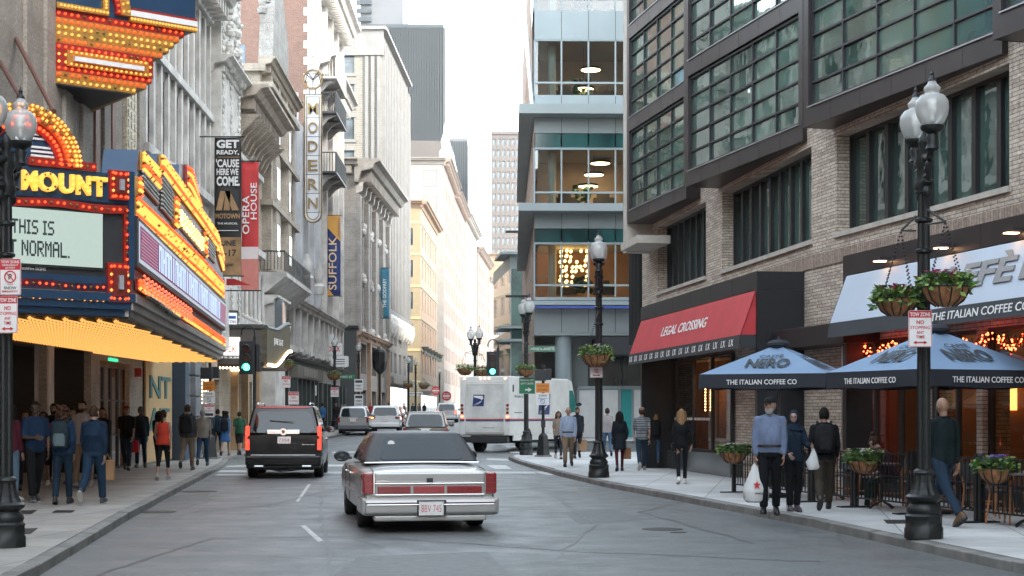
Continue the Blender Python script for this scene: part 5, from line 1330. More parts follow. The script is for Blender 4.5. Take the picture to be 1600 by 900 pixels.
# dark shop canopy at first floor level
m = gl.mb(); m.box(3.2, 11, -1.6, 2.4, zy(556)+.02, zy(528)); m.build('dark_canopy', BLK2, gt)
m = gl.mb(); m.text('· AVENUE · LOFTS ·', 4.8, 8, zy(556)-.2, zy(556)-.02, -1.6, .03) if False else m.box(4.8, 8, -1.65, -1.61, zy(556)-.15, zy(556)-.03); m.build('canopy_rail', BLK2, gt)
# the wall along the street, brown brick with ledge lines
SB = MBRICK('rose_beige_brick', (.40,.28,.22), (.34,.23,.18), (.3,.25,.2), bw=.6, bh=.2, ms=.01, var=.25, bump=.2)
m = gs.mb(); so_ = grid(1, gs.L-3.5, 10, .4, 6.5, 4, 5, 2.2); m.wall(0, gs.L-.02, 0, 30, so_, .25); m.build('wall', SB, gt)
rect_windows(gt, gs, so_, .15, 1, 1, .06, WFAR, WINGLASS)
m = MB(); m.slab([(gx+.05,GY+9.2),(34,GY+9.9),(34,132),(.9,132)], .2, 30); m.build('rear_block', PANG, gt)
m = MB(); m.slab([(gx,GY),(34,GY+.7),(34,GY+9.9),(gx+.05,GY+9.2)], zy(-200), zy(-210)); m.build('roof', PANG, gt)
# slanting glass fin on the corner
FING = MGLASS('pale_fin_glass', (.28,.36,.42), .12, .05, 1.5)
for k, (z0_, z1_, dx) in enumerate(((17.9, 24.2, -.55), (23.0, 28.0, -.2))):
    m = MB(); m.add([(gx-.02,GY+.1,z0_),(gx-.02,GY+5,z0_),(gx+dx,GY+6,z1_),(gx+dx,GY+.3,z1_),(gx-.08,GY+.1,z0_),(gx-.08,GY+5,z0_),(gx+dx-.06,GY+6,z1_),(gx+dx-.06,GY+.3,z1_)], [(0,1,2,3),(7,6,5,4),(0,3,7,4),(1,5,6,2),(3,2,6,7),(0,4,5,1)]); m.build('glass_fin', FING, gt)
for z in (9.2, 13.4): m = MB(); m.box(gx-1.6, gx+.1, GY+20, GY+20.15, z, z+.15); m.build('flag_pole', BLK2, gt)
# smaller green glass building past it, and the street wall beyond
gg = thing('green_glass_building', 'small green glass building with a grey ledge beyond the office building', 'building', (-.15, 141, 1), world=True)
gw = Wall((-.15, 141), (3.0, 141.3))
for z0_, z1_, mt in ((.7,4.6,PANG),(4.6,7.9,WINGREEN),(8.0,9.0,TEAL),(9.4,14.4,WINGREEN),(14.4,15.6,PANG)):
    m = gw.mb(); m.box(0, gw.L, 0, 18, z0_+.01, z1_); m.build('storey', mt, gg)
for z in (15.6, 7.95, 9.1): m = gw.mb(); m.box(-.9, gw.L, -1.0, 6, z, z+.22); m.build('ledge', PANG, gg)
for u in (0, 1.05, 2.1): m = gw.mb(); m.box(u, u+.08, -.1, -.003, 4.6, 14.4); m.build('mullion', PANL, gg)
farblock('rose_brick_block', 'rose brick block on the right beyond the green glass building', (3.6,230), (.9,161), 14, 17, SB, 10, 4, .4, ncols=0)
# closing mass of the district at left and right so that no gap shows from a step aside
cb = thing('grey_block', 'plain grey block at the back of the side street', 'building', (34, 66, 0), world=True)
m = MB(); m.slab([(34.5,66),(44,66),(44,79),(34.5,79)], 0, 26); m.build('wall', BEIGE, cb)

# the street behind the camera, seen in glass and paintwork
farblock('stone_block', 'stone block behind the camera on the theatre side', (-8.5,-75), (LX(8),7.9), 20, 15, BEIGE, 14, 2, .4, ncols=0)
farblock('dark_reflection_block', 'unseen dark block far behind the camera, added to keep reflections dark', (30,-120), (-30,-120), 20, 45, DKMET, 16, 10, .4, ncols=0)  # added out of view; dark and tall to darken reflections in paint and glass
# ------------------------------------------------------------------ street lamps, signals, signs, baskets
GLOBE = MCLEAR('lamp_glass', (.92,.93,.93), 1.5, .08, white=.34)
random.seed(31)
def make_lamp(double=True, H=5.98, name='street_lamp', label='', group='black cast iron street lamps', adir=0.0):
    t = thing(name, label, 'street lamp', (0,0,0), group=group)
    zt = H-.80; h = H-.74                          # foot of the globes
    m = MB()
    m.lathe([(.255,0),(.255,.13),(.24,.15),(.24,.27),(.25,.29),(.225,.32)], n=8)
    m.lathe([(.21,.32),(.225,.36),(.215,.40),(.17,.46),(.225,.50),(.235,.54),(.20,.57)], n=20)
    m.build('lamp_base', BLK, t, smooth=True, ang=40, world=False)
    m = MB(); m.lathe([(.20,.57),(.165,.63),(.135,.72),(.12,.82)], n=24, flute=.10); m.lathe([(.125,.82),(.14,.85),(.125,.88),(.095,.90)], n=20); m.build('fluted_collar', BLK, t, world=False)
    m = MB(); m.lathe([(.092,.90),(.088,2.4),(.078,h-.75)], n=20, flute=.13)
    for z in (h-1.55, h-1.15, h-.78): m.lathe([(.08,z),(.115,z+.02),(.115,z+.05),(.08,z+.07)], n=16)
    m.build('shaft', BLK, t, world=False)
    m = MB(); R_ = .52 if double else 0
    m.lathe([(.09,h-.78),(.13,h-.70),(.11,h-.62),(.09,h-.45),(.12,h-.38),(.10,h-.30),(.11,h-.2)], n=14)
    ends = [(0,0)] if not double else [(math.cos(adir)*R_, math.sin(adir)*R_), (-math.cos(adir)*R_, -math.sin(adir)*R_)]
    if double:
        a, b = ends
        m.tube([(a[0],a[1],h-.26),(a[0]*.6,a[1]*.6,h-.36),(0,0,h-.28),(b[0]*.6,b[1]*.6,h-.36),(b[0],b[1],h-.26)], [.05,.045,.06,.045,.05], 8)
        for s_ in ends:                            # scrollwork and drop finials under each arm
            m.tube([(s_[0]*.2,s_[1]*.2,h-.72),(s_[0]*.55,s_[1]*.55,h-.62),(s_[0]*.8,s_[1]*.8,h-.42)], .035, 6)
            for k in range(5): m.ball((s_[0]*(.25+.13*k), s_[1]*(.25+.13*k), h-.62+.07*k-.03*(k % 2)), .055, 7, 5)
            m.lathe([(.0,h-.86),(.05,h-.82),(.06,h-.76),(.03,h-.70),(.09,h-.66),(.09,h-.63),(.03,h-.6)], (s_[0]*.42, s_[1]*.42, 0), 10)
        m.lathe([(.06,h-.3),(.05,h-.2),(.08,h-.12),(.06,h-.04),(.0,h+.05)], n=10)
    m.build('cross_arm' if double else 'neck', BLK, t, smooth=True, ang=50, world=False)
    for e in ends:
        m = MB(); m.lathe([(.05,-.30),(.09,-.27),(.06,-.2),(.085,-.13),(.06,-.08),(.13,-.04),(.15,-.01),(.15,.02),(.10,.03)], (e[0],e[1],h), 16); m.build('lamp_holder', BLK, t, smooth=True, ang=50, world=False)
        g = MB(); g.lathe([(.105,.025),(.15,.06),(.195,.16),(.21,.25),(.20,.33),(.16,.39),(.145,.405),(.10,.42),(.085,.44),(.10,.46),(.105,.50),(.08,.53),(.06,.55),(.05,.58),(.03,.6)], (e[0],e[1],h), 28)
        o = g.build('globe', GLOBE, t, smooth=True, ang=80, world=False)
        f = MB(); f.lathe([(.055,.585),(.05,.61),(.03,.63),(.022,.66),(.03,.68),(.018,.7),(.0,.745)], (e[0],e[1],h), 10); f.build('finial', BLK, o, smooth=True, world=False)
        f = MB(); f.cyl((e[0],e[1],h+.06), (e[0],e[1],h+.2), .03, n=10); f.lathe([(.05,.2),(.055,.22),(.055,.34),(.04,.36)], (e[0],e[1],h), 12); f.build('lamp_bulb', paint((.75,.74,.68), .3), o, world=False)
    return t
LAMPS = {}
def place(o, x, y, z, label=None, rz=0.0, s=1.0):
    o.location = (x, y, z); o.rotation_euler = (0, 0, rz); o.scale = (s, s, s)
    if label: o['label'] = label
    return o
L1 = make_lamp(True, adir=RD(87), label='street lamp with two glass globes and two flower baskets on the right pavement by the cafe')
lampspec = [(5.16,20.05,.13,'nearest right-hand lamp, two globes and two flower baskets before the cafe umbrellas',0,.965),
            (-5.93,18.75,.13,'lamp at the left edge with two globes in front of the theatre marquee',0,.918),
            (2.11,38.9,.13,'lamp on the right pavement with one flower basket, left of the red awning',0,1),
            (.53,59.5,.13,'lamp at the right street corner carrying green street and direction signs',.25,1),
            (-1.9,82.2,.25,'lamp rising behind the white mail truck with two flower baskets',.5,1)]
lampo = []
for i, (x, y, z, lb, rz, s) in enumerate(lampspec):
    o = L1 if i == 0 else copy_tree(L1); place(o, x, y, z, lb, rz, s); lampo.append(o)
L2 = make_lamp(False, H=5.98, label='')
for i, (x, y, lb) in enumerate(((-10.75,76.4,'single-globe lamp with a red flower basket beside the wave-shaped opera marquee'), (-11.2,101,'single-globe lamp with red flowers behind the parked silver wagon'), (-10.5,109.5,'single-globe lamp beside the green street name sign on the left'),
        (-9.25,143,'distant left lamp with red flowers, the nearer of the two by the yellow building'), (-9.1,151,'distant left lamp by the yellow building, the farther and shorter looking one'), (-8.6,190,'farthest small lamp before the dark shop canopy'))):
    o = L2 if i == 0 else copy_tree(L2); place(o, x, y, zg(y)+.13, lb, 0, 1)
# hanging baskets
COIR = M('coir_liner', (.30,.14,.06), .95, 0, .35, 9, .6, 60); LEAF = [paint((.10,.19,.045), .6), paint((.20,.28,.06), .6), paint((.055,.12,.04), .6)]
FLW = {'magenta': paint((.45,.02,.16), .6), 'red': paint((.50,.02,.02), .6), 'white': paint((.75,.73,.7), .6), 'violet': paint((.22,.13,.42), .6)}
def leafmb(c, R, n, sz, droop=.3, seed=0, flat=1.0):
    rnd = random.Random(seed); ms = [MB(), MB(), MB()]
    for k in range(n):
        a = rnd.random()*2*math.pi; r = R*math.sqrt(rnd.random())*1.1; z = (rnd.random()**.8)*R*.6*flat-(max(0, r-R*.8)*rnd.random()*3*droop)
        p = Vector((c[0]+r*math.cos(a), c[1]+r*math.sin(a), c[2]+z)); d = Vector((math.cos(a)+rnd.uniform(-.6,.6), math.sin(a)+rnd.uniform(-.6,.6), rnd.uniform(-.8,.8))).normalized()
        s_ = d.cross(Vector((rnd.uniform(-1,1), rnd.uniform(-1,1), 1))).normalized(); q = sz*rnd.uniform(.6,1.3)
        u = p+d*q; ms[rnd.randrange(3)].add([p, p+d*q*.5+s_*q*.38, u, p+d*q*.5-s_*q*.38], [(0,1,2),(0,2,3)])
    return ms
def basket(x, y, z, R, label, flowers=('magenta','white'), chains=.85, trail=.3, seed=1, half=False, nleaf=500, hang=None):
    t = thing('flower_basket', label, 'hanging basket' if not half else 'planter', (x,y,z), group='flower baskets along the street')
    m = MB(); m.lathe([(.02,-R*.85),(R*.45,-R*.78),(R*.75,-R*.55),(R*.95,-R*.2),(R,0),(R*.9,.0)], n=20); m.build('basket_bowl', COIR, t, smooth=True, world=False)
    m = MB()
    for k in range(12):
        a = k*math.pi/6; m.tube([(R*1.01*math.cos(a), R*1.01*math.sin(a), 0), (R*.96*math.cos(a), R*.96*math.sin(a), -R*.24), (R*.77*math.cos(a), R*.77*math.sin(a), -R*.58), (R*.4*math.cos(a), R*.4*math.sin(a), -R*.82)], .009, 4)
    m.tube([(R*1.01*math.cos(k*math.pi/12), R*1.01*math.sin(k*math.pi/12), 0) for k in range(24)], .011, 5, True); m.build('wire_frame', BLK2, t, world=False)
    ms = leafmb((0,0,-.02), R, nleaf, .09 if R > .2 else .06, trail, seed)
    for i, mm in enumerate(ms): mm.build('foliage', LEAF[i], t, world=False)
    rnd = random.Random(seed+5)
    for f in flowers:
        m = MB()
        for k in range(max(8, int(nleaf/22))):
            a = rnd.random()*6.28; r = R*rnd.random(); c = (r*math.cos(a), r*math.sin(a), R*.35+rnd.random()*R*.35)
            for j in range(5): b = j*1.257+a; m.add([c, (c[0]+.045*math.cos(b), c[1]+.045*math.sin(b), c[2]+.015), (c[0]+.045*math.cos(b+.9), c[1]+.045*math.sin(b+.9), c[2]+.01)], [(0,1,2)])
            m.octa(c, .018)
        m.build('flowers', FLW[f], t, world=False)
    if chains:
        tx, ty = (hang[0]-x, hang[1]-y) if hang else (0,0)
        for k in range(4):
            a = k*math.pi/2+.6; m = MB(); n = 18
            for i in range(n): p = Vector((R*math.cos(a), R*math.sin(a), 0)).lerp(Vector((tx,ty,chains)), (i+.5)/n); m.octa(p, .016)
            m.build('chain', BLK2, t, world=False)
        if hang:
            m = MB(); m.cyl((tx,ty,chains), (hang[2]-x, hang[3]-y, chains+.18), .016, n=6); m.cyl((tx,ty,chains), (hang[2]-x, hang[3]-y, chains), .014, n=6); m.build('bracket', BLK2, t, world=False)
    return t
basket(4.80,19.95,3.12,.26,'left hanging basket of trailing green leaves on the nearest right-hand lamp',('magenta',),.85,.8,1,hang=(4.85,19.95,5.03,19.92))
basket(5.31,19.6,3.24,.29,'right hanging basket with magenta and white petunias on the nearest right-hand lamp',('magenta','magenta','white'),.80,.45,2,hang=(5.31,19.6,5.16,19.85))
basket(2.03,38.45,3.10,.36,'hanging basket of green and white leaves above the parking sign on the middle lamp',('white',),.9,.8,3,hang=(2.03,38.45,2.1,38.8))
basket(.50,59.0,3.30,.30,'hanging basket of pale green leaves on the corner lamp above the green direction sign',(),.85,.5,4,nleaf=300,hang=(.5,59,.53,59.4))
basket(-2.4,81.8,3.95,.40,'left basket of dark red and green plants on the lamp behind the mail truck',('red',),.8,.5,5,nleaf=350,hang=(-2.4,81.8,-1.95,82.1))
basket(-1.5,81.8,3.85,.42,'right basket of dark red and green plants on the lamp behind the mail truck',('red','magenta'),.8,.5,6,nleaf=350,hang=(-1.5,81.8,-1.85,82.1))
basket(-10.75,76.0,4.0,.34,'basket of red and yellow flowers on the lamp beside the opera marquee',('red','red','white'),.7,.4,7,nleaf=300)
basket(-11.2,100.6,4.1,.42,'basket of red and white flowers on the lamp behind the parked silver wagon',('red','red','white'),.7,.4,8,nleaf=260)
basket(-9.25,142.6,4.3,.45,'distant basket of red and white flowers on the nearer lamp by the yellow building',('red','red','white'),.7,.4,9,nleaf=160)
basket(-8.3,150.6,4.3,.45,'distant basket of red flowers on the farther lamp by the yellow building',('red','red'),.7,.4,10,nleaf=160)

# flat signs: plate in its own frame, facing the camera side (-Y)
SIGNW = paint((.70,.69,.68), .45); SRED = paint((.50,.02,.03), .45); SGRN = paint((.01,.16,.07), .4); SORG = paint((.62,.20,.02), .45); SBLU = paint((.02,.12,.35), .4)
def sign(x, y, z, W, H, label, layers, back=SIGNW, rz=0.0, name='street_sign', cat='sign', group=None, edge=None, r=.02):
    """z is the lower edge; layers: (kind, args..., material), all in fractions of the plate"""
    t = thing(name, label, cat, (x,y,z), rz, group)
    def rr(x0, x1, z0, z1, q):
        pts = []
        for cx_, cz_, a0 in ((x1-q, z0+q, -90), (x1-q, z1-q, 0), (x0+q, z1-q, 90), (x0+q, z0+q, 180)):
            for k in range(5): a = RD(a0+k*22.5); pts.append((cx_+q*math.cos(a), cz_+q*math.sin(a)))
        return pts
    m = MB(); m.prism(rr(-W/2, W/2, 0, H, r), -.004, .004); m.build('plate', back, t, world=False)
    if edge: 
        m = MB(); m.tube([(p[0]*.95, -.006, H/2+(p[1]-H/2)*.97) for p in rr(-W/2, W/2, 0, H, r)], .003, 4, True); m.build('border', edge, t, world=False)
    for k, l in enumerate(layers):
        m = MB(); y_ = -.0045-.0012*(k % 3)
        if l[0] == 'T': m.text(l[1], -W/2+l[2]*W, -W/2+l[3]*W, l[4]*H, l[5]*H, y_, .003, .01 if len(l) < 8 else l[7]); nm = 'lettering'; mt = l[6]
        elif l[0] == 'B': m.box(-W/2+l[1]*W, -W/2+l[2]*W, y_-.0008, y_+.0005, l[3]*H, l[4]*H); nm = 'panel'; mt = l[5]
        elif l[0] == 'A':                         # double or single arrow
            x0, x1 = -W/2+l[1]*W, -W/2+l[2]*W; zc = l[3]*H; h_ = l[4]*H; m.box(x0+h_*.8, x1-h_*.8, y_-.002, y_, zc-h_*.22, zc+h_*.22)
            m.prism([(x1-h_,zc-h_*.6),(x1,zc),(x1-h_,zc+h_*.6)], y_-.002, y_)
            if l[6]: m.prism([(x0+h_,zc+h_*.6),(x0,zc),(x0+h_,zc-h_*.6)], y_-.002, y_)
            nm = 'arrow'; mt = l[5]
        elif l[0] == 'O':                         # ring with bar
            cx_, cz_, q = -W/2+l[1]*W, l[2]*H, l[3]*W; m.tube([(cx_+q*math.cos(a*math.pi/10), y_-.003, cz_+q*math.sin(a*math.pi/10)) for a in range(20)], q*.12, 5, True); m.cyl((cx_-q*.7,y_-.004,cz_+q*.7), (cx_+q*.7,y_-.004,cz_-q*.7), q*.1, n=5); nm = 'ring'; mt = l[4]
        m.build(nm, mt, t, world=False)
    return t
TZ = [('B',.02,.98,.80,.985,SRED), ('T','TOW ZONE',.07,.93,.835,.945,SIGNW,.02), ('T','NO',.34,.66,.62,.73,SRED,.02), ('T','STOPPING',.08,.92,.485,.575,SRED,.01), ('T','ANY',.34,.66,.36,.44,SRED,.01), ('T','TIME',.31,.69,.235,.315,SRED,.01), ('A',.2,.8,.12,.09,SRED,True)]
sign(5.02,19.68,2.51,.29,.45,'white and red TOW ZONE NO STOPPING ANY TIME sign on the nearest right-hand lamp', TZ, edge=SRED)
sign(-5.83,18.5,2.62,.235,.43,'lower TOW ZONE NO STOPPING ANY TIME sign on the lamp at the left edge', TZ, edge=SRED, rz=RD(-4))
TS = [('B',.02,.98,.70,.985,SRED), ('T','TOW ZONE',.07,.93,.875,.955,SIGNW,.02), ('T','EMERGENCY',.12,.88,.80,.85,SIGNW,.01), ('T','ARTERY',.26,.74,.725,.775,SIGNW,.01), ('T','P',.42,.58,.43,.58,paint((.03,.03,.03),.5),.03), ('O',.5,.505,.26,SRED), ('T','during',.36,.64,.28,.31,SRED), ('T','SNOW',.2,.8,.16,.24,paint((.03,.06,.05),.5),.01), ('T','EMERGENCY',.12,.88,.08,.13,SRED)]
sign(-5.80,18.5,3.06,.25,.42,'upper TOW ZONE SNOW EMERGENCY sign with crossed P on the lamp at the left edge', TS, edge=SRED, rz=RD(-4))
sign(2.04,38.72,2.55,.31,.49,'TOW ZONE NO STOPPING sign under the flower basket of the middle right lamp', TZ, edge=SRED)
sign(.56,59.2,2.40,.60,.62,'green direction sign reading FINANCIAL DIST GOVT CENTER with a white arrow on the corner lamp', [('T','FINANCIAL DIST',.08,.92,.76,.88,SIGNW,.01), ('T',"GOV'T CENTER",.1,.9,.56,.68,SIGNW,.01), ('A',.2,.8,.25,.22,SIGNW,False)], back=SGRN, edge=SIGNW)
sign(1.12,59.2,3.96,.98,.21,'green AVENUE De LAFAYETTE street name sign on the corner lamp', [('T','AVENUE De LAFAYETTE',.05,.95,.25,.75,SIGNW,.02)], back=SGRN, edge=SIGNW)
sign(1.10,57.3,2.42,.48,.34,'orange zone sign on the signal post beside the corner lamp', [('T','TOW AWAY ZONE',.1,.9,.6,.8,BLK2), ('T','NO STOPPING',.14,.86,.2,.4,BLK2)], back=SORG)
sign(1.10,57.31,1.98,.48,.42,'white ZONE sign with a blue symbol under the orange zone sign', [('T','ZONE',.2,.8,.72,.88,BLK2), ('O',.5,.3,.16,SBLU), ('T','PERMIT ONLY',.15,.85,.5,.6,SBLU)])
sign(-10.35,54.6,2.46,.42,.32,'orange sign on the signal post beside the theatre pavement', [('T','TOW AWAY',.15,.85,.55,.75,BLK2), ('T','ZONE',.3,.7,.2,.4,BLK2)], back=SORG)
sign(-10.35,54.62,2.02,.42,.41,'white ZONE sign with symbol under the left orange sign', [('T','ZONE',.2,.8,.72,.88,BLK2), ('O',.5,.3,.16,BLK2), ('T','DURING EVENTS',.12,.88,.5,.6,BLK2)])
sign(-10.33,54.62,1.55,.34,.45,'narrow TOW ZONE sign lowest on the left signal post', [('B',.03,.97,.8,.97,SRED), ('T','TOW ZONE',.1,.9,.84,.94,SIGNW), ('T','NO',.35,.65,.6,.72,SRED), ('T','STOPPING',.1,.9,.42,.52,SRED), ('B',.1,.9,.1,.3,BLK2)])
for x, y, z, W, H, lb in ((-10.75,76.1,2.9,.42,.55,'red and white sign high on the lamp beside the opera marquee'), (-10.4,76.2,2.1,.5,.6,'larger red and white no parking sign beside the opera marquee lamp'), (-11.15,100.6,2.7,.5,.6,'red and white sign on the lamp behind the parked silver wagon')):
    sign(x, y, z, W, H, lb, [('B',.03,.97,.72,.97,SRED), ('T','TOW ZONE',.1,.9,.78,.9,SIGNW), ('T','NO',.3,.7,.45,.65,SRED), ('T','STOPPING',.1,.9,.2,.35,SRED)])
t = sign(-12.15,97.0,2.75,.62,.62,'white parking rules sign with a P on its own thin pole', [('T','P',.15,.45,.55,.85,BLK2,.03), ('T','2 HR PARKING',.1,.9,.3,.42,BLK2), ('T','8AM-6PM',.15,.85,.12,.24,BLK2)])
m = MB(); m.cyl((0,.03,-2.2), (0,.03,.65), .03, n=8); m.build('sign_pole', STEEL, t, world=False)
for k, lb in enumerate(('upper white bus sign on the left lamp by the green street sign', 'lower white bus sign on the left lamp by the green street sign')):
    sign(-10.45,109.1,3.15-k*1.05,.6,.85,lb, [('B',.1,.9,.7,.9,BLK2), ('T','PERMIT',.15,.85,.4,.55,BLK2), ('T','PARKING',.15,.85,.15,.3,BLK2)])
sign(-11.35,109.2,4.0,1.3,.30,'green WEST ST street name sign on the left lamp', [('T','WEST ST',.15,.85,.25,.75,SIGNW,.02)], back=SGRN)
sign(-8.2,172,3.6,.95,.95,'distant round red DO NOT ENTER sign left of the mail truck', [('B',.12,.88,.42,.58,SIGNW), ('T','DO NOT',.2,.8,.66,.8,SIGNW), ('T','ENTER',.25,.75,.2,.34,SIGNW)], back=SRED, r=.45)
sign(-6.55,160,2.9,.95,.95,'round red DO NOT ENTER sign just left of the mail truck', [('B',.12,.88,.42,.58,SIGNW), ('T','DO NOT',.2,.8,.66,.8,SIGNW), ('T','ENTER',.25,.75,.2,.34,SIGNW)], back=SRED, r=.45)
sign(-9.6,158,3.4,1.6,.34,'distant white one way sign on the left', [('A',.1,.9,.5,.4,BLK2,False)])
# duck shop signs
ds = sign(-12.15,107,5.6,1.6,.75,'white hanging shop sign lettered DECK with a red edge on the left', [('T','CK DECK',.08,.92,.25,.75,SRED,.02)], rz=0, name='shop_sign'); 
m = MB(); m.add([(-.5,0,.78),(.5,0,.78),(.42,0,1.1),(.2,0,1.35),(-.2,0,1.35),(-.42,0,1.1),(-.5,.05,.78),(.5,.05,.78),(.42,.05,1.1),(.2,.05,1.35),(-.2,.05,1.35),(-.42,.05,1.1)], [(0,1,2,3,4,5),(11,10,9,8,7,6),(0,6,7,1),(1,7,8,2),(2,8,9,3),(3,9,10,4),(4,10,11,5),(5,11,6,0)]); m.build('domed_top', SIGNW, ds, world=False)
h2 = sign(-11.55,106.8,4.75,1.3,.75,'white hand-shaped arrow sign with a red edge below the DECK sign', [('B',.25,.8,.65,.72,BLK2), ('B',.25,.8,.45,.52,BLK2), ('B',.25,.8,.25,.32,BLK2)], edge=SRED, name='shop_sign', r=.12)

# traffic signals
def lens(col, s): return MEMIT('signal_lens', col, s)
GREEN_ON = MEMIT('green_signal_lens', (.05,1,.62), 1.43); ROFF = paint((.10,.02,.015), .3); AOFF = paint((.10,.05,.02), .3)
def signal(x, y, z, label, rz=0.0, polez=None, both=False, hook=True):
    t = thing('traffic_light', label, 'traffic light', (x,y,z), rz, 'traffic lights showing green')
    m = MB(); m.box(-.17,.17,0,.16,0,1.06); m.build('signal_housing', BLK2, t, bevel=.03, world=False)
    m = MB(); m.box(-.30,.30,.07,.085,-.1,1.16); m.build('backplate', BLK2, t, world=False)
    for k, mt in enumerate((GREEN_ON, AOFF, ROFF)):
        m = MB(); m.cyl((0,-.03,.18+k*.35), (0,.01,.18+k*.35), .135, n=20); o = m.build('signal_lens', mt, t, world=False)
        v = MB(); pts = [(.155*math.cos(RD(a)), -.0, .18+k*.35+.155*math.sin(RD(a))) for a in range(-20, 201, 20)]
        n = len(pts); v.add([(p[0],0,p[2]) for p in pts]+[(p[0],-.24,p[2]-.03) for p in pts]+[(p[0]*1.05,0,.18+k*.35+(p[2]-.18-k*.35)*1.05) for p in pts]+[(p[0]*1.05,-.24,.18+k*.35+(p[2]-.18-k*.35)*1.05-.03) for p in pts], [(i,i+1,i+1+n,i+n) for i in range(n-1)]+[(i+2*n,i+3*n,i+1+3*n,i+1+2*n) for i in range(n-1)]+[(i+n,i+1+n,i+1+3*n,i+3*n) for i in range(n-1)])
        v.build('visor', BLK2, o, world=False)
    if both:
        m = MB(); m.box(.36,.52,-.05,.29,0,1.06); m.build('side_housing', BLK2, t, bevel=.03, world=False)
        for k in range(3): m = MB(); m.box(.52,.78,.0,.24,.30+k*.35,.325+k*.35); m.build('side_visor', BLK2, t, world=False)
    px_ = .27
    m = MB(); zb = -z+zg(y)+.13; m.cyl((px_,.25,zb), (px_,.25,1.35), .065, n=12)
    if hook: m.tube([(px_,.25,1.3)]+[(px_-.25+.25*math.cos(a*math.pi/8), .25, 1.5+.25*math.sin(a*math.pi/8)) for a in range(9)]+[(px_-.5,.25,1.4)], .03, 6)
    m.build('signal_pole', BLK, t, smooth=True, world=False)
    m = MB(); m.lathe([(.22,0),(.22,.12),(.15,.2),(.13,.6),(.08,.75)], (px_,.25,zb), 8); m.build('pole_base', BLK, t, world=False)
    m = MB(); m.cyl((0,.1,.2), (px_,.25,.2), .03, n=6); m.cyl((0,.1,.9), (px_,.25,.9), .03, n=6); m.build('mounting_arm', BLK2, t, world=False)
    return t
signal(-10.12,61.0,3.27,'traffic light showing green in front of the opera marquee on the left', 0, both=True)
signal(-.95,78.5,3.55,'traffic light showing green above the white mail truck', 0)
# pedestrian signal posts with tapered bases
def pedpost(x, y, label, heads=1, H=3.3):
    t = thing('signal_post', label, 'signal post', (x,y,.13), group='pedestrian signal posts')
    m = MB(); m.cyl((0,0,.7), (0,0,H), .055, n=12); m.build('post', BLK, t, smooth=True, world=False)
    m = MB(); m.lathe([(.26,0),(.25,.06),(.17,.75),(.10,.82),(.06,.86)], n=4); m.build('tapered_base', BLK, t, world=False, bevel=.02)
    m = MB(); m.box(-.30,.30,-.30,.30,-.02,.05); m.build('concrete_foot', KERB, t, world=False)
    m = MB(); m.box(-.24,.02,-.18,.04,2.62,3.0) if False else m.box(-.30,.10,-.2,.0,2.72,3.12); m.build('pedestrian_head', BLK2, t, bevel=.02, world=False)
    m = MB(); m.box(-.05,.30,-.02,.2,2.75,3.15); m.build('pedestrian_head', BLK2, t, bevel=.02, world=False)
    m = MB(); m.box(-.08,.08,-.12,-.05,1.05,1.3); m.build('push_button', BLK2, t, world=False)
    return t
pedpost(1.12,57.5,'black signal post with tapered base on the right street corner')
pedpost(-10.35,54.85,'black signal post with tapered base before the opera house on the left')
# clock-like dark kiosk head on the left far pavement
t = thing('lantern_post', 'dark lantern-shaped head on a post before the white building', 'post', (-10.9,132,zg(132)), None or 0)
m = MB(); m.cyl((0,0,.13), (0,0,4.3), .12, n=10); m.build('post', BLK, t, world=False)
m = MB(); m.lathe([(.15,4.2),(.5,4.6),(.62,5.2),(.62,6.0),(.5,6.2),(.1,6.35)], n=8); m.build('lantern_head', BLK, t, world=False)

# ------------------------------------------------------------------ banners and the tall vertical sign
def banner(x0, x1, Y, z0, z1, name, label, mat, cat='banner', rod=True, wallx=None):
    t = thing(name, label, cat, (x0, Y, z0)); W = x1-x0; H = z1-z0; m = MB(); n = 14
    vs = []
    for i in range(n+1):
        for j in range(5): f = i/n; vs.append((W*j/4, .03*math.sin(f*7+j*.8)+.02*math.sin(j*2+f*3), H*f))
    m.add(vs, [(i*5+j, i*5+j+1, (i+1)*5+j+1, (i+1)*5+j) for i in range(n) for j in range(4)])
    o = m.build('banner_cloth', mat, t, smooth=True, world=False); md = o.modifiers.new('s', 'SOLIDIFY'); md.thickness = .012
    if rod:
        wx = (wallx if wallx is not None else LX(Y))-x0
        for z in (H+.03, -.03): m = MB(); m.cyl((wx,0,z), (W+.1,0,z), .025, n=6); m.build('banner_rod', BLK, t, world=False)
    return t, W, H
BK = paint((.018,.017,.016), .6); BGOLD = M('bronze_gold_print', (.34,.20,.09), .5, .1, .5, 1.3)
Y = 58.0; X = lambda px: px_x(px, Y); Z = lambda py: EYE+(HY-py)/F_*Y
t, W, H = banner(X(335), X(377), Y, Z(430), Z(215), 'theatre_banner', "black and bronze banner reading GET READY 'CAUSE HERE WE COME JUNE 12-17", BK)
def bt(s, x0, x1, y0, y1, mat, nm='lettering', bold=.02):
    m = MB(); m.text(s, X(x0)-X(335), X(x1)-X(335), Z(y1)-Z(430), Z(y0)-Z(430), -.07, .01, bold); m.build(nm, mat, t, world=False)
bt('GET', 339, 374, 219, 232, WHT, bold=.04); bt('READY,', 339, 374, 235, 243, WHT, bold=.03); bt("'CAUSE", 338, 374, 249, 262, WHT, bold=.03); bt('HERE WE', 339, 373, 264, 274, WHT, bold=.03); bt('COME.', 339, 375, 276, 291, WHT, bold=.04)
bt('MOTOWN', 337, 375, 334, 342, BGOLD, bold=.03); bt('THE MUSICAL', 340, 372, 348, 351, WHT)
m = MB(); m.box(X(340)-X(335), X(374)-X(335), -.075, -.065, Z(246.5)-Z(430), Z(245.5)-Z(430)); m.build('gold_line', BGOLD, t, world=False)
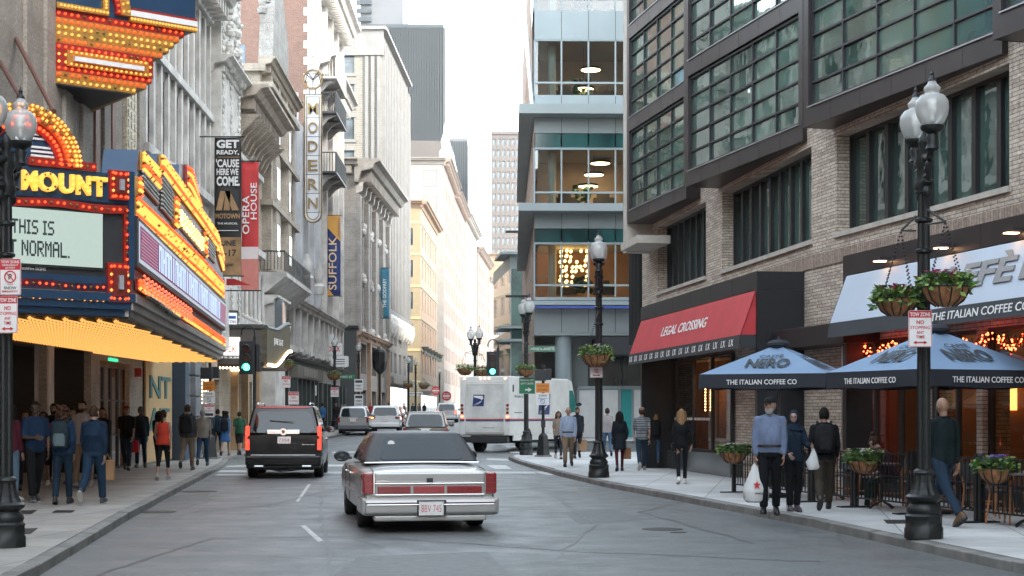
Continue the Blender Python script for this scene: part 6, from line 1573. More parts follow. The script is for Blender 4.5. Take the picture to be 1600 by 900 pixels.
m = MB(); m.box(X(339)-X(335), X(373)-X(335), -.075, -.065, Z(361)-Z(430), Z(360)-Z(430)); m.build('white_line', WHT, t, world=False)
for a, b, c, d in ((338,348,345,353), (350,360,353,372)): 
    m = MB(); q = lambda px, py: (X(px)-X(335), Z(py)-Z(430)); m.prism([q(a,329), q(a+9,329), q(c+8,299), q(c,299)], -.08, -.065); m.build('emblem', BGOLD, t, world=False)
m = MB(); m.prism([q(352,299), q(360,299), q(374,329), q(363,329)], -.08, -.065); m.build('emblem', BGOLD, t, world=False)
m = MB(); m.box(0, W, -.062, -.05, 0, Z(371)-Z(430)); m.build('bronze_panel', BGOLD, t, world=False)
bt('JUNE', 341, 369, 376, 387, BK, bold=.02); bt('12-17', 339, 370, 390, 401, BK, bold=.02); bt('BROADWAY', 345, 366, 412, 417, BK); 
def scroll(t, W, H):
    m = MB()
    for k in range(4):
        c = -.3+k*(W+.1)/3.2; m.tube([(c+.09*(1-i/16)*math.cos(i*.6), 0, H+.14+.09*(1-i/16)*math.sin(i*.6)) for i in range(16)], .012, 5)
    m.build('scroll_bracket', paint((.5,.48,.44), .5), t, world=False)
scroll(t, W, H)
Y = 62.0
RB = paint((.50,.03,.03), .65)
t, W, H = banner(X(377.5), X(404), Y, Z(453), Z(253), 'opera_banner', 'red OPERA HOUSE banner with pale pink lower end behind the black theatre banner', RB); scroll(t, W, H)
def vtext(t, s, x0, x1, z0, z1, mat, bold=.01, up=True, y=-.07, font=None):
    g = MB(); m = MB(); vs, fs = text_geo(s, bold); ax = min(v[0] for v in vs); bx = max(v[0] for v in vs); az = min(v[1] for v in vs); bz = max(v[1] for v in vs)
    out = []
    for v in vs:
        a = (v[0]-ax)/(bx-ax); b = (v[1]-az)/(bz-az); out.append((x1-b*(x1-x0), y-(.01 if v[2] > 0 else 0), z0+a*(z1-z0)))
    m.add(out, fs); return m.build('lettering', mat, t, world=False)
zz2 = lambda py: Z(py)-Z(453)
vtext(t, 'OPERA', .04, .31, zz2(366), zz2(306), WHT); vtext(t, 'HOUSE', .36, .60, zz2(343), zz2(286), WHT)
m = MB(); m.box(0, W, -.066, -.055, .0, zz2(394)); m.build('pink_panel', paint((.62,.22,.18), .65), t, world=False)
m = MB(); m.box(0, W, -.075, -.067, zz2(405), zz2(386)); m.build('white_band', paint((.7,.62,.6), .65), t, world=False)
r2 = thing('red_awning_flag', 'small red cloth under the banners', 'flag', (X(361), 61.0, Z(449))); m = MB(); m.add([(0,0,0),(.95,0,0),(.3,0,.25),(0,0,.25),(0,.02,0),(.95,.02,0),(.3,.02,.25),(0,.02,.25)], [(0,1,2,3),(7,6,5,4),(0,4,5,1),(1,5,6,2),(2,6,7,3),(3,7,4,0)]); m.build('cloth', RB, r2, world=False)
Y = 106.0
NVB = paint((.012,.035,.16), .6); ORB = paint((.62,.32,.06), .6)
t, W, H = banner(X(511), X(532), Y, Z(462), Z(337), 'university_banner', 'navy and orange SUFFOLK banner on the left', NVB)
z_ = lambda py: Z(py)-Z(462)
m = MB(); m.prism([(0,z_(337)),(0,z_(355)),(W,z_(378)),(W,z_(337))][::-1], -.075, -.06); m.build('orange_panel', ORB, t, world=False)
m = MB(); m.prism([(0,z_(462)),(0,z_(448)),(W*.5,z_(462))], -.075, -.06); m.build('orange_corner', ORB, t, world=False)
vtext(t, 'SUFFOLK', W*.12, W*.72, z_(453), z_(370), paint((.75,.55,.35), .6)); vtext(t, 'UNIVERSITY', W*.82, W*.96, z_(371), z_(341), NVB)
Y = 139.0
t, W, H = banner(X(594.5), X(608), Y, Z(497), Z(419), 'hotel_banner', 'teal banner lettered THE GODFREY on the left, before the white building', paint((.03,.17,.25), .6), wallx=-11.4)
vtext(t, 'THE GODFREY', W*.28, W*.68, .9, H-.9, WHT)
Y = 92.0
ms = thing('vertical_sign', 'tall white MODERN sign under a round emblem with a SUFFOLK UNIVERSITY strip beside it', 'sign', (X(457), Y, Z(348)))
lx = lambda px: X(px)-X(457); lz = lambda py: Z(py)-Z(348)
m = MB(); m.box(lx(457), lx(466), -.12, .12, lz(333), lz(145)); m.build('side_strip', paint((.6,.6,.6), .5), ms, world=False)
m = MB(); a, b = lx(476), lx(503); r_ = (b-a)/2
pts = [(b, lz(148)), (a, lz(148)), (a, lz(348)+r_)]+[(a+r_-r_*math.cos(k*math.pi/10), lz(348)+r_-r_*math.sin(k*math.pi/10)) for k in range(1, 10)]+[(b, lz(348)+r_)]
m.prism(pts, -.14, .14); m.build('sign_board', paint((.62,.62,.63), .5), ms, world=False)
m = MB(); m.tube([(p[0], -.16, p[1]) for p in pts], .05, 6, True); m.tube([(a+r_+(p[0]-a-r_)*.72, -.16, lz(240)+(p[1]-lz(240))*.96) for p in pts], .025, 6, True); m.build('metal_rim', BRASSD, ms, world=False)
for k, ch in enumerate('MODERN'):
    zc = lz(165+k*29.5+6); m = MB(); m.text(ch, lx(482), lx(497), zc-.30, zc+.33, -.16, .06, .01); m.build('letter', BRASSD, ms, world=False)
    m = MB(); m.box(lx(478), lx(501), -.15, -.14, zc-.52, zc-.49); m.build('divider', BLK2, ms, world=False)
vtext(ms, 'SUFFOLK UNIVERSITY', .06, lx(464), lz(315), lz(165), BLK2, y=-.13)
c = (lx(489), 0, lz(124)); R_ = .55
m = MB(); m.tube([(c[0]+R_*math.cos(k*math.pi/14), 0, c[2]+R_*math.sin(k*math.pi/14)) for k in range(28)], .045, 8, True); m.tube([(c[0]+R_*.86*math.cos(k*math.pi/14), 0, c[2]+R_*.86*math.sin(k*math.pi/14)) for k in range(28)], .02, 6, True); m.build('emblem_ring', BRASSD, ms, world=False)
m = MB()
for p, q_ in (((-.4,.3),(0,-.05)), ((.4,.3),(0,-.05)), ((0,-.05),(0,-.5)), ((-.45,-.2),(-.3,.38)), ((.45,-.2),(.3,.38)), ((-.3,.38),(.02,0)), ((.3,.38),(-.02,0))): m.cyl((c[0]+p[0],0,c[2]+p[1]), (c[0]+q_[0],0,c[2]+q_[1]), .03, n=6)
m.build('emblem', BLK2, ms, world=False)
m = MB()
for z in (160, 235, 322): m.cyl((lx(446),0,lz(z)), (lx(500),0,lz(z)), .04, n=6)
for px_ in (484, 493): m.cyl((lx(px_),0,lz(148)), (lx(px_),0,lz(138)), .03, n=6)
m.build('wall_bracket', BLK2, ms, world=False)
# long horizontal pole carrying wires in front of it
hp = thing('cross_pole', 'thin pale horizontal pole reaching from the opera house to the vertical sign', 'pole', (X(403), 75, 0))
m = MB(); m.cyl((0,0,EYE+(HY-287)/F_*75), (2.6,0,EYE+(HY-286)/F_*75), .035, n=6); m.build('pole', paint((.5,.5,.5), .5), hp, world=False)
m = MB(); m.cyl((0,0,EYE+(HY-287)/F_*75), (-1.2,.3,EYE+(HY-287)/F_*75), .03, n=6); m.build('wall_arm', paint((.5,.5,.5), .5), hp, world=False)
# ------------------------------------------------------------------ cafe terrace
FL = Wall((4.36, 31.65), (7.60, 19.55))
def fence_panel(u0, u1, label):
    t = thing('fence_panel', label, 'fence panel', tuple(FL.pt(u0, .13)), FL.ang, 'black iron fence panels round the cafe terrace'); W = u1-u0
    for k, u in enumerate((.035, W-.035)):
        m = MB(); m.box(u-.035, u+.035, -.035, .035, .02, .98); m.build('post', BLK, t, world=False)
        m = MB(); m.box(u-.04, u+.04, -.28, .28, 0, .018); m.build('foot_plate', BLK, t, world=False)
    m = MB(); m.box(.07, W-.07, -.018, .018, .90, .93); m.build('top_rail', BLK, t, world=False)
    m = MB(); m.box(.07, W-.07, -.015, .015, .55, .57) ; m.build('middle_rail', BLK, t, world=False)
    m = MB(); m.box(.07, W-.07, -.015, .015, .15, .175); m.build('bottom_rail', BLK, t, world=False)
    n = int(W/.115)
    for i in range(1, n): m = MB(); u = W*i/n; m.box(u-.008, u+.008, -.008, .008, .176, .899); m.build('bar', BLK, t, world=False)
    return t
us_ = [0.02]+[FL.u(p) for p in (1213, 1268, 1335, 1424, 1530)]+[FL.L-.05]
nm = ['first fence panel at the far left end of the terrace', 'fence panel behind the man with the white bag', 'fence panel behind the woman in the headscarf', 'fence panel behind the man with the backpack', 'fence panel behind the nearest right-hand lamp', 'fence panel at the right edge of the picture']
for a, b, s_ in zip(us_[:-1], us_[1:], nm): fence_panel(a+.02, b-.02, s_)
# end return of the fence
E = Wall((4.36,31.68), (6.3,32.1))
for px, w_, lb, fl_ in ((1158, -.16, 'planter of green leaves on the far end of the cafe fence', ('white',)), (1362, -.14, 'planter of small white flowers on the cafe fence left of the near lamp', ('white',)), (1568, -.12, 'planter of violet flowers on the cafe fence at the right', ('violet','violet'))):
    p = FL.pt(FL.u(px), .98, w_); basket(p.x, p.y, .93, .26, lb, fl_, 0, .1, int(px), nleaf=520)
# umbrellas
UB = M('powder_blue_canvas', (.165,.25,.37), .8, 0, .05, 2, .1, 60); UD = M('dark_blue_canvas', (.015,.018,.026), .8, 0, .1, 2)
def umbrella(cx_, cy_, rz, S_, z_e, z_t, label, labels):
    t = thing('cafe_umbrella', label, 'umbrella', (cx_, cy_, .13), rz, 'square blue cafe umbrellas'); h = S_/2; ze, zt_ = z_e-.13, z_t-.13
    m = MB(); n = 8; c = [(-h,-h),(h,-h),(h,h),(-h,h)]
    for s_ in range(4):
        a, b = c[s_], c[(s_+1) % 4]
        vs = []
        for i in range(n+1):
            f = i/n
            for j in range(n+1):
                g_ = j/n; ex, ey = lerp(a[0],b[0],g_), lerp(a[1],b[1],g_); z = lerp(zt_, ze, f)-.05*math.sin(math.pi*f)*math.sin(math.pi*g_)+.0; vs.append((ex*f, ey*f, z))
        m.add(vs, [(i*(n+1)+j, (i+1)*(n+1)+j, (i+1)*(n+1)+j+1, i*(n+1)+j+1) for i in range(n) for j in range(n)])
    m.build('canopy', UB, t, smooth=True, world=False)
    for s_ in range(4):
        a, b = c[s_], c[(s_+1) % 4]; m = MB(); k = 10; vs = []
        for j in range(k+1):
            g_ = j/k; x, y = lerp(a[0],b[0],g_), lerp(a[1],b[1],g_); o = 1.0+.012*math.sin(g_*20); vs += [(x*1.005, y*1.005, ze+.004), (x*o*1.01, y*o*1.01, ze-.26+.015*math.sin(g_*9))]
        m.add(vs, [(2*j, 2*j+1, 2*j+3, 2*j+2) for j in range(k)]); m.build('valance', UD, t, smooth=True, world=False)
    m = MB(); m.ball((0,0,zt_+.0), (.22,.22,.09), 12, 7); m.lathe([(.05,.05),(.04,.1),(.02,.14),(0,.15)], (0,0,zt_), 8); m.build('top_cap', UD, t, smooth=True, world=False)
    m = MB(); m.cyl((0,0,0), (0,0,zt_), .028, n=12); m.build('pole', paint((.12,.13,.14), .4, .5), t, smooth=True, world=False)
    m = MB(); m.lathe([(.28,0),(.28,.05),(.05,.08),(.04,.3)], n=20); m.build('weighted_base', BLK, t, world=False)
    for s_ in range(8):
        a = c[s_//2] if s_ % 2 == 0 else ((c[s_//2][0]+c[(s_//2+1) % 4][0])/2, (c[s_//2][1]+c[(s_//2+1) % 4][1])/2)
        m = MB(); m.cyl((a[0]*.97, a[1]*.97, ze-.02), (0,0,zt_-.06), .01, n=5); m.cyl((a[0]*.5, a[1]*.5, lerp(zt_,ze,.5)-.12), (0,0,zt_-.65), .008, n=5); m.build('rib', BLK2, t, world=False)
    # lettering on the slopes and the valances
    for s_ in labels:
        ang = s_*math.pi/2; Rz = Matrix.Rotation(ang, 4, 'Z')
        sl = math.atan2(h, zt_-ze)                  # slope: face s_=0 looks to -Y
        L = math.hypot(h, zt_-ze)
        for txt, w_, f0, f1, bd in (('CAFFÈ', .21, .60, .72, .01), ('NERO', .38, .24, .55, .03)):
            mm = MB(); mm.M = Rz @ Matrix.Translation((0,-h,ze)) @ Matrix.Rotation(-sl, 4, 'X')
            sag = .0
            mm.text(txt, -w_*h*1.0*(1-.1), w_*h*(1-.1), f0*L*.9, f1*L*.9, -.006, .003, bd)
            mm.v = [(v[0], v[1], v[2]) for v in mm.v]
            mm.build('lettering', paint((.035,.04,.045), .7), t, world=False)
        mm = MB(); mm.M = Rz @ Matrix.Translation((0,-h*1.03,ze-.26)); mm.text('THE ITALIAN COFFEE CO', -.55*h, .55*h, .07, .16, -.008, .004, .01); mm.build('lettering', WHT, t, world=False)
    return t
umbrella(4.98, 29.9, RD(-24), 2.35, 2.40, 2.98, 'left blue cafe umbrella over the couple by the far end of the terrace', (0, 1, 3))
umbrella(6.62, 25.0, RD(-67), 2.4, 2.34, 3.0, 'right blue cafe umbrella behind the nearest right-hand lamp', (0, 1, 3))
# bistro chairs and tables
RAT = M('rattan_orange_brown', (.32,.13,.05), .6, 0, .3, 12); WEAVE = paint((.04,.04,.045), .6)
def make_chair():
    t = thing('bistro_chair', '', 'chair', (0,0,0), 0, 'rattan bistro chairs on the cafe terrace')
    m = MB(); m.lathe([(.20,.44),(.215,.455),(.20,.47),(.0,.475)], n=18); m.build('seat', WEAVE, t, world=False)
    for sx, sy in ((-1,-1),(1,-1)): m = MB(); m.tube([(sx*.16,sy*.15,.45),(sx*.19,sy*.19,0)], .014, 8); m.build('leg', RAT, t, world=False)
    for sx in (-1,1): m = MB(); m.tube([(sx*.20,.22,0),(sx*.17,.17,.45)], .014, 8); m.build('leg', RAT, t, world=False)
    m = MB(); m.tube([(-.17,.17,.45),(-.20,.22,.65),(-.17,.26,.82),(-.08,.28,.89),(.08,.28,.89),(.17,.26,.82),(.20,.22,.65),(.17,.17,.45)], .014, 8); m.build('back_frame', RAT, t, world=False)
    m = MB()
    vs = []
    for i in range(5):
        for j in range(5): x = -.15+.075*j; vs.append((x*(1-.08*i/4), .20+.06*i/4-.02*(1-(x/.15)**2), .56+.07*i))
    m.add(vs, [(i*5+j, i*5+j+1, (i+1)*5+j+1, (i+1)*5+j) for i in range(4) for j in range(4)]); o = m.build('backrest', WEAVE, t, world=False); md = o.modifiers.new('s','SOLIDIFY'); md.thickness = .012
    m = MB(); m.tube([(.15*math.cos(a*math.pi/8), .15*math.sin(a*math.pi/8), .22) for a in range(16)], .009, 6, True); m.build('stretcher', RAT, t, world=False)
    return t
def make_table():
    t = thing('bistro_table', '', 'table', (0,0,0), 0, 'small round tables on the cafe terrace')
    m = MB(); m.lathe([(.30,.71),(.31,.72),(.31,.735),(.30,.74),(0,.742)], n=24); m.build('tabletop', paint((.10,.10,.10), .35), t, world=False)
    m = MB(); m.cyl((0,0,.1), (0,0,.71), .025, n=10); m.build('column', BLK, t, world=False)
    m = MB()
    for k in range(4): a = k*math.pi/2+.5; m.tube([(0,0,.12),(.16*math.cos(a),.16*math.sin(a),.06),(.26*math.cos(a),.26*math.sin(a),.0)], .015, 6)
    m.build('feet', BLK, t, world=False)
    return t
ch = make_chair(); tb_ = make_table()
spots = [(5.62,29.6,2.0,'chair farthest along the terrace under the left umbrella'), (5.9,28.6,-.6,'chair under the left umbrella facing the street'), (6.15,27.7,1.6,'chair behind the man with the backpack'), (6.35,26.8,-1.7,'chair that the bent woman at the terrace sits on'),
         (6.75,25.1,2.6,'chair below the right umbrella near the lamp'), (6.95,23.7,.7,'chair behind the bald man walking'), (7.35,24.4,-1.0,'chair close to the cafe window'), (7.0,22.6,2.2,'chair with its back to the fence at the right'), (7.45,22.2,-2.3,'chair by the planter of violet flowers'), (7.75,23.2,-1.3,'chair the man in green sits on'), (7.55,21.3,.4,'chair nearest the camera at the right edge')]
for i, (x, y, a, lb) in enumerate(spots):
    o = ch if i == 0 else copy_tree(ch); place(o, x, y, .13, lb, a)
for i, (x, y, lb) in enumerate(((5.85,29.1,'table under the left umbrella'), (6.1,26.4,'table the bent woman leans on'), (7.1,24.9,'table under the right umbrella'), (7.15,22.1,'table nearest the camera behind the fence'), (7.5,22.75,'table before the man in green'))):
    o = tb_ if i == 0 else copy_tree(tb_); place(o, x, y, .13, lb)
# ------------------------------------------------------------------ vehicles (local frame: +Y forward, rear axle at y=0)
def carpaint(name, col, metal=.5, rough=.28, coat=1.0): return M(name, col, rough, metal, .04, 1.5, coat=coat)
TYRE = M('tyre_rubber', (.018,.018,.018), .8, 0, .2, 8, .3, 60); RIM = M('alloy_rim', (.45,.45,.46), .25, .9, .1, 6)
AGL = MGLASS('car_glass', (.010,.016,.020), .02, .02, 1.42); TAIL = M('tail_lamp_red', (.20,.004,.007), .18, 0, .15, 9, coat=1); TAILON = MEMIT('lit_tail_lamp', (1,.06,.03), .9); TRIM = paint((.02,.02,.021), .5)
UNDER = paint((.012,.012,.012), .8)
def section(w, zl, zb, zt): return [(0,zl),(w*.82,zl),(w*.955,zl+.05),(w*.995,zl+(zb-zl)*.35),(w,zl+(zb-zl)*.62),(w*.985,zb-.07),(w*.955,zb-.015),(w*.90,zb+.01),(w*.6,zt-.012),(0,zt)]
def loft(secs, name, mat, parent, arches=(), smooth=True, bevel=0, tr=.95):
    m = MB(); k = None; rings = []
    for (y, w, zl, zb, zt) in secs:
        s = section(w, zl, zb, zt); ring = [(x, y, z) for x, z in s]+[(-x, y, z) for x, z in s[-2:0:-1]]; rings.append(ring)
    k = len(rings[0]); vs = [p for r in rings for p in r]
    fs = [(i*k+j, i*k+(j+1) % k, (i+1)*k+(j+1) % k, (i+1)*k+j) for i in range(len(rings)-1) for j in range(k)]
    fs += [tuple(range(k-1, -1, -1)), tuple((len(rings)-1)*k+j for j in range(k))]
    m.add(vs, fs); o = m.build(name, mat, None, world=False)
    if arches:
        cut = []
        for (y, z, r, side, dep, hw) in arches:
            c = MB(); c.cyl((side*(hw-dep), y, z), (side*(hw+.3), y, z), r, n=28); co = c.build('c', mat); cut.append(co)
            b = o.modifiers.new('b', 'BOOLEAN'); b.operation = 'DIFFERENCE'; b.object = co; b.solver = 'EXACT'
        dg = bpy.context.evaluated_depsgraph_get(); me = bpy.data.meshes.new_from_object(o.evaluated_get(dg)); o.modifiers.clear(); o.data = me; me.name = name
        for c in cut: bpy.data.objects.remove(c)
    if smooth:
        o.data.polygons.foreach_set('use_smooth', [True]*len(o.data.polygons)); o.data.set_sharp_from_angle(angle=RD(32))
    o.parent = parent; return o
def wheel(t, x, y, r, wd, side, rim=RIM, cap=.62):
    t_ = MB(); x0, x1 = (x-wd, x) if side > 0 else (x, x+wd)
    n = 28; prof = [(x0, r*.6), (x0, r*.93), (x0+wd*.15, r), (x1-wd*.15, r), (x1, r*.93), (x1, r*.6)]; vs = []
    for px_, pr in prof:
        for i in range(n): a = 2*math.pi*i/n; vs.append((px_, y+pr*math.cos(a), r+pr*math.sin(a)))
    fs = [(k*n+i, (k+1)*n+i, (k+1)*n+(i+1) % n, k*n+(i+1) % n) for k in range(5) for i in range(n)]
    t_.add(vs, fs); w = t_.build('wheel', TYRE, t, smooth=True, world=False)
    m = MB(); xo = x1-.01 if side > 0 else x0+.01; xi = xo-.03*side
    m.cyl((xi,y,r), (xo-.005*side,y,r), r*cap, n=28); 
    for k in range(7): a = k*2*math.pi/7; m.box(min(xo-.01,xo+.012*side), max(xo-.01,xo+.012*side), y+r*.18*math.cos(a)-.03, y+r*.18*math.cos(a)+.03, r+r*.18*math.sin(a)-.03, r+r*.18*math.sin(a)+.03)
    m.build('rim', rim, w, world=False); m = MB(); m.cyl((xi,y,r), (xo+.012*side,y,r), r*.15, n=14); m.build('hub', rim, w, world=False); return w
def fr(c, s, t):                                   # bilinear point on a face given corners bl, br, tr, tl
    a = Vector(c[0]).lerp(Vector(c[1]), s); b = Vector(c[3]).lerp(Vector(c[2]), s); return a.lerp(b, t)
def pane(t, c, s0, s1, t0, t1, off, name='window', mat=None, parent=None, rnd=.12):
    n = ((Vector(c[1])-Vector(c[0])).cross(Vector(c[3])-Vector(c[0]))).normalized()*off; m = MB()
    ds, dt = (s1-s0)*rnd*.5, (t1-t0)*rnd
    pts = [(s0+ds,t0),(s1-ds,t0),(s1,t0+dt),(s1,t1-dt),(s1-ds,t1),(s0+ds,t1),(s0,t1-dt),(s0,t0+dt)]
    q = [fr(c, *p)+n for p in pts]; q2 = [fr(c, *p)-n*.3 for p in pts]; k = len(q)
    m.add(q+q2, [tuple(range(k))]+[(i, i+k, (i+1) % k+k, (i+1) % k) for i in range(k)]); return m.build(name, mat or AGL, t, world=False)
def greenhouse(t, mat, y0, y1, y2, y3, zb, zt, wb, wt, name='roof', bev=.07, crown=.03):
    m = MB(); L = [(y0, y1, wb, zb), (lerp(y0,y2,.5), lerp(y1,y3,.5), lerp(wb,wt,.42), lerp(zb,zt,.5)), (y2, y3, wt, zt)]
    vs = []
    for (a, b, w, z) in L: vs += [(-w,a,z),(0,a,z),(w,a,z),(w,b,z),(0,b,z),(-w,b,z)]
    vs.append((0,(y2+y3)/2,zt+crown)); fs = [(k*6+i, k*6+(i+1) % 6, (k+1)*6+(i+1) % 6, (k+1)*6+i) for k in range(2) for i in range(6)]+[(12+i, 12+(i+1) % 6, 18) for i in range(6)]+[tuple(range(5,-1,-1))]
    m.add(vs, fs); o = m.build(name, mat, t, smooth=True, ang=50, world=False)
    b = o.modifiers.new('bevel', 'BEVEL'); b.width = bev; b.segments = 3; b.limit_method = 'ANGLE'; b.angle_limit = RD(25)
    rear = [(-wb,y0,zb),(wb,y0,zb),(wt,y2,zt),(-wt,y2,zt)]; left = [(-wb,y1,zb),(-wb,y0,zb),(-wt,y2,zt),(-wt,y3,zt)]; right = [(wb,y0,zb),(wb,y1,zb),(wt,y3,zt),(wt,y2,zt)]; front = [(wb,y1,zb),(-wb,y1,zb),(-wt,y3,zt),(wt,y3,zt)]
    return rear, left, right, front
def plate(t, x, y, z, txt, w=.31, h=.155, edge=None):
    m = MB(); m.box(x-w/2-.012, x+w/2+.012, y-.006, y+.02, z-.012, z+h+.012); o = m.build('licence_plate', CHROME, t, world=False)
    m = MB(); m.box(x-w/2, x+w/2, y-.010, y-.0062, z, z+h); m.build('plate_face', paint((.68,.68,.66), .4), o, world=False)
    m = MB(); m.text(txt, x-w*.43, x+w*.43, z+.035, z+h-.035, y-.010, .003, -.008); m.build('plate_lettering', paint((.45,.04,.05), .5), o, world=False)
def mirror(t, x, y, z, side, mat):
    m = MB(); m.ball((x+side*.14, y, z), (.13,.08,.09), 12, 8); m.box(min(x-.02*side,x+side*.08), max(x-.02*side,x+side*.08), y-.03, y+.03, z-.05, z-.01); o = m.build('mirror', mat, t, smooth=True, ang=50, world=False)
    m = MB(); vs = [(x+side*.14+.105*math.cos(a*math.pi/8), y-.07, z+.068*math.sin(a*math.pi/8)) for a in range(16)]; m.add(vs, [tuple(range(16))]); m.build('mirror_glass', AGL, o, world=False)
def boxpart(t, nm, mat, *b, bev=.01):
    m = MB(); m.box(*b); return m.build(nm, mat, t, bevel=bev, world=False)

# ---- silver saloon with the black vinyl roof
def saloon(x, y, rz):
    t = thing('saloon_car', 'silver saloon car with black vinyl roof and full-width red tail lamps, driving away', 'car', (x,y,0), rz)
    SV = carpaint('silver_paint', (.36,.35,.335), .35, .36, .6); VIN = M('black_vinyl', (.028,.028,.030), .5, 0, .15, 6, .25, 90)
    hw = .97
    st = [(-1.27,.90,.36,.80,.835),(-1.22,.935,.30,.83,.865),(-1.05,.955,.27,.855,.895),(-.5,.968,.25,.875,.93),(0,.972,.24,.89,.955),(.8,.975,.24,.90,.96),(2.0,.972,.24,.895,.955),(2.6,.965,.24,.885,.935),(3.4,.955,.25,.86,.905),(4.0,.935,.28,.82,.86),(4.18,.90,.34,.76,.79)]
    loft(st, 'body', SV, t, [(0,.33,.40,s,.34,hw) for s in (-1,1)]+[(2.98,.33,.40,s,.34,hw) for s in (-1,1)])
    boxpart(t, 'underbody', UNDER, -.72, .72, -1.15, 4.0, .17, .33)
    rear, left, right, front = greenhouse(t, VIN, -.22, 2.35, .42, 1.62, .955, 1.40, .87, .655, 'vinyl_roof', .06)
    pane(t, rear, .13, .87, .08, .80, .016, 'rear_window', rnd=.10)
    pane(t, rear, .105, .895, .03, .86, .010, 'rear_window_surround', paint((.018,.018,.02), .4), rnd=.08)
    for c, s_ in ((left, 1), (right, -1)):
        pane(t, c, *( (.50,.70) if s_ > 0 else (.30,.50) ), .08, .84, .012, 'rear_door_window'); pane(t, c, *((.14,.48) if s_ > 0 else (.52,.86)), .08, .84, .012, 'front_door_window')
        m = MB(); a = fr(c, .5 if True else 0, .0); m.cyl(fr(c,.49 if s_>0 else .51,.04), fr(c,.49 if s_>0 else .51,.9), .014, n=6); m.build('chrome_pillar', CHROME, t, world=False)
    pane(t, front, .08, .92, .1, .9, .012, 'windscreen')
    # belt chrome round the roof
    m = MB(); m.tube([(-.90,1.2,.925),(-.90,.1,.945),(-.89,-.15,.955),(-.85,-.27,.962),(0,-.30,.972),(.85,-.27,.962),(.89,-.15,.955),(.90,.1,.945),(.90,1.2,.925)], .011, 6); m.build('chrome_moulding', CHROME, t, world=False)
    # rear face
    for s_ in (-1,1):
        a, b = sorted((s_*.945, s_*.80)); m = MB(); m.box(a, b, -1.315, -1.10, .545, .855); m.build('corner_tail_lamp', TAIL, t, bevel=.02, world=False)
        m = MB(); a, b = sorted((s_*.958, s_*.92)); m.box(a, b, -1.30, -1.03, .56, .84); m.build('lamp_side', TAIL, t, bevel=.01, world=False)
        m = MB(); a, b = sorted((s_*.80, s_*.785)); m.box(a, b, -1.31, -1.2, .55, .85); m.build('chrome_edge', CHROME, t, world=False)
        for z in (.62,.70,.78): m = MB(); a, b = sorted((s_*.94, s_*.805)); m.box(a, b, -1.318, -1.313, z, z+.006); m.build('lamp_rib', paint((.2,.0,.01), .3), t, world=False)
    m = MB(); m.box(-.78,.78,-1.292,-1.2,.535,.70); m.build('tail_panel', SV, t, bevel=.01, world=False)
    for a, b, mt in ((-.745,-.275,TAIL), (-.235,.205,M('pale_red_reflector', (.30,.03,.035), .2, 0, .1, 9, coat=1)), (.245,.745,TAIL)): boxpart(t, 'centre_tail_lamp', mt, a, b, -1.312, -1.29, .556, .665, bev=.006)
    boxpart(t, 'chrome_strip', CHROME, -.78, .78, -1.318, -1.29, .688, .705, bev=.004); boxpart(t, 'chrome_strip', CHROME, -.78, .78, -1.315, -1.29, .532, .545, bev=.004)
    boxpart(t, 'bootlid_face', SV, -.79, .79, -1.287, -1.2, .71, .85, bev=.02)
    boxpart(t, 'lock_emblem', TRIM, -.045, .045, -1.312, -1.285, .70, .775, bev=.008)
    m = MB(); m.text('TOWN CAR', -.74, -.56, .725, .745, -1.289, .004, .02); m.text('LINCOLN', .59, .73, .725, .745, -1.289, .004, .02); m.build('badge_lettering', CHROME, t, world=False)
    m = MB()
    m.prof([(-1.20,.24),(-1.40,.25),(-1.455,.29),(-1.46,.44),(-1.44,.475),(-1.38,.50),(-1.20,.505)], -.93, .93); 
    o = m.build('rear_bumper', SV, t, bevel=.025, world=False)
    for s_ in (-1,1): m = MB(); a, b = sorted((s_*.975, s_*.905)); m.box(a, b, -1.42, -.50, .26, .50); m.build('bumper_side', SV, t, bevel=.03, world=False)
    boxpart(t, 'bumper_trim', CHROME, -.90, .90, -1.472, -1.45, .40, .412, bev=.004); boxpart(t, 'bumper_trim', paint((.10,.03,.03),.4), -.92, .92, -1.468, -1.45, .425, .437, bev=.003)
    boxpart(t, 'bumper_skirt', SV, -.80, .80, -1.40, -1.15, .17, .25, bev=.02)
    boxpart(t, 'plate_recess', TRIM, -.2, .215, -1.468, -1.44, .245, .47, bev=.005); plate(t, 0, -1.475, .265, '8BV 745', .33, .175)
    for (y_, s_) in ((0,-1),(0,1),(2.98,-1),(2.98,1)): wheel(t, s_*.935, y_, .335, .225, s_, RIM, .66)
    for s_ in (-1,1):
        for y_, h_ in ((1.25,.50),(2.28,.46)): m = MB(); m.box(s_*.974-.004, s_*.974+.004, y_-.005, y_+.005, .34, .885); m.build('door_seam', TRIM, t, world=False)
        for y_ in (.98, 2.02): m = MB(); m.box(min(s_*.965,s_*.995), max(s_*.965,s_*.995), y_-.09, y_+.09, .765, .79); m.build('door_handle', CHROME, t, bevel=.006, world=False)
        m = MB(); m.box(min(s_*.967,s_*.984), max(s_*.967,s_*.984), .45, 2.5, .50, .545); m.build('side_moulding', SV, t, bevel=.006, world=False)
        m = MB(); m.box(min(s_*.972,s_*.988), max(s_*.972,s_*.988), .45, 2.5, .518, .527); m.build('chrome_line', CHROME, t, world=False)
        mirror(t, s_*.90, 2.12, 1.0, s_, TRIM)
    for s_ in (-.80,.80): boxpart(t, 'boot_seam', TRIM, s_-.004, s_+.004, -1.296, -1.28, .70, .86, bev=0)
    m = MB(); m.tube([(-.80,-1.262,.868),(-.80,-1.05,.893),(-.80,-.5,.918)], .006, 4); m.tube([(.80,-1.262,.868),(.80,-1.05,.893),(.80,-.5,.918)], .006, 4); m.build('boot_seam', TRIM, t, world=False)
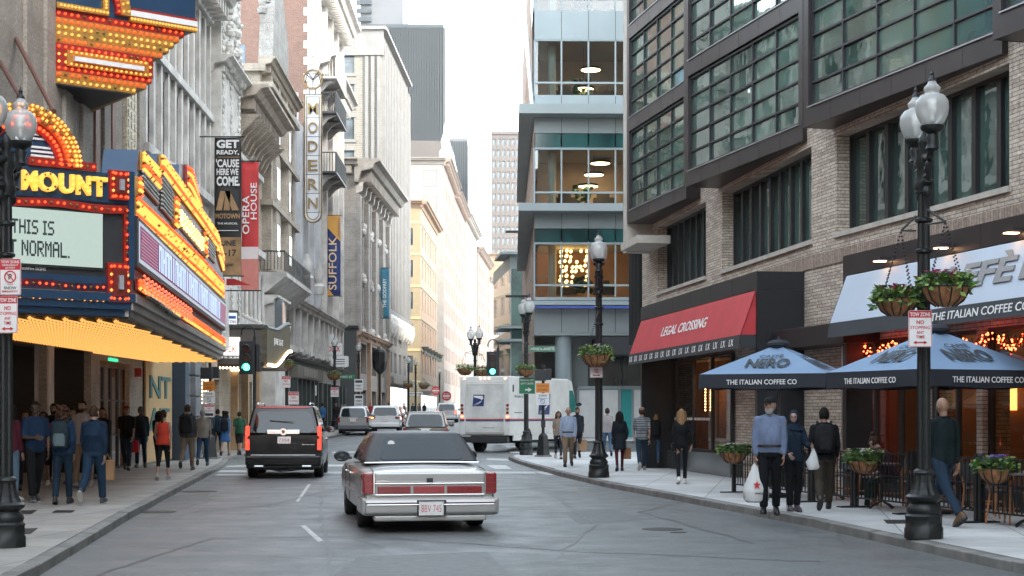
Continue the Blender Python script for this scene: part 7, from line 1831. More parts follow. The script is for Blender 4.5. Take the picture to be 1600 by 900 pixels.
    for s_ in (-.42,.42): boxpart(t, 'headrest', TRIM, s_-.14, s_+.14, .55, .65, 1.0, 1.12, bev=.03)
    m = MB(); m.cyl((-.62,-.0,1.24), (-.62,-.012,1.24), .055, n=20); o = m.build('window_sticker', WHT, t, world=False); o.location = Vector(fr(rear,.215,.62))-Vector((-.62,0,1.24))+Vector((0,-.02,0))
    m = MB(); m.cyl((.5,-1.36,.17), (.5,-1.15,.17), .03, n=10); m.build('exhaust', TRIM, t, world=False)
    return t
saloon(-1.38, 24.0, RD(9.5))

def suv(x, y, rz, label, col, W=1.9, H=1.75, L=4.6, wb=2.7, ro=.95, kind='plain', metal=.4, name='parked_car', z=0.0, tyre=.36, gmat=None, low=None, on=False, ptxt='4KS 218', group=None, cat='car'):
    t = thing(name, label, cat, (x,y,z), rz, group); PT_ = carpaint('car_paint_'+kind, col, metal, .22, .12 if kind == 'escal' else 1); hw = W/2
    zb = .60*H; y0 = -ro; fo = L-ro-wb; yf = wb+fo; lowm = low or PT_
    st = [(y0+.02,hw*.93,.42,zb-.03,zb),(y0+.08,hw*.965,.36,zb-.01,zb+.01),(y0+.4,hw*.99,.30,zb,zb+.02),(wb*.5,hw,.29,zb,zb+.01),(wb*.85,hw*.99,.29,zb-.02,zb),(wb+.1,hw*.98,.30,zb-.06,zb-.03),(yf-.15,hw*.93,.34,zb-.14,zb-.1),(yf,hw*.86,.42,zb-.25,zb-.22)]
    loft(st, 'body', PT_, t, [(q,tyre,tyre+.065,s,.32,hw) for q in (0,wb) for s in (-1,1)])
    boxpart(t, 'underbody', UNDER, -hw*.75, hw*.75, y0+.1, yf-.2, .22, .4)
    rk = .28 if kind != 'escal' else .20
    rear, left, right, front = greenhouse(t, PT_, y0+.06, wb*.82, y0+rk, wb*.52, zb, H-.03, hw*.93, hw*.76, 'roof', .05, .03)
    pane(t, rear, .07, .93, .06, .82, .014, 'rear_window', rnd=.14)
    for c, s_ in ((left,1),(right,-1)):
        for a, b in ((.74,.96),(.42,.71),(.10,.39)):
            a_, b_ = (a,b) if s_ > 0 else (1-b,1-a); pane(t, c, a_, b_, .08, .86, .012, 'side_window')
    pane(t, front, .06, .94, .08, .9, .012, 'windscreen')
    yr = y0-.0
    boxpart(t, 'rear_bumper', lowm, -hw*.955, hw*.955, y0-.10, y0+.18, .34, .60, bev=.04)
    for s_ in (-1,1):
        if kind == 'escal':
            a, b = sorted((s_*hw*.955, s_*hw*.855)); m = MB(); m.prof([(y0-.03,.74),(y0-.02,.76),(y0+.07,1.36),(y0+.18,1.36),(y0+.15,.74)], a, b); m.build('tail_lamp', MEMIT('tall_tail_lamp', (1,.05,.02), .28) if 'tall_tail_lamp' not in bpy.data.materials else bpy.data.materials['tall_tail_lamp'], t, bevel=.015, world=False)
        elif kind == 'escape':
            a, b = sorted((s_*hw*.97, s_*hw*.62)); m = MB(); m.ball(((a+b)/2, y0+.05, zb-.10), (abs(b-a)/2,.10,.085), 12, 8); m.build('tail_lamp', TAIL, t, smooth=True, world=False)
            m = MB(); m.ball(((a+b)/2+s_*.03, y0-.035, zb-.10), (abs(b-a)/4,.03,.045), 10, 6); m.build('lit_lamp', MEMIT('orange_lamp', (1,.25,.06), 1.2) if s_ < 0 else TAIL, t, smooth=True, world=False)
        else:
            a, b = sorted((s_*hw*.975, s_*hw*.83)); boxpart(t, 'tail_lamp', TAILON if on else TAIL, a, b, y0-.015, y0+.2, zb-.30, zb+.0, bev=.015)
        wheel(t, s_*(hw-.03), 0, tyre, .24, s_); wheel(t, s_*(hw-.03), wb, tyre, .24, s_)
        mirror(t, s_*hw*.93, wb*.80, zb+.10, s_, PT_ if kind != 'escal' else TRIM)
        for y_ in (wb*.28, wb*.58): boxpart(t, 'door_handle', CHROME if kind == 'escal' else PT_, min(s_*(hw-.01),s_*(hw+.02)), max(s_*(hw-.01),s_*(hw+.02)), y_, y_+.18, zb-.16, zb-.13, bev=.005)
        m = MB(); m.tube([(s_*hw*.66, y0+rk+.1, H), (s_*hw*.66, y0+rk+.15, H+.05), (s_*hw*.66, wb*.45, H+.05), (s_*hw*.66, wb*.5, H)], .02, 6); m.build('roof_rail', CHROME if kind == 'escal' else TRIM, t, world=False)
    if kind == 'escal':
        pane(t, rear, .05, .95, .92, 1.0, .03, 'brake_light_bar', paint((.35,.02,.02), .3), rnd=.3)
        boxpart(t, 'chrome_bar', CHROME, -.42, .42, y0-.03, y0+.08, zb+.01, zb+.12, bev=.01)
        m = MB(); m.cyl((0,y0-.05,zb+.07), (0,y0-.02,zb+.07), .09, n=22); m.build('wreath_emblem', CHROME, t, world=False)
        m = MB(); m.prism([(-.04,zb+.11),(.04,zb+.11),(.04,zb+.06),(0,zb+.02),(-.04,zb+.06)], y0-.058, y0-.05); m.build('crest', paint((.3,.05,.04), .4), t, world=False)
        plate(t, .02, y0-.045, zb-.22, '7354', .31, .155)
        m = MB(); m.text('ESCALADE', .48, .80, zb-.27, zb-.245, y0-.005, .012, .02); m.build('badge_lettering', CHROME, t, world=False)
        boxpart(t, 'step_line', STEEL, -.82, .82, y0-.115, y0-.08, .60, .625, bev=.004)
        boxpart(t, 'lower_bumper', PT_, -hw*.93, hw*.93, y0-.06, y0+.2, .26, .36, bev=.03)
        for s_ in (-.62,.60): boxpart(t, 'exhaust', CHROME, s_-.12, s_+.12, y0-.12, y0+.05, .30, .345, bev=.01)
        m = MB(); m.tube([(-.3,y0,.25),(-.1,y0+.02,.2),(.2,y0,.22),(.5,y0+.02,.26)], .03, 6); m.build('tow_hitch', UNDER, t, world=False)
        m = MB(); m.cyl((.25,y0+.02,zb+.32), (-.35,y0+.06,zb+.36), .01, n=5); m.build('wiper', TRIM, t, world=False)
    elif kind == 'plain':
        plate(t, 0, y0-.012, zb-.24, ptxt, .34, .17); boxpart(t, 'plate_garnish', STEEL, -.25, .25, y0-.01, y0+.06, zb-.06, zb-.03, bev=.005)
    else: plate(t, 0, y0-.012, zb-.30, ptxt, .34, .17)
    return t
suv(-5.98, 42.35, RD(4.5), 'black sport utility vehicle with tall red tail lamps and chrome bar, driving away', (.008,.008,.009), W=2.03, H=1.90, L=5.15, wb=2.95, ro=1.12, kind='escal', name='sport_utility_vehicle', tyre=.40)
suv(-9.3, 94.3, RD(2), 'silver wagon with grey lower bumper parked at the left kerb beyond the crossing', (.36,.36,.35), W=1.85, H=1.72, kind='plain', name='parked_wagon', z=zg(94), low=paint((.10,.10,.11), .6), ptxt='3NT 904')
suv(-7.85, 99.5, RD(2), 'white compact utility vehicle with a lit orange lamp beside the silver wagon', (.68,.68,.67), W=1.88, H=1.68, kind='escape', metal=.0, name='white_utility_vehicle', z=zg(99))
suv(-3.72, 69.3, RD(1), 'grey utility vehicle seen just above the roof of the silver saloon', (.10,.095,.085), W=1.95, H=1.78, kind='plain', name='grey_utility_vehicle', z=0)
suv(-6.1, 150, RD(-1), 'distant white utility vehicle with lit brake lamps left of the mail truck', (.7,.7,.7), W=1.95, H=1.85, kind='plain', metal=0, name='utility_vehicle', z=zg(150)+.0, on=True)
suv(-9.1, 122, RD(0), 'distant red and white car half hidden between the silver wagon and the white one', (.45,.06,.03), W=1.8, H=1.6, kind='plain', metal=0, name='parked_car', z=zg(122))

# ---- mail truck
def mailtruck(x, y, rz):
    t = thing('mail_truck', 'white mail truck with red and blue stripes and eagle emblem turning at the crossing', 'truck', (x,y,0), rz)
    TW = M('dirty_white_paint', (.66,.65,.62), .45, 0, .12, 1.3); hw = 1.17; y0 = -2.0; y1 = 5.3; H = 3.27; zf = .72
    m = MB(); m.box(-hw, hw, y0, y1, zf, H); m.build('box_body', TW, t, bevel=.05, world=False)
    m = MB(); m.prof([(y1,.6),(y1,H),(y1+.55,H-.10),(y1+.95,2.35),(y1+1.35,1.75),(y1+1.5,1.5),(y1+1.5,.62)], -hw+.02, hw-.02); m.build('cab', TW, t, bevel=.04, world=False)
    m = MB(); m.prof([(y1+.15,1.7),(y1+.15,2.75),(y1+.55,2.75),(y1+.9,2.3),(y1+1.05,1.75)], hw-.02, hw+.008); m.build('cab_window', M('teal_reflecting_glass', (.01,.20,.17), .1, 0, .3, 1), t, world=False)
    m = MB(); m.prof([(y1+.15,1.7),(y1+.15,2.75),(y1+.55,2.75),(y1+.9,2.3),(y1+1.05,1.75)], -hw-.008, -hw+.02); m.build('cab_window', AGL, t, world=False)
    boxpart(t, 'door_seam', paint((.3,.3,.3), .5), hw, hw+.006, y1+.08, y1+.1, .7, 3.0, bev=0)
    # rear: roll-up door with grooves, frame, lamps, bumper
    boxpart(t, 'door_frame', TW, -.95, -.88, y0-.03, y0, zf+.15, H-.3, bev=.01); boxpart(t, 'door_frame', TW, .88, .95, y0-.03, y0, zf+.15, H-.3, bev=.01); boxpart(t, 'door_frame', TW, -.95, .95, y0-.03, y0, H-.36, H-.3, bev=.01)
    D = M('roller_door_white', (.60,.59,.56), .5, 0, .2, 1.5)
    for k in range(5): z = zf+.18+k*.425; boxpart(t, 'door_panel', D, -.87, .87, y0-.012, y0, z, z+.418, bev=.006)
    boxpart(t, 'door_sill', paint((.35,.33,.3), .6), -.9, .9, y0-.05, y0, zf+.05, zf+.15, bev=.01)
    for s_ in (-1,1):
        for k, (z, mt) in enumerate(((2.02,TAIL),(1.86,paint((.3,.12,.05),.3)),(1.70,TAIL),(1.54,MEMIT('amber_red_lamp', (1,.2,.1), .6) if s_ < 0 else bpy.data.materials['amber_red_lamp']))):
            m = MB(); m.cyl((s_*1.06,y0-.035,z), (s_*1.06,y0,z), .062, n=16); m.build('round_lamp', mt, t, world=False)
    for xq in (-.95,-.2,0,.2,.95): m = MB(); m.ball((xq,y0-.01,H-.10), (.06,.03,.035), 8, 6); m.build('marker_lamp', MEMIT('marker_glow', (1,.35,.2), .8) if xq == -.95 else bpy.data.materials['marker_glow'], t, world=False)
    boxpart(t, 'rear_bumper', TRIM, -1.15, 1.15, y0-.28, y0-.02, .42, .68, bev=.02); boxpart(t, 'chassis', UNDER, -.6, .6, y0, y1+1.2, .38, .7, bev=0)
    # stripes and emblem
    ST_R = paint((.42,.02,.03), .5); ST_B = paint((.012,.03,.13), .5)
    for z, h_, mt, e in ((1.395,.045,ST_R,.0), (1.335,.05,ST_B,.0)):
        m = MB(); m.box(-hw-.004, hw+.004, y0-.017, y0+.02, z, z+h_); m.box(hw-.01, hw+.007, y0+.02, y1+1.0, z, z+h_); m.box(-hw-.007, -hw+.01, y0+.02, y1+1.0, z, z+h_); m.build('stripe', mt, t, world=False)
    def eagle(M_, w_, h_):
        m = MB(); m.M = M_; m.prism([(.08*w_,h_),(w_,h_),(.92*w_,0),(0,0)], -.012, 0); m.build('emblem_field', ST_B, t, world=False)
        m = MB(); m.M = M_; m.prism([(.12*w_,.90*h_),(.85*w_,.90*h_),(.90*w_,.66*h_),(.72*w_,.50*h_),(.70*w_,.62*h_),(.12*w_,.78*h_)], -.016, -.012)
        m.prism([(.05*w_,.10*h_),(.78*w_,.48*h_),(.70*w_,.36*h_)], -.016, -.012); m.prism([(.05*w_,.02*h_),(.66*w_,.32*h_),(.5*w_,.20*h_)], -.016, -.012); m.build('eagle_head', WHT, t, world=False)
    eagle(Matrix.Translation((-.56,y0-.013,1.98)), .56, .50)
    eagle(Matrix.Translation((hw+.001,1.35,1.62)) @ Matrix.Rotation(RD(90), 4, 'Z'), 1.5, .95)
    m = MB(); m.text('www.usps.com', -.1, .45, 1.02, 1.08, y0-.014, .003, 0); m.build('lettering', ST_B, t, world=False)
    for yq, s_ in ((-.9,'We Deliver'), ):
        m = MB(); m.M = Matrix.Translation((hw+.002,-1.5,2.35)) @ Matrix.Rotation(RD(90), 4, 'Z'); m.text('We Deliver For You', 0, 1.3, 0, .12, 0, .004, 0); m.build('lettering', ST_B, t, world=False)
        m = MB(); m.M = Matrix.Translation((hw+.002,-1.5,1.66)) @ Matrix.Rotation(RD(90), 4, 'Z'); m.text('www.usps.com', 0, .9, 0, .08, 0, .004, 0); m.build('lettering', ST_B, t, world=False)
    boxpart(t, 'side_vent', UNDER, hw, hw+.02, -1.7, -1.6, 2.6, 2.9, bev=0)
    for s_ in (-1,1):
        for yq in (0,4.9): wheel(t, s_*(hw-.03), yq, .40, .26, s_, paint((.5,.5,.5), .5), .6)
        for yq in (0,4.9):
            m = MB(); m.cyl((s_*(hw-.01),yq,.5), (s_*(hw+.012),yq,.5), .56, n=28); m.build('wheel_arch', UNDER, t, world=False)
        mirror(t, s_*hw, y1+1.1, 2.1, s_, TRIM)
    boxpart(t, 'side_skirt', TW, hw-.05, hw, -1.6, -.65, .5, .74, bev=.01); boxpart(t, 'side_skirt', TW, hw-.05, hw, .65, 4.25, .5, .74, bev=.01)
    boxpart(t, 'front_bumper', TRIM, -1.15, 1.15, y1+1.45, y1+1.7, .45, .75, bev=.02)
    m = MB(); m.ball((hw-.15,y1+1.5,1.15), (.1,.05,.1), 8, 6); m.build('headlight', MEMIT('head_glow', (1,.8,.5), 1), t, world=False)
    return t
mailtruck(-.42, 70.5, RD(-22))
# ------------------------------------------------------------------ people (local frame: facing -Y, feet on z=0)
def ell(m, secs, n=16, p=2.0):
    """loft of superellipse rings; secs: (cx, cy, cz, rx, ry)"""
    vs = []
    for (cx_, cy_, cz_, rx, ry) in secs:
        for i in range(n):
            a = 2*math.pi*i/n; c, s = math.cos(a), math.sin(a); vs.append((cx_+rx*math.copysign(abs(c)**(2/p), c), cy_+ry*math.copysign(abs(s)**(2/p), s), cz_))
    k = len(secs); fs = [(j*n+i, j*n+(i+1) % n, (j+1)*n+(i+1) % n, (j+1)*n+i) for j in range(k-1) for i in range(n)]
    fs += [tuple(range(n-1,-1,-1)), tuple((k-1)*n+i for i in range(n))]; return m.add(vs, fs)
def cap(m, a, b, ra, rb):
    m.cyl(a, b, ra, rb, 12); m.ball(tuple(a), ra, 12, 8); m.ball(tuple(b), rb, 12, 8)
def remesh(m, vox, name, mats, parent, smooth=3, fn=None, extra=None):
    """fuse overlapping volumes into one continuous skin; extra geometry is joined to the same mesh"""
    o = m.build('tmp', BLK2); md = o.modifiers.new('r', 'REMESH'); md.mode = 'VOXEL'; md.voxel_size = vox
    sm = o.modifiers.new('s', 'SMOOTH'); sm.factor = .5; sm.iterations = smooth
    dg = bpy.context.evaluated_depsgraph_get(); me = bpy.data.meshes.new_from_object(o.evaluated_get(dg))
    g = MB(); g.v = [tuple(v.co) for v in me.vertices]; g.f = [tuple(p.vertices) for p in me.polygons]; g.m = [0]*len(g.f)
    if fn:
        for i, p in enumerate(me.polygons): g.m[i] = fn(p.center)
    bpy.data.objects.remove(o); bpy.data.meshes.remove(me)
    if extra:
        k = len(g.v); g.v += extra.v; g.f += [tuple(i+k for i in f) for f in extra.f]; g.m += extra.m
    r = g.build(name, mats, parent, smooth=True, ang=60, world=False); return r
EYEM = paint((.02,.015,.012), .2); LIPS = paint((.36,.15,.12), .5); SHOEM = {}
def cloth(col): return M('cloth', col, .85, 0, .22, 6, .8, 9, bdist=.035, spec=.2, stretch=(1,1,.45)) if ('c', col) not in _mats else _mats[('c', col)]
def cl(col):
    col = tuple(c*.62 for c in col)
    k = ('c', col)
    if k not in _mats: _mats[k] = cloth(col)
    return _mats[k]
def sk(col):
    col = tuple(c*.72 for c in col)
    k = ('s', col)
    if k not in _mats: _mats[k] = M('skin', col, .55, 0, .08, 20)
    return _mats[k]
def head_geo(m, Mh, beard=False):
    """head with jaw, brow, nose, sockets, ears; Mh maps head space (facing -Y, centre of skull at 0) to body space"""
    n, k = 20, 14; old = m.M; m.M = Mh; vs = [(0,.01,-.118)]
    for j in range(1, k):
        a = -math.pi/2+math.pi*j/k; zz_ = .118*math.sin(a)
        for i in range(n):
            q = 2*math.pi*i/n; x, y = math.cos(q), math.sin(q); w = math.cos(a); t = max(0, -zz_/.118)
            rx = .076*(1-.28*t*t); ry = .097*(1-.10*t); X_, Y_ = rx*w*x, ry*w*y+.012*t*(0 if y < 0 else -2)
            if y < -.2:
                f = (-y-.2)/.8; c = max(0, 1-abs(x)/.28)
                Y_ -= f*c*(.026*math.exp(-((zz_+.022)/.022)**2)+.010*math.exp(-((zz_-.035)/.02)**2)+.010*math.exp(-((zz_+.095)/.02)**2)+.006*math.exp(-((zz_+.055)/.012)**2))
                e = math.exp(-((abs(X_)-.032)/.016)**2)*math.exp(-((zz_-.008)/.014)**2); Y_ += .011*e*f
            vs.append((X_, Y_, zz_))
    vs.append((0,0,.118)); T = len(vs)-1; fs = [(0,1+(i+1) % n,1+i) for i in range(n)]+[(T,T-n+i,T-n+(i+1) % n) for i in range(n)]
    for j in range(k-2): a = 1+j*n; b = a+n; fs += [(a+i,a+(i+1) % n,b+(i+1) % n,b+i) for i in range(n)]
    m.mi = 0; m.add(vs, fs)
    for s in (-1,1): m.ball((s*.078,.012,-.005), (.012,.02,.032), 8, 6)
    m.mi = 1
    for s in (-1,1): m.ball((s*.032,-.080,.008), (.013,.008,.008), 8, 5); m.box(s*.032-.018, s*.032+.018, -.094, -.082, .026, .032)
    m.mi = 2; m.ball((0,-.096,-.058), (.024,.008,.008), 8, 5); m.mi = 0; m.M = old
def hand_geo(m, w, d, side, curl=.6):
    """palm and five fingers; w wrist, d forearm direction"""
    d = Vector(d).normalized(); n = Vector((side,0,0)); n = (n-d*n.dot(d)).normalized(); f = d.cross(n).normalized()   # n faces outward (back of hand), f across the fingers
    if f.y > 0: f = -f
    pc = Vector(w)+d*.055; m.M = Matrix((( f.x*1, n.x, d.x, pc.x),(f.y, n.y, d.y, pc.y),(f.z, n.z, d.z, pc.z),(0,0,0,1)))
    m.ball((0,0,0), (.041,.015,.055), 10, 7); m.M = None
    for j, (o, L) in enumerate(((.030,.070),(.011,.078),(-.009,.072),(-.028,.056))):
        a = pc+f*o+d*.042; b = a+(d*math.cos(curl*.5)-n*math.sin(curl*.5))*L*.55; c = b+(d*math.cos(curl*1.3)-n*math.sin(curl*1.3))*L*.5; m.tube([a, b, c], [.0095,.0088,.007], 6)
    a = pc+f*.036-d*.02; b = a+(f*.6+d*.6-n*.4).normalized()*.035; c = b+(d*.9-n*.4).normalized()*.028; m.tube([a, b, c], [.012,.010,.008], 6)
PC = {'n': 0}
def person(px, feet, H, face, label, skin=(.42,.24,.16), hair=('short',(.03,.02,.015)), top=((.05,.08,.16),'long'), bot=((.03,.035,.05),'long'), shoes=(.02,.02,.02), legs=((18,4),(-16,22)), arms=((-14,5,12),(16,5,14)), z=.13, ratio=1.0, fat=1.0, head=(0,0), extras=(), Y=None, seat=False, vox=None, group=None, lean=0, X=None, female=False):
    if Y is None: Y = (EYE-z)*F_/(feet-HY)
    x = (px-CX)/F_*Y if X is None else X
    t = thing('person', label, 'person', (x, Y, z), RD(face), group)
    s = H/1.75; PC['n'] += 1; rnd = random.Random(PC['n']); vox = vox or max(.015, min(.024, Y*.0006))
    V = Vector; hipz = .93; pel = .085*fat**.3; thL, shL = .43, .42
    J = []                                           # legs
    for i, (a, k_) in enumerate(legs):
        sd_ = -1 if i == 0 else 1; h = V((sd_*pel, 0, 0)); a_, b_ = RD(a), RD(a-k_); kn = h+V((sd_*.008, -math.sin(a_), -math.cos(a_)))*thL; an = kn+V((-sd_*.008, -math.sin(b_), -math.cos(b_)))*shL
        pit = RD(max(-55, min(20, (a-k_)*.9)) if not seat else 0); fd = V((sd_*.12, -math.cos(pit), math.sin(pit))).normalized(); up = V((0, -math.sin(-pit), math.cos(pit)))
        J.append((h, kn, an, fd, up))
    low = min(min((an-up*.085+fd*.14).z, (an-up*.085-fd*.05).z) for h, kn, an, fd, up in J)
    off = V((0,0,-low*1.0)) if not seat else V((0,0,.50/s+.02))
    J = [(h+off, kn+off, an+off, fd, up) for h, kn, an, fd, up in J]; R0 = off
    tor = Matrix.Translation(R0) @ Matrix.Rotation(RD(lean), 4, 'X') @ Matrix.Translation(-V((0,0,.93)))      # torso space (z as for a standing body)
    tz = lambda v: tor @ V(v)
    sw = (.148 if female else .166)*fat**.35; A = []
    for i, (a, o_, e) in enumerate(arms):
        sd_ = -1 if i == 0 else 1; S0 = V((sd_*sw, .0, 1.40)); a_, o2 = RD(a), RD(o_); ud = V((sd_*math.sin(o2), -math.sin(a_)*math.cos(o2), -math.cos(a_)*math.cos(o2))); el = S0+ud*.29
        f_ = RD(a+e); fdv = V((-sd_*math.sin(o2)*.35-(sd_*.5 if e > 70 else 0), -math.sin(f_), -math.cos(f_))).normalized(); wr = el+fdv*.25
        A.append((tz(S0), tz(el), tz(wr), (tor.to_3x3() @ fdv)))
    sc_ = Matrix.Scale(s, 4)
    def torso(m, g, lo=.86):
        f = fat; st = [(.86,.155,.115,.0),(.93,.165,.120,.0),(1.02,.145*f**.5,.110*f,-.005*f),(1.10,.138*f**.6,.108*f**1.2,-.01*f),(1.22,.150*f**.5,.112*f,-.0),(1.32,.158*f**.3,.110,.0),(1.38,.140,.092,.005),(1.44,.085,.068,.01)]
        if female: st = [(z_, rx*(.93 if z_ > 1 else 1.03), ry*(1.0 if not 1.2 < z_ < 1.35 else 1.12), cy) for z_, rx, ry, cy in st]
        old = m.M; m.M = tor if old is None else old @ tor; ell(m, [(0, cy, z_, rx+g, ry+g) for z_, rx, ry, cy in st if z_ >= lo], 18, 2.3); m.M = old
    # body
    b = MB(); torso(b, -.012); neck0, neck1 = tz((0,.012,1.42)), tz((0,-.0,1.56)); cap(b, neck0, neck1, .056, .052)
    for h, kn, an, fd, up in J: cap(b, h, kn, .082, .052); cap(b, kn, an, .050, .036); cap(b, an-up*.03, an-up*.055+fd*.10, .035, .03)
    for S0, el, wr, fdv in A: cap(b, S0, el, .048, .036); cap(b, el, wr, .036, .024)
    ex = MB(); Mh = tor @ Matrix.Translation((0,-.018,1.618)) @ Matrix.Rotation(RD(head[0]), 4, 'Z') @ Matrix.Rotation(RD(head[1]), 4, 'X')
    head_geo(ex, Mh)
    for i, (S0, el, wr, fdv) in enumerate(A): hand_geo(ex, wr, fdv, -1 if i == 0 else 1)
    body = remesh(b, vox*1.15, 'body', [sk(skin), EYEM, LIPS], t, 2, None, ex); body.scale = (s,)*3
    # clothes
    def fin(o): o.scale = (s,)*3; return o
    tc, tk = top[:2]; m = MB(); torso(m, .016, .86); 
    for S0, el, wr, fdv in A:
        if tk != 'tank': cap(m, S0+V((0,0,.0)), el if tk == 'long' else S0.lerp(el, .85), .060*fat**.3, .052)
        if tk == 'long': cap(m, el, el.lerp(wr, .86), .050, .040)
    if tk != 'tank': [cap(m, tz((q*sw*.85,0,1.405)), tz((0,.008,1.455)), .052, .060) for q in (-1,1)]
    else: cap(m, tz((-.07,0,1.40)), tz((.07,0,1.40)), .05, .05)
    fn = None; mats = [cl(tc)]
    if len(top) > 2:                                 # horizontal stripes or a print colour
        mats = [cl(tc), cl(top[2])]; fn = lambda c: 1 if (c.z*16) % 1 < .35 else 0
    fin(remesh(m, vox, {'long':'shirt','short':'shirt','tank':'vest'}[tk], mats, t, 3, fn))
    if tk == 'long':                                 # collar and cuffs
        m = MB(); c0 = tz((0,.012,1.47)); m.tube([c0+V((.066*math.cos(q*.6283), .06*math.sin(q*.6283), .012*math.sin(q*.6283))) for q in range(10)], .014, 6, True); fin(m.build('collar', mats[0], t, smooth=True, world=False))
    bc, bk = bot[:2]; m = MB(); old = m.M; m.M = tor; ell(m, [(0,0,z_,rx*(fat**.3),ry*(fat**.3)) for z_, rx, ry in ((.84,.15,.115),(.90,.168,.128),(.98,.158,.122),(1.03,.152,.12))], 18, 2.3); m.M = None
    if bk in ('long','short','capri'):
        for h, kn, an, fd, up in J:
            g_ = 1.0 if len(bot) < 3 else bot[2]
            cap(m, h-V((0,0,.02)), kn, .098*g_, .070*g_)
            if bk == 'long': m.cyl(kn, an+(kn-an).normalized()*.02, .068*g_, .058*g_, 14); m.ball(tuple(kn), .068*g_, 12, 8)
            if bk == 'capri': cap(m, kn, kn.lerp(an, .45), .062*g_, .052*g_)
    else:                                            # skirt or coat skirt
        L = bot[2] if len(bot) > 2 else .45; c0 = R0; ell(m, [(0,c0.y,c0.z+.05-z_*L,.16+.05*z_,.13+.07*z_) for z_ in (0,.3,.7,1.0)], 18, 2.2)
    fin(remesh(m, vox, {'long':'trousers','short':'shorts','capri':'leggings'}.get(bk, 'skirt'), [cl(bc)], t, 3))
    if len(bot) > 3 and bk == 'skirt':               # leggings under a skirt
        m = MB()
        for h, kn, an, fd, up in J: cap(m, h, kn, .085, .058); cap(m, kn, an, .056, .042)
        fin(remesh(m, vox, 'leggings', [cl(bot[3])], t, 2))
    for h, kn, an, fd, up in J:
        m = MB(); sd_ = fd.cross(up).normalized(); M_ = Matrix(((sd_.x,fd.x,up.x,0),(sd_.y,fd.y,up.y,0),(sd_.z,fd.z,up.z,0),(0,0,0,1))); M_.translation = an-up*.085; m.M = M_
        ell(m, [(0,.045,0.0,.045,.13),(0,.045,.03,.048,.135),(0,.035,.06,.042,.12),(0,.0,.09,.038,.075),(0,-.015,.11,.038,.05)], 14, 2.3)
        o = fin(m.build('shoe', paint(shoes, .5), t, smooth=True, ang=60, world=False))
        if sum(shoes) < 1.2:
            m2 = MB(); m2.M = M_; ell(m2, [(0,.045,-.002,.046,.132),(0,.045,.018,.0495,.138)], 14, 2.3); fin(m2.build('sole', paint((.45,.44,.42) if 'sneak' in extras else (.03,.03,.03), .6), t, world=False))
    # hair and headwear
    hs, hc = hair[:2]; HM = cl(hc); m = MB(); m.M = Mh
    if hs in ('short','long','pony','bun','curly','thin'):
        vs = []; n = 20; k = 9
        for j in range(k+1):
            a = math.pi/2-j*(math.pi*.70)/k
            for i in range(n):
                q = 2*math.pi*i/n; y = math.sin(q); ww = math.cos(a); lim = 1.0
                zz_ = .127*math.sin(a); 
                if y < -.15: zz_ = max(zz_, .045+.02*(-y)) if j > 3 else zz_
                r = 1.0+rnd.uniform(-.02,.02); vs.append((.084*ww*math.cos(q)*r, (.106*ww*y+.006)*r, zz_))
        fs = [(j*n+i, (j+1)*n+i, (j+1)*n+(i+1) % n, j*n+(i+1) % n) for j in range(k) for i in range(n)]; m.add(vs, fs)
    if hs == 'long':
        for i in range(9):
            a = -.25+i*(math.pi+.5)/8; x0, y0 = .078*math.cos(a), .085*math.sin(a)+.012; m.tube([(x0*.8,y0*.8,.07),(x0*1.08,y0*1.1,-.02),(x0*1.15,y0*1.15+.01,-.13),(x0*.95,y0*1.0+.03,-.24-.03*rnd.random())], [.03,.036,.036,.012], 7)
    if hs == 'pony': m.tube([(0,.09,.04),(0,.14,.05),(0,.15,-.03),(0,.12,-.16),(.01,.10,-.24)], [.02,.03,.032,.026,.008], 8)
    if hs == 'bun': m.ball((0,.05,.14), .045, 10, 7)
    if hs == 'curly':
        for i in range(60): a = rnd.uniform(-.3, math.pi+.3); m.ball((.092*math.cos(a)*rnd.uniform(.8,1.2), .098*math.sin(a)*rnd.uniform(.8,1.15)+.012, rnd.uniform(-.16,.11)), .033, 6, 5)
    if hs == 'hijab':
        ell(m, [(0,.02,-.22,.16,.12),(0,.015,-.16,.11,.10),(0,.012,-.10,.085,.092)], 16)
        vs = []; n = 22; k = 10
        for j in range(k+1):
            a = math.pi/2-j*(math.pi*.95)/k
            for i in range(n):
                q = 2*math.pi*i/n; y = math.sin(q); zz_ = .135*math.sin(a); ww = max(math.cos(a), .25 if j > k/2 else 0); Y_ = .11*ww*y+.008
                if Y_ < -.055 and zz_ < .065: Y_ = -.062
                vs.append((.09*ww*math.cos(q), Y_, zz_))
        m.add(vs, [(j*n+i, (j+1)*n+i, (j+1)*n+(i+1) % n, j*n+(i+1) % n) for j in range(k) for i in range(n)])
    if m.v: fin(m.build('hair' if hs != 'hijab' else 'headscarf', HM, t, smooth=True, ang=70, world=False))
    if 'cap' in extras or 'redcap' in extras:
        m = MB(); m.M = Mh; ell(m, [(0,.004,.045,.086,.107),(0,.006,.09,.078,.097),(0,.008,.118,.05,.065),(0,.008,.128,.015,.02)], 18); m.slab([(-.07,-.07),(-.06,-.15),(-.02,-.175),(.02,-.175),(.06,-.15),(.07,-.07)], .045, .056); fin(m.build('cap', cl((.30,.02,.02) if 'redcap' in extras else ((.30,.22,.16) if 'tan' in extras else (.012,.018,.018))), t, smooth=True, world=False))
    if 'beard' in extras or 'whitebeard' in extras:
        m = MB(); m.M = Mh; ell(m, [(0,-.045,-.125,.035,.035),(0,-.03,-.10,.056,.062),(0,-.025,-.07,.066,.070),(0,-.02,-.045,.072,.066)], 14); fin(m.build('beard', cl((.55,.53,.5) if 'whitebeard' in extras else (.03,.02,.015)), t, smooth=True, world=False))
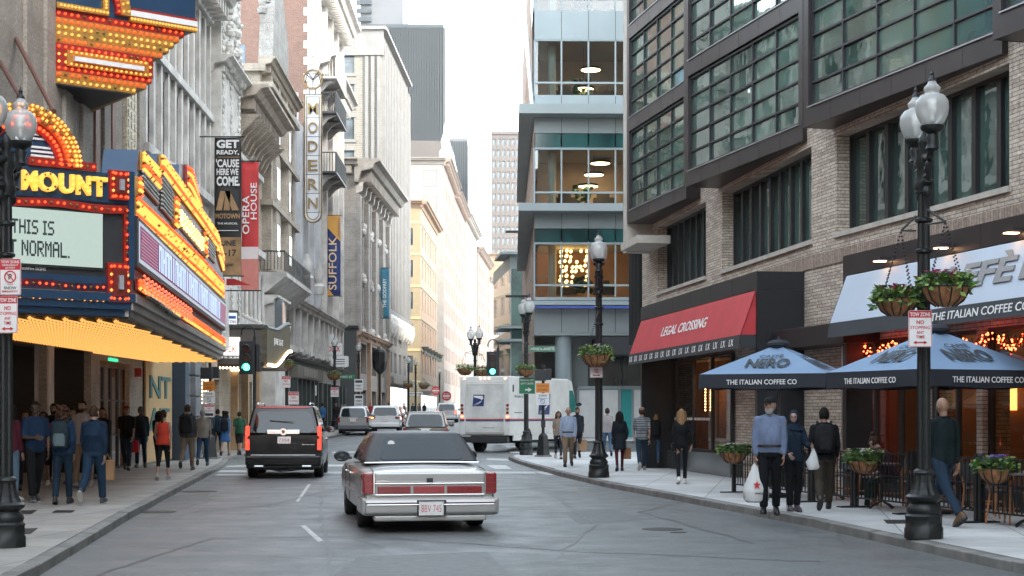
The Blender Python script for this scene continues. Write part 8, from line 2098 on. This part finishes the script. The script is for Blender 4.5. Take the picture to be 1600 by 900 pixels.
    if 'glasses' in extras:
        m = MB(); m.M = Mh
        for s_ in (-1,1): m.tube([(s_*.032+.022*math.cos(q*.785), -.103, .008+.017*math.sin(q*.785)) for q in range(8)], .003, 4, True)
        m.cyl((-.012,-.105,.01),(.012,-.105,.01),.003,n=4); fin(m.build('glasses', BLK2, t, world=False))
    if 'belt' in extras:
        m = MB(); m.M = tor; ell(m, [(0,0,1.0,.172*fat**.5,.137*fat**.8),(0,0,1.035,.170*fat**.5,.137*fat**.8)], 18, 2.3); fin(m.build('belt', paint((.02,.015,.01), .4), t, world=False))
    for e in extras:
        if isinstance(e, tuple) and e[0] == 'pack':
            m = MB(); m.M = tor; ell(m, [(0,.185,.98,.13,.07),(0,.20,1.05,.155,.095),(0,.20,1.25,.155,.10),(0,.18,1.40,.13,.08),(0,.16,1.45,.07,.04)], 16, 3.2); o = fin(m.build('backpack', cl(e[1]), t, smooth=True, ang=60, world=False))
            m = MB(); m.M = tor; ell(m, [(0,.245,1.02,.10,.06),(0,.26,1.10,.115,.065),(0,.25,1.24,.105,.055)], 14, 3.2); q = m.build('pack_pocket', cl(e[2]), t, smooth=True, ang=60, world=False); fin(q)
            for s_ in (-1,1): m = MB(); m.M = tor; m.tube([(s_*.10,.13,1.44),(s_*.11,.02,1.50),(s_*.115,-.115,1.40),(s_*.13,-.12,1.2),(s_*.155,-.02,1.08),(s_*.14,.12,1.02)], .02, 6); fin(m.build('pack_strap', cl(e[1]), t, smooth=True, world=False))
        if isinstance(e, tuple) and e[0] == 'sling':
            m = MB(); m.M = tor; m.tube([(-.10,-.10,1.45),(0,-.145,1.25),(.17,-.09,.98),(.2,.03,.9),(.12,.13,1.1),(-.09,.09,1.45)], .012, 6); fin(m.build('bag_strap', cl(e[1]), t, world=False))
            m = MB(); m.M = tor; m.box(.13,.24,-.12,.14,.76,.96); fin(m.build('shoulder_bag', cl(e[1]), t, bevel=.03, world=False))
    t['_w'] = 0; del t['_w']
    hands = [Matrix.LocRotScale(V((x,Y,z)), Matrix.Rotation(RD(face), 3, 'Z').to_quaternion(), V((s,s,s))) @ (wr+fdv*.07) for S0, el, wr, fdv in A]
    return t, hands
def bag(p, W, D, H, col, label, name='shopping_bag', thin=None, rz=0, handle=.16):
    col = col and tuple(c*1.3 for c in col)
    t = thing(name, label, 'bag', (p.x, p.y, p.z-handle-H), rz); m = MB()
    if thin: ell(m, [(0,0,0,W*.35,D*.35),(0,0,.04,W*.48,D*.5),(0,0,H*.45,W*.5,D*.5),(0,0,H*.8,W*.3,D*.3),(0,0,H+handle*.7,W*.08,D*.1)], 16, 2.2); m.v = [(v[0]+.012*math.sin(v[2]*40+v[1]*30), v[1]+.01*math.sin(v[2]*33+v[0]*40), v[2]) for v in m.v]
    else: m.slab([(-W/2,-D/2),(W/2,-D/2),(W/2,D/2),(-W/2,D/2)], 0, H)
    mt = thin if thin else cl(col); m.build('bag_body', mt, t, smooth=bool(thin), ang=60, world=False)
    m = MB()
    for y_ in (-D*.3, D*.3): m.tube([(-W*.22 if not thin else -.02,y_ if not thin else y_*.2,H*(1 if not thin else 1.2)),(0,y_*.2,H+handle),(W*.22 if not thin else .02,y_ if not thin else y_*.2,H*(1 if not thin else 1.2))], .006, 5)
    m.build('handle', mt, t, world=False); return t
# light and dark skins, hair
SL, SM, SD_ = (.50,.31,.23), (.36,.20,.13), (.10,.055,.035); HB, HBR, HBL, HG = (.015,.012,.01), (.06,.03,.017), (.36,.21,.10), (.35,.34,.33)
NV, JN, BK_ = (.018,.04,.10), (.035,.07,.14), (.010,.011,.014)
W1_, W2_, W3_, ST_ = ((20,4),(-15,28)), ((-16,26),(19,4)), ((12,3),(-10,16)), ((3,2),(-3,3))
AW, AW2 = ((-16,5,10),(18,5,16)), ((18,5,16),(-16,5,10))
# ---- right pavement
p, h = person(1203, 805, 1.80, -8, 'man in black cap and blue shirt with grey beard carrying a white plastic bag', (.45,.26,.18), ('short',HG), ((.20,.25,.38),'long'), (BK_,'long',1.08), (.01,.01,.01), ((7,2),(-6,6)), ((2,9,4),(6,6,14)), fat=1.28, head=(-22,0), extras=('cap','whitebeard','belt'))
PLB = MCLEAR('thin_white_plastic', (.9,.9,.9), 1.4, .25, white=.62)
b_ = bag(h[0], .40, .24, .48, None, 'large white plastic bag with a red star held by the man in the cap', thin=PLB, name='plastic_bag')
m = MB(); pts = [(.06*(1 if k % 2 == 0 else .42)*math.sin(k*math.pi/5), .27+.075*(1 if k % 2 == 0 else .42)*math.cos(k*math.pi/5)) for k in range(10)]; m.prism(pts, -.128, -.12); m.build('star', SRED, b_, world=False)
m = MB(); m.text("macy's", -.03, .13, .12, .17, -.125, .004, .01); m.build('lettering', BLK2, b_, world=False)
p, h = person(1240, 800, 1.60, 10, 'woman in a dark blue headscarf with patterned blouse and black handbag', SL, ('hijab',(.014,.03,.06)), ((.014,.028,.05),'long'), (BK_,'long',1.05), (.06,.04,.06), ((5,2),(-3,5)), ((10,8,50),(25,10,62)), fat=1.08, head=(-25,0), extras=('glasses',('sling',(.02,.018,.02))), female=True)
bag(h[1], .20, .14, .26, None, 'small white plastic bag held by the woman in the headscarf', thin=PLB, name='plastic_bag', handle=.1)
person(1288, 797, 1.74, 172, 'man in black jacket with a black backpack and brown trousers walking away', SM, ('short',HB), ((.012,.013,.016),'long'), ((.06,.048,.035),'long',1.1), (.015,.012,.01), ((28,6),(-18,34)), ((14,10,30),(10,10,40)), fat=1.1, lean=6, extras=(('pack',(.012,.012,.014),(.02,.02,.022)),))
person(1474, 820, 1.86, 205, 'bald man in dark green-black jacket and jeans striding behind the near lamp', SM, ('none',HB), ((.010,.022,.024),'long'), ((.025,.05,.085),'long',1.02), (.09,.045,.02), ((26,3),(-24,14)), ((-8,6,8),(10,6,12)), fat=1.12, head=(-10,10))
person(1065, 756, 1.66, 178, 'blonde woman in black top and black leggings with white trainers walking away', SL, ('long',HBL), (BK_,'long'), (BK_,'long',.82), (.62,.58,.55), W3_, ((-22,22,10),(8,8,10)), female=True, extras=(('sling',(.01,.01,.012)),))
person(1003, 735, 1.76, 180, 'man in a tan cap and grey striped shirt with jeans walking away', SL, ('short',HBR), ((.30,.31,.32),'short',(.06,.08,.10)), ((.025,.05,.08),'long'), (.25,.24,.23), W1_, AW, fat=1.15, extras=('cap','tan','sneak'))
person(1024, 731, 1.68, 176, 'blonde woman with a black backpack and blue jeans beside the striped-shirt man', SL, ('long',HBL), ((.03,.035,.05),'short'), ((.04,.09,.16),'long',.9), (.05,.04,.04), W2_, AW2, female=True, extras=(('pack',(.012,.012,.014),(.02,.02,.02)),))
p, h = person(968, 736, 1.62, 180, 'woman with long black hair in a black coat and burgundy leggings', SM, ('long',HB), ((.012,.018,.026),'long'), ((.012,.018,.026),'skirt',.36,(.09,.012,.025)), (.02,.02,.02), W3_, ((6,16,20),(6,8,20)), female=True, extras=(('sling',(.02,.02,.022)),))
bag(h[0], .26, .12, .30, (.26,.13,.07), 'brown tote bag carried by the woman in burgundy leggings', 'tote_bag', rz=.3)
person(949, 713, 1.78, 184, 'man in a pale shirt and blue jeans half hidden by the middle lamp', SL, ('short',HBR), ((.50,.45,.45),'long'), ((.09,.17,.28),'long',.9), (.03,.03,.03), W2_, AW)
person(888, 729, 1.78, -2, 'bald man in pale blue shirt and khaki trousers walking toward the camera', SL, ('none',HBR), ((.38,.46,.60),'long'), ((.24,.17,.11),'long',1.05), (.012,.012,.012), W1_, ((-8,8,10),(8,8,10)), fat=1.15, extras=('belt',))
person(872.5, 717, 1.66, 0, 'woman with dark hair in a patterned beige top behind the man in blue', SM, ('long',HBR), ((.34,.27,.20),'short'), ((.03,.035,.045),'long',.85), (.3,.2,.15), W2_, AW, female=True)
p, h = person(902, 716, 1.80, 0, 'bearded man in a dark jacket carrying a brown paper bag', SM, ('short',HB), ((.02,.024,.035),'long'), ((.02,.022,.03),'long'), (.01,.01,.01), W1_, AW2, extras=('beard',))
bag(h[1], .30, .14, .38, (.38,.23,.13), 'brown paper shopping bag held by the bearded man on the corner', 'paper_bag')
# seated in the terrace
person(0, 0, 1.68, 215, 'woman in a plum top with hair in a bun bending over the terrace table', SL, ('bun',HBR), ((.09,.035,.05),'short'), ((.02,.05,.045),'long',.85), (.16,.05,.04), ((82,78),(70,60)), ((40,8,60),(40,8,60)), Y=26.75, X=6.33, seat=True, lean=32, female=True)
person(0, 0, 1.76, 100, 'man in a dark green shirt seated at the right edge of the terrace', SL, ('short',HB), ((.03,.045,.035),'short'), (BK_,'long'), (.02,.02,.02), ((84,82),(78,70)), ((30,8,60),(30,8,55)), Y=23.2, X=7.75, seat=True, lean=12)
# ---- left pavement
person(17, 784, 1.72, 150, 'person in a maroon jumper and pale jeans behind the lamp at the left edge', SM, ('long',HB), ((.10,.015,.03),'long'), ((.13,.20,.28),'long'), (.45,.44,.42), ST_, ((6,6,10),(4,6,10)))
person(55, 784, 1.78, 35, 'smiling man in navy T-shirt and black trousers holding a phone', SD_, ('short',HB), ((.012,.035,.085),'short'), ((.010,.010,.012),'long',1.12), (.02,.02,.02), ((10,2),(-14,8)), ((10,8,78),(2,10,8)), fat=1.2, head=(-30,0), extras=('sneak','glasses'))
person(98, 788, 1.70, 182, 'woman with curly brown hair and a grey backpack walking away', SM, ('curly',(.07,.03,.015)), ((.012,.04,.09),'long'), ((.012,.03,.055),'long',.98), (.012,.012,.015), ((10,3),(-8,10)), ((4,6,14),(6,6,14)), female=True, extras=(('pack',(.02,.035,.045),(.14,.20,.21)),))
person(147, 788, 1.72, 178, 'woman with short brown hair in a plain navy top and jeans walking away', SL, ('short',(.055,.024,.013)), ((.010,.028,.06),'long'), ((.018,.045,.085),'long',1.12), (.05,.05,.055), ((16,4),(-18,34)), ((-8,10,8),(10,10,12)), fat=1.3, female=True, head=(-12,0), extras=('sneak',))
person(68, 758, 1.60, -5, 'young woman in a red top between the man in navy and the curly-haired woman', SM, ('long',HB), ((.40,.03,.05),'short'), ((.02,.02,.03),'short'), (.6,.58,.55), ST_, AW, female=True)
person(84, 754, 1.78, 5, 'man in black looking out behind the curly-haired woman', SM, ('short',HB), ((.012,.012,.014),'long'), (BK_,'long'), (.02,.02,.02), ST_, AW, extras=('beard',))
person(113, 757, 1.70, -10, 'person in a dark blue cap behind the curly-haired woman', SM, ('short',HB), ((.02,.02,.03),'long'), ((.03,.03,.04),'short'), (.03,.03,.03), ST_, AW, extras=('cap',))
p, h = person(129, 762, 1.84, -4, 'bearded man in a white T-shirt and tan trousers under the marquee', SL, ('short',HB), ((.60,.57,.55),'short'), ((.36,.24,.16),'long'), (.25,.23,.21), W3_, AW, head=(-8,0), extras=('beard',))
b2 = Vector((px_x(168, 30.5), 30.5, .92)); bag(b2, .26, .14, .38, (.40,.24,.13), 'brown paper bag beside the navy-topped woman on the left pavement', 'paper_bag', handle=.12)
person(198, 735, 1.80, 4, 'man in black polo shirt, red cap and sunglasses walking toward the camera', (.40,.2,.14), ('short',HB), ((.010,.011,.013),'short'), ((.025,.05,.085),'long',1.02), (.05,.05,.045), W2_, AW, fat=1.2, extras=('redcap','glasses'))
p, h = person(220, 731, 1.76, 6, 'man in a dark open jacket carrying a red bag', SD_, ('short',HB), ((.016,.03,.045),'long'), ((.02,.055,.09),'long'), (.03,.03,.03), W3_, AW2)
bag(h[0], .30, .14, .34, (.50,.02,.035), 'bright red bag in the hand of the man in the dark jacket', 'red_bag', handle=.08)
person(178, 722, 1.72, 0, 'grey-haired man in dark clothes just left of the man in the red cap', SL, ('thin',HG), ((.02,.022,.025),'long'), ((.03,.04,.06),'long'), (.02,.02,.02), ST_, AW)
person(255, 750, 1.66, 180, 'woman with a ponytail in a bright orange vest and black leggings', SL, ('pony',HBR), ((.85,.09,.05),'tank'), (BK_,'capri',.92), (.30,.28,.28), ((14,4),(-12,18)), ((-10,12,14),(14,14,22)), female=True, extras=('sneak',))
person(248, 728, 1.66, 178, 'woman with dark hair beyond the runner in orange', SM, ('long',HB), ((.02,.02,.03),'long'), (BK_,'long'), (.4,.38,.38), W2_, AW, female=True)
person(278, 712, 1.78, 176, 'man in a dark cap and blue-black jacket farther along the left pavement', SL, ('short',HB), ((.016,.022,.032),'long'), ((.02,.022,.03),'long'), (.02,.02,.02), W1_, AW, extras=('cap',))
person(293, 735, 1.82, 180, 'man with a black backpack, grey sleeves and khaki trousers walking away', SM, ('short',HBR), ((.06,.065,.07),'long'), ((.22,.17,.12),'long',1.0), (.10,.08,.07), ((14,3),(-16,34)), ((2,8,12),(6,8,18)), extras=(('pack',(.010,.012,.013),(.016,.018,.02)),))
person(317, 728, 1.72, 183, 'man in a beige short-sleeved shirt and blue jeans walking away', SM, ('thin',HG), ((.28,.255,.215),'short'), ((.02,.06,.12),'long',1.0), (.03,.06,.05), ((20,4),(-20,26)), AW2, fat=1.2)
person(331, 712, 1.74, 180, 'person in dark navy with a grey and blue backpack before the signal post', SM, ('short',HB), ((.014,.03,.05),'long'), ((.02,.025,.03),'long'), (.02,.02,.02), W2_, AW, extras=(('pack',(.03,.06,.07),(.10,.13,.13)),))
person(352, 712, 1.68, 180, 'woman in a sky-blue shirt dress with a small black backpack', SM, ('curly',HB), ((.10,.19,.36),'long'), ((.045,.17,.42),'skirt',.42), (.16,.07,.04), W1_, AW, female=True, extras=(('pack',(.010,.015,.025),(.014,.02,.03)),))
person(374, 711, 1.66, 180, 'man in a green T-shirt and black shorts near the kerb', SM, ('short',HB), ((.03,.12,.065),'short'), (BK_,'short'), (.02,.02,.02), W2_, AW2, fat=1.1)
# ---- far people beyond the crossing
far = [(503.5,95,1.78,180,'person in a bright blue shirt walking past the dark shopfront',(.05,.16,.36),(.02,.03,.04)), (525,101,1.75,0,'person in a black hooded top on the far left pavement',(.012,.012,.014),(.02,.02,.02)), (533.5,102,1.66,0,'fair-haired person beside the one in the black hooded top',(.10,.08,.08),(.02,.02,.03)),
       (578.5,127,1.75,0,'distant person in a red top by the white utility vehicle',(.40,.03,.03),(.03,.03,.04)), (607,138,1.75,180,'distant person in dark blue near the shop windows',(.02,.03,.06),(.02,.02,.02)), (663,170,1.78,0,'distant person in black before the yellow building',(.015,.015,.02),(.03,.03,.04)), (655,176,1.7,180,'distant person in grey to the left of the one in black',(.10,.10,.11),(.03,.03,.04)), (645,160,1.72,180,'distant person in teal by the far lamps',(.03,.09,.10),(.03,.03,.04))]
for px, Y, H, fc, lb, c1, c2 in far: person(px, 0, H, fc, lb, SL, ('short',HBR), (c1,'long'), (c2,'long'), (.02,.02,.02), W1_, AW, Y=Y, z=zg(Y)+.13, vox=.03)

for px_, ft, H, fc, lb, sk_, hr_, c1, c2 in ((160,748,1.74,0,'man in dark grey behind the navy-topped woman with the paper bag',SM,('short',HB),(.03,.03,.035),(.02,.02,.025)), (40,765,1.66,10,'woman in black at the back of the left group near the lamp',SL,('long',HBR),(.012,.012,.014),(.02,.025,.04)),
        (236,722,1.70,178,'person in dark green farther on beside the runner in orange',SM,('short',HB),(.02,.04,.03),(.02,.02,.03)), (265,716,1.72,182,'woman in black with a white-soled shoe beyond the runner',SL,('pony',HBR),(.015,.015,.02),(.02,.02,.02)), (340,709,1.76,180,'tall person in navy near the opera house pier',SM,('short',HB),(.02,.035,.06),(.02,.02,.025))):
    person(px_, ft, H, fc, lb, sk_, hr_, (c1,'long'), (c2,'long'), (.03,.03,.03), W1_, AW, vox=.022)
person(0, 0, 1.70, -60, 'person in a grey jumper seated at the table under the right umbrella', SM, ('short',HB), ((.08,.085,.09),'long'), (BK_,'long'), (.02,.02,.02), ((84,82),(80,74)), ((30,8,60),(30,8,55)), Y=24.9, X=6.72, seat=True, lean=10)

# ------------------------------------------------------------------ air
hm = bpy.data.materials.new('haze_air'); hm.use_nodes = True; hn = hm.node_tree; hn.nodes.clear()
ho_ = hn.nodes.new('ShaderNodeOutputMaterial'); hv = hn.nodes.new('ShaderNodeVolumePrincipled'); hv.inputs['Color'].default_value = (.93,.96,1,1); hv.inputs['Density'].default_value = .00012; hv.inputs['Anisotropy'].default_value = .2
hn.links.new(hv.outputs[0], ho_.inputs['Volume'])
m = MB(); m.box(-290, 290, -150, 930, -1, 150); o = m.build('haze', hm); o['kind'] = 'stuff'
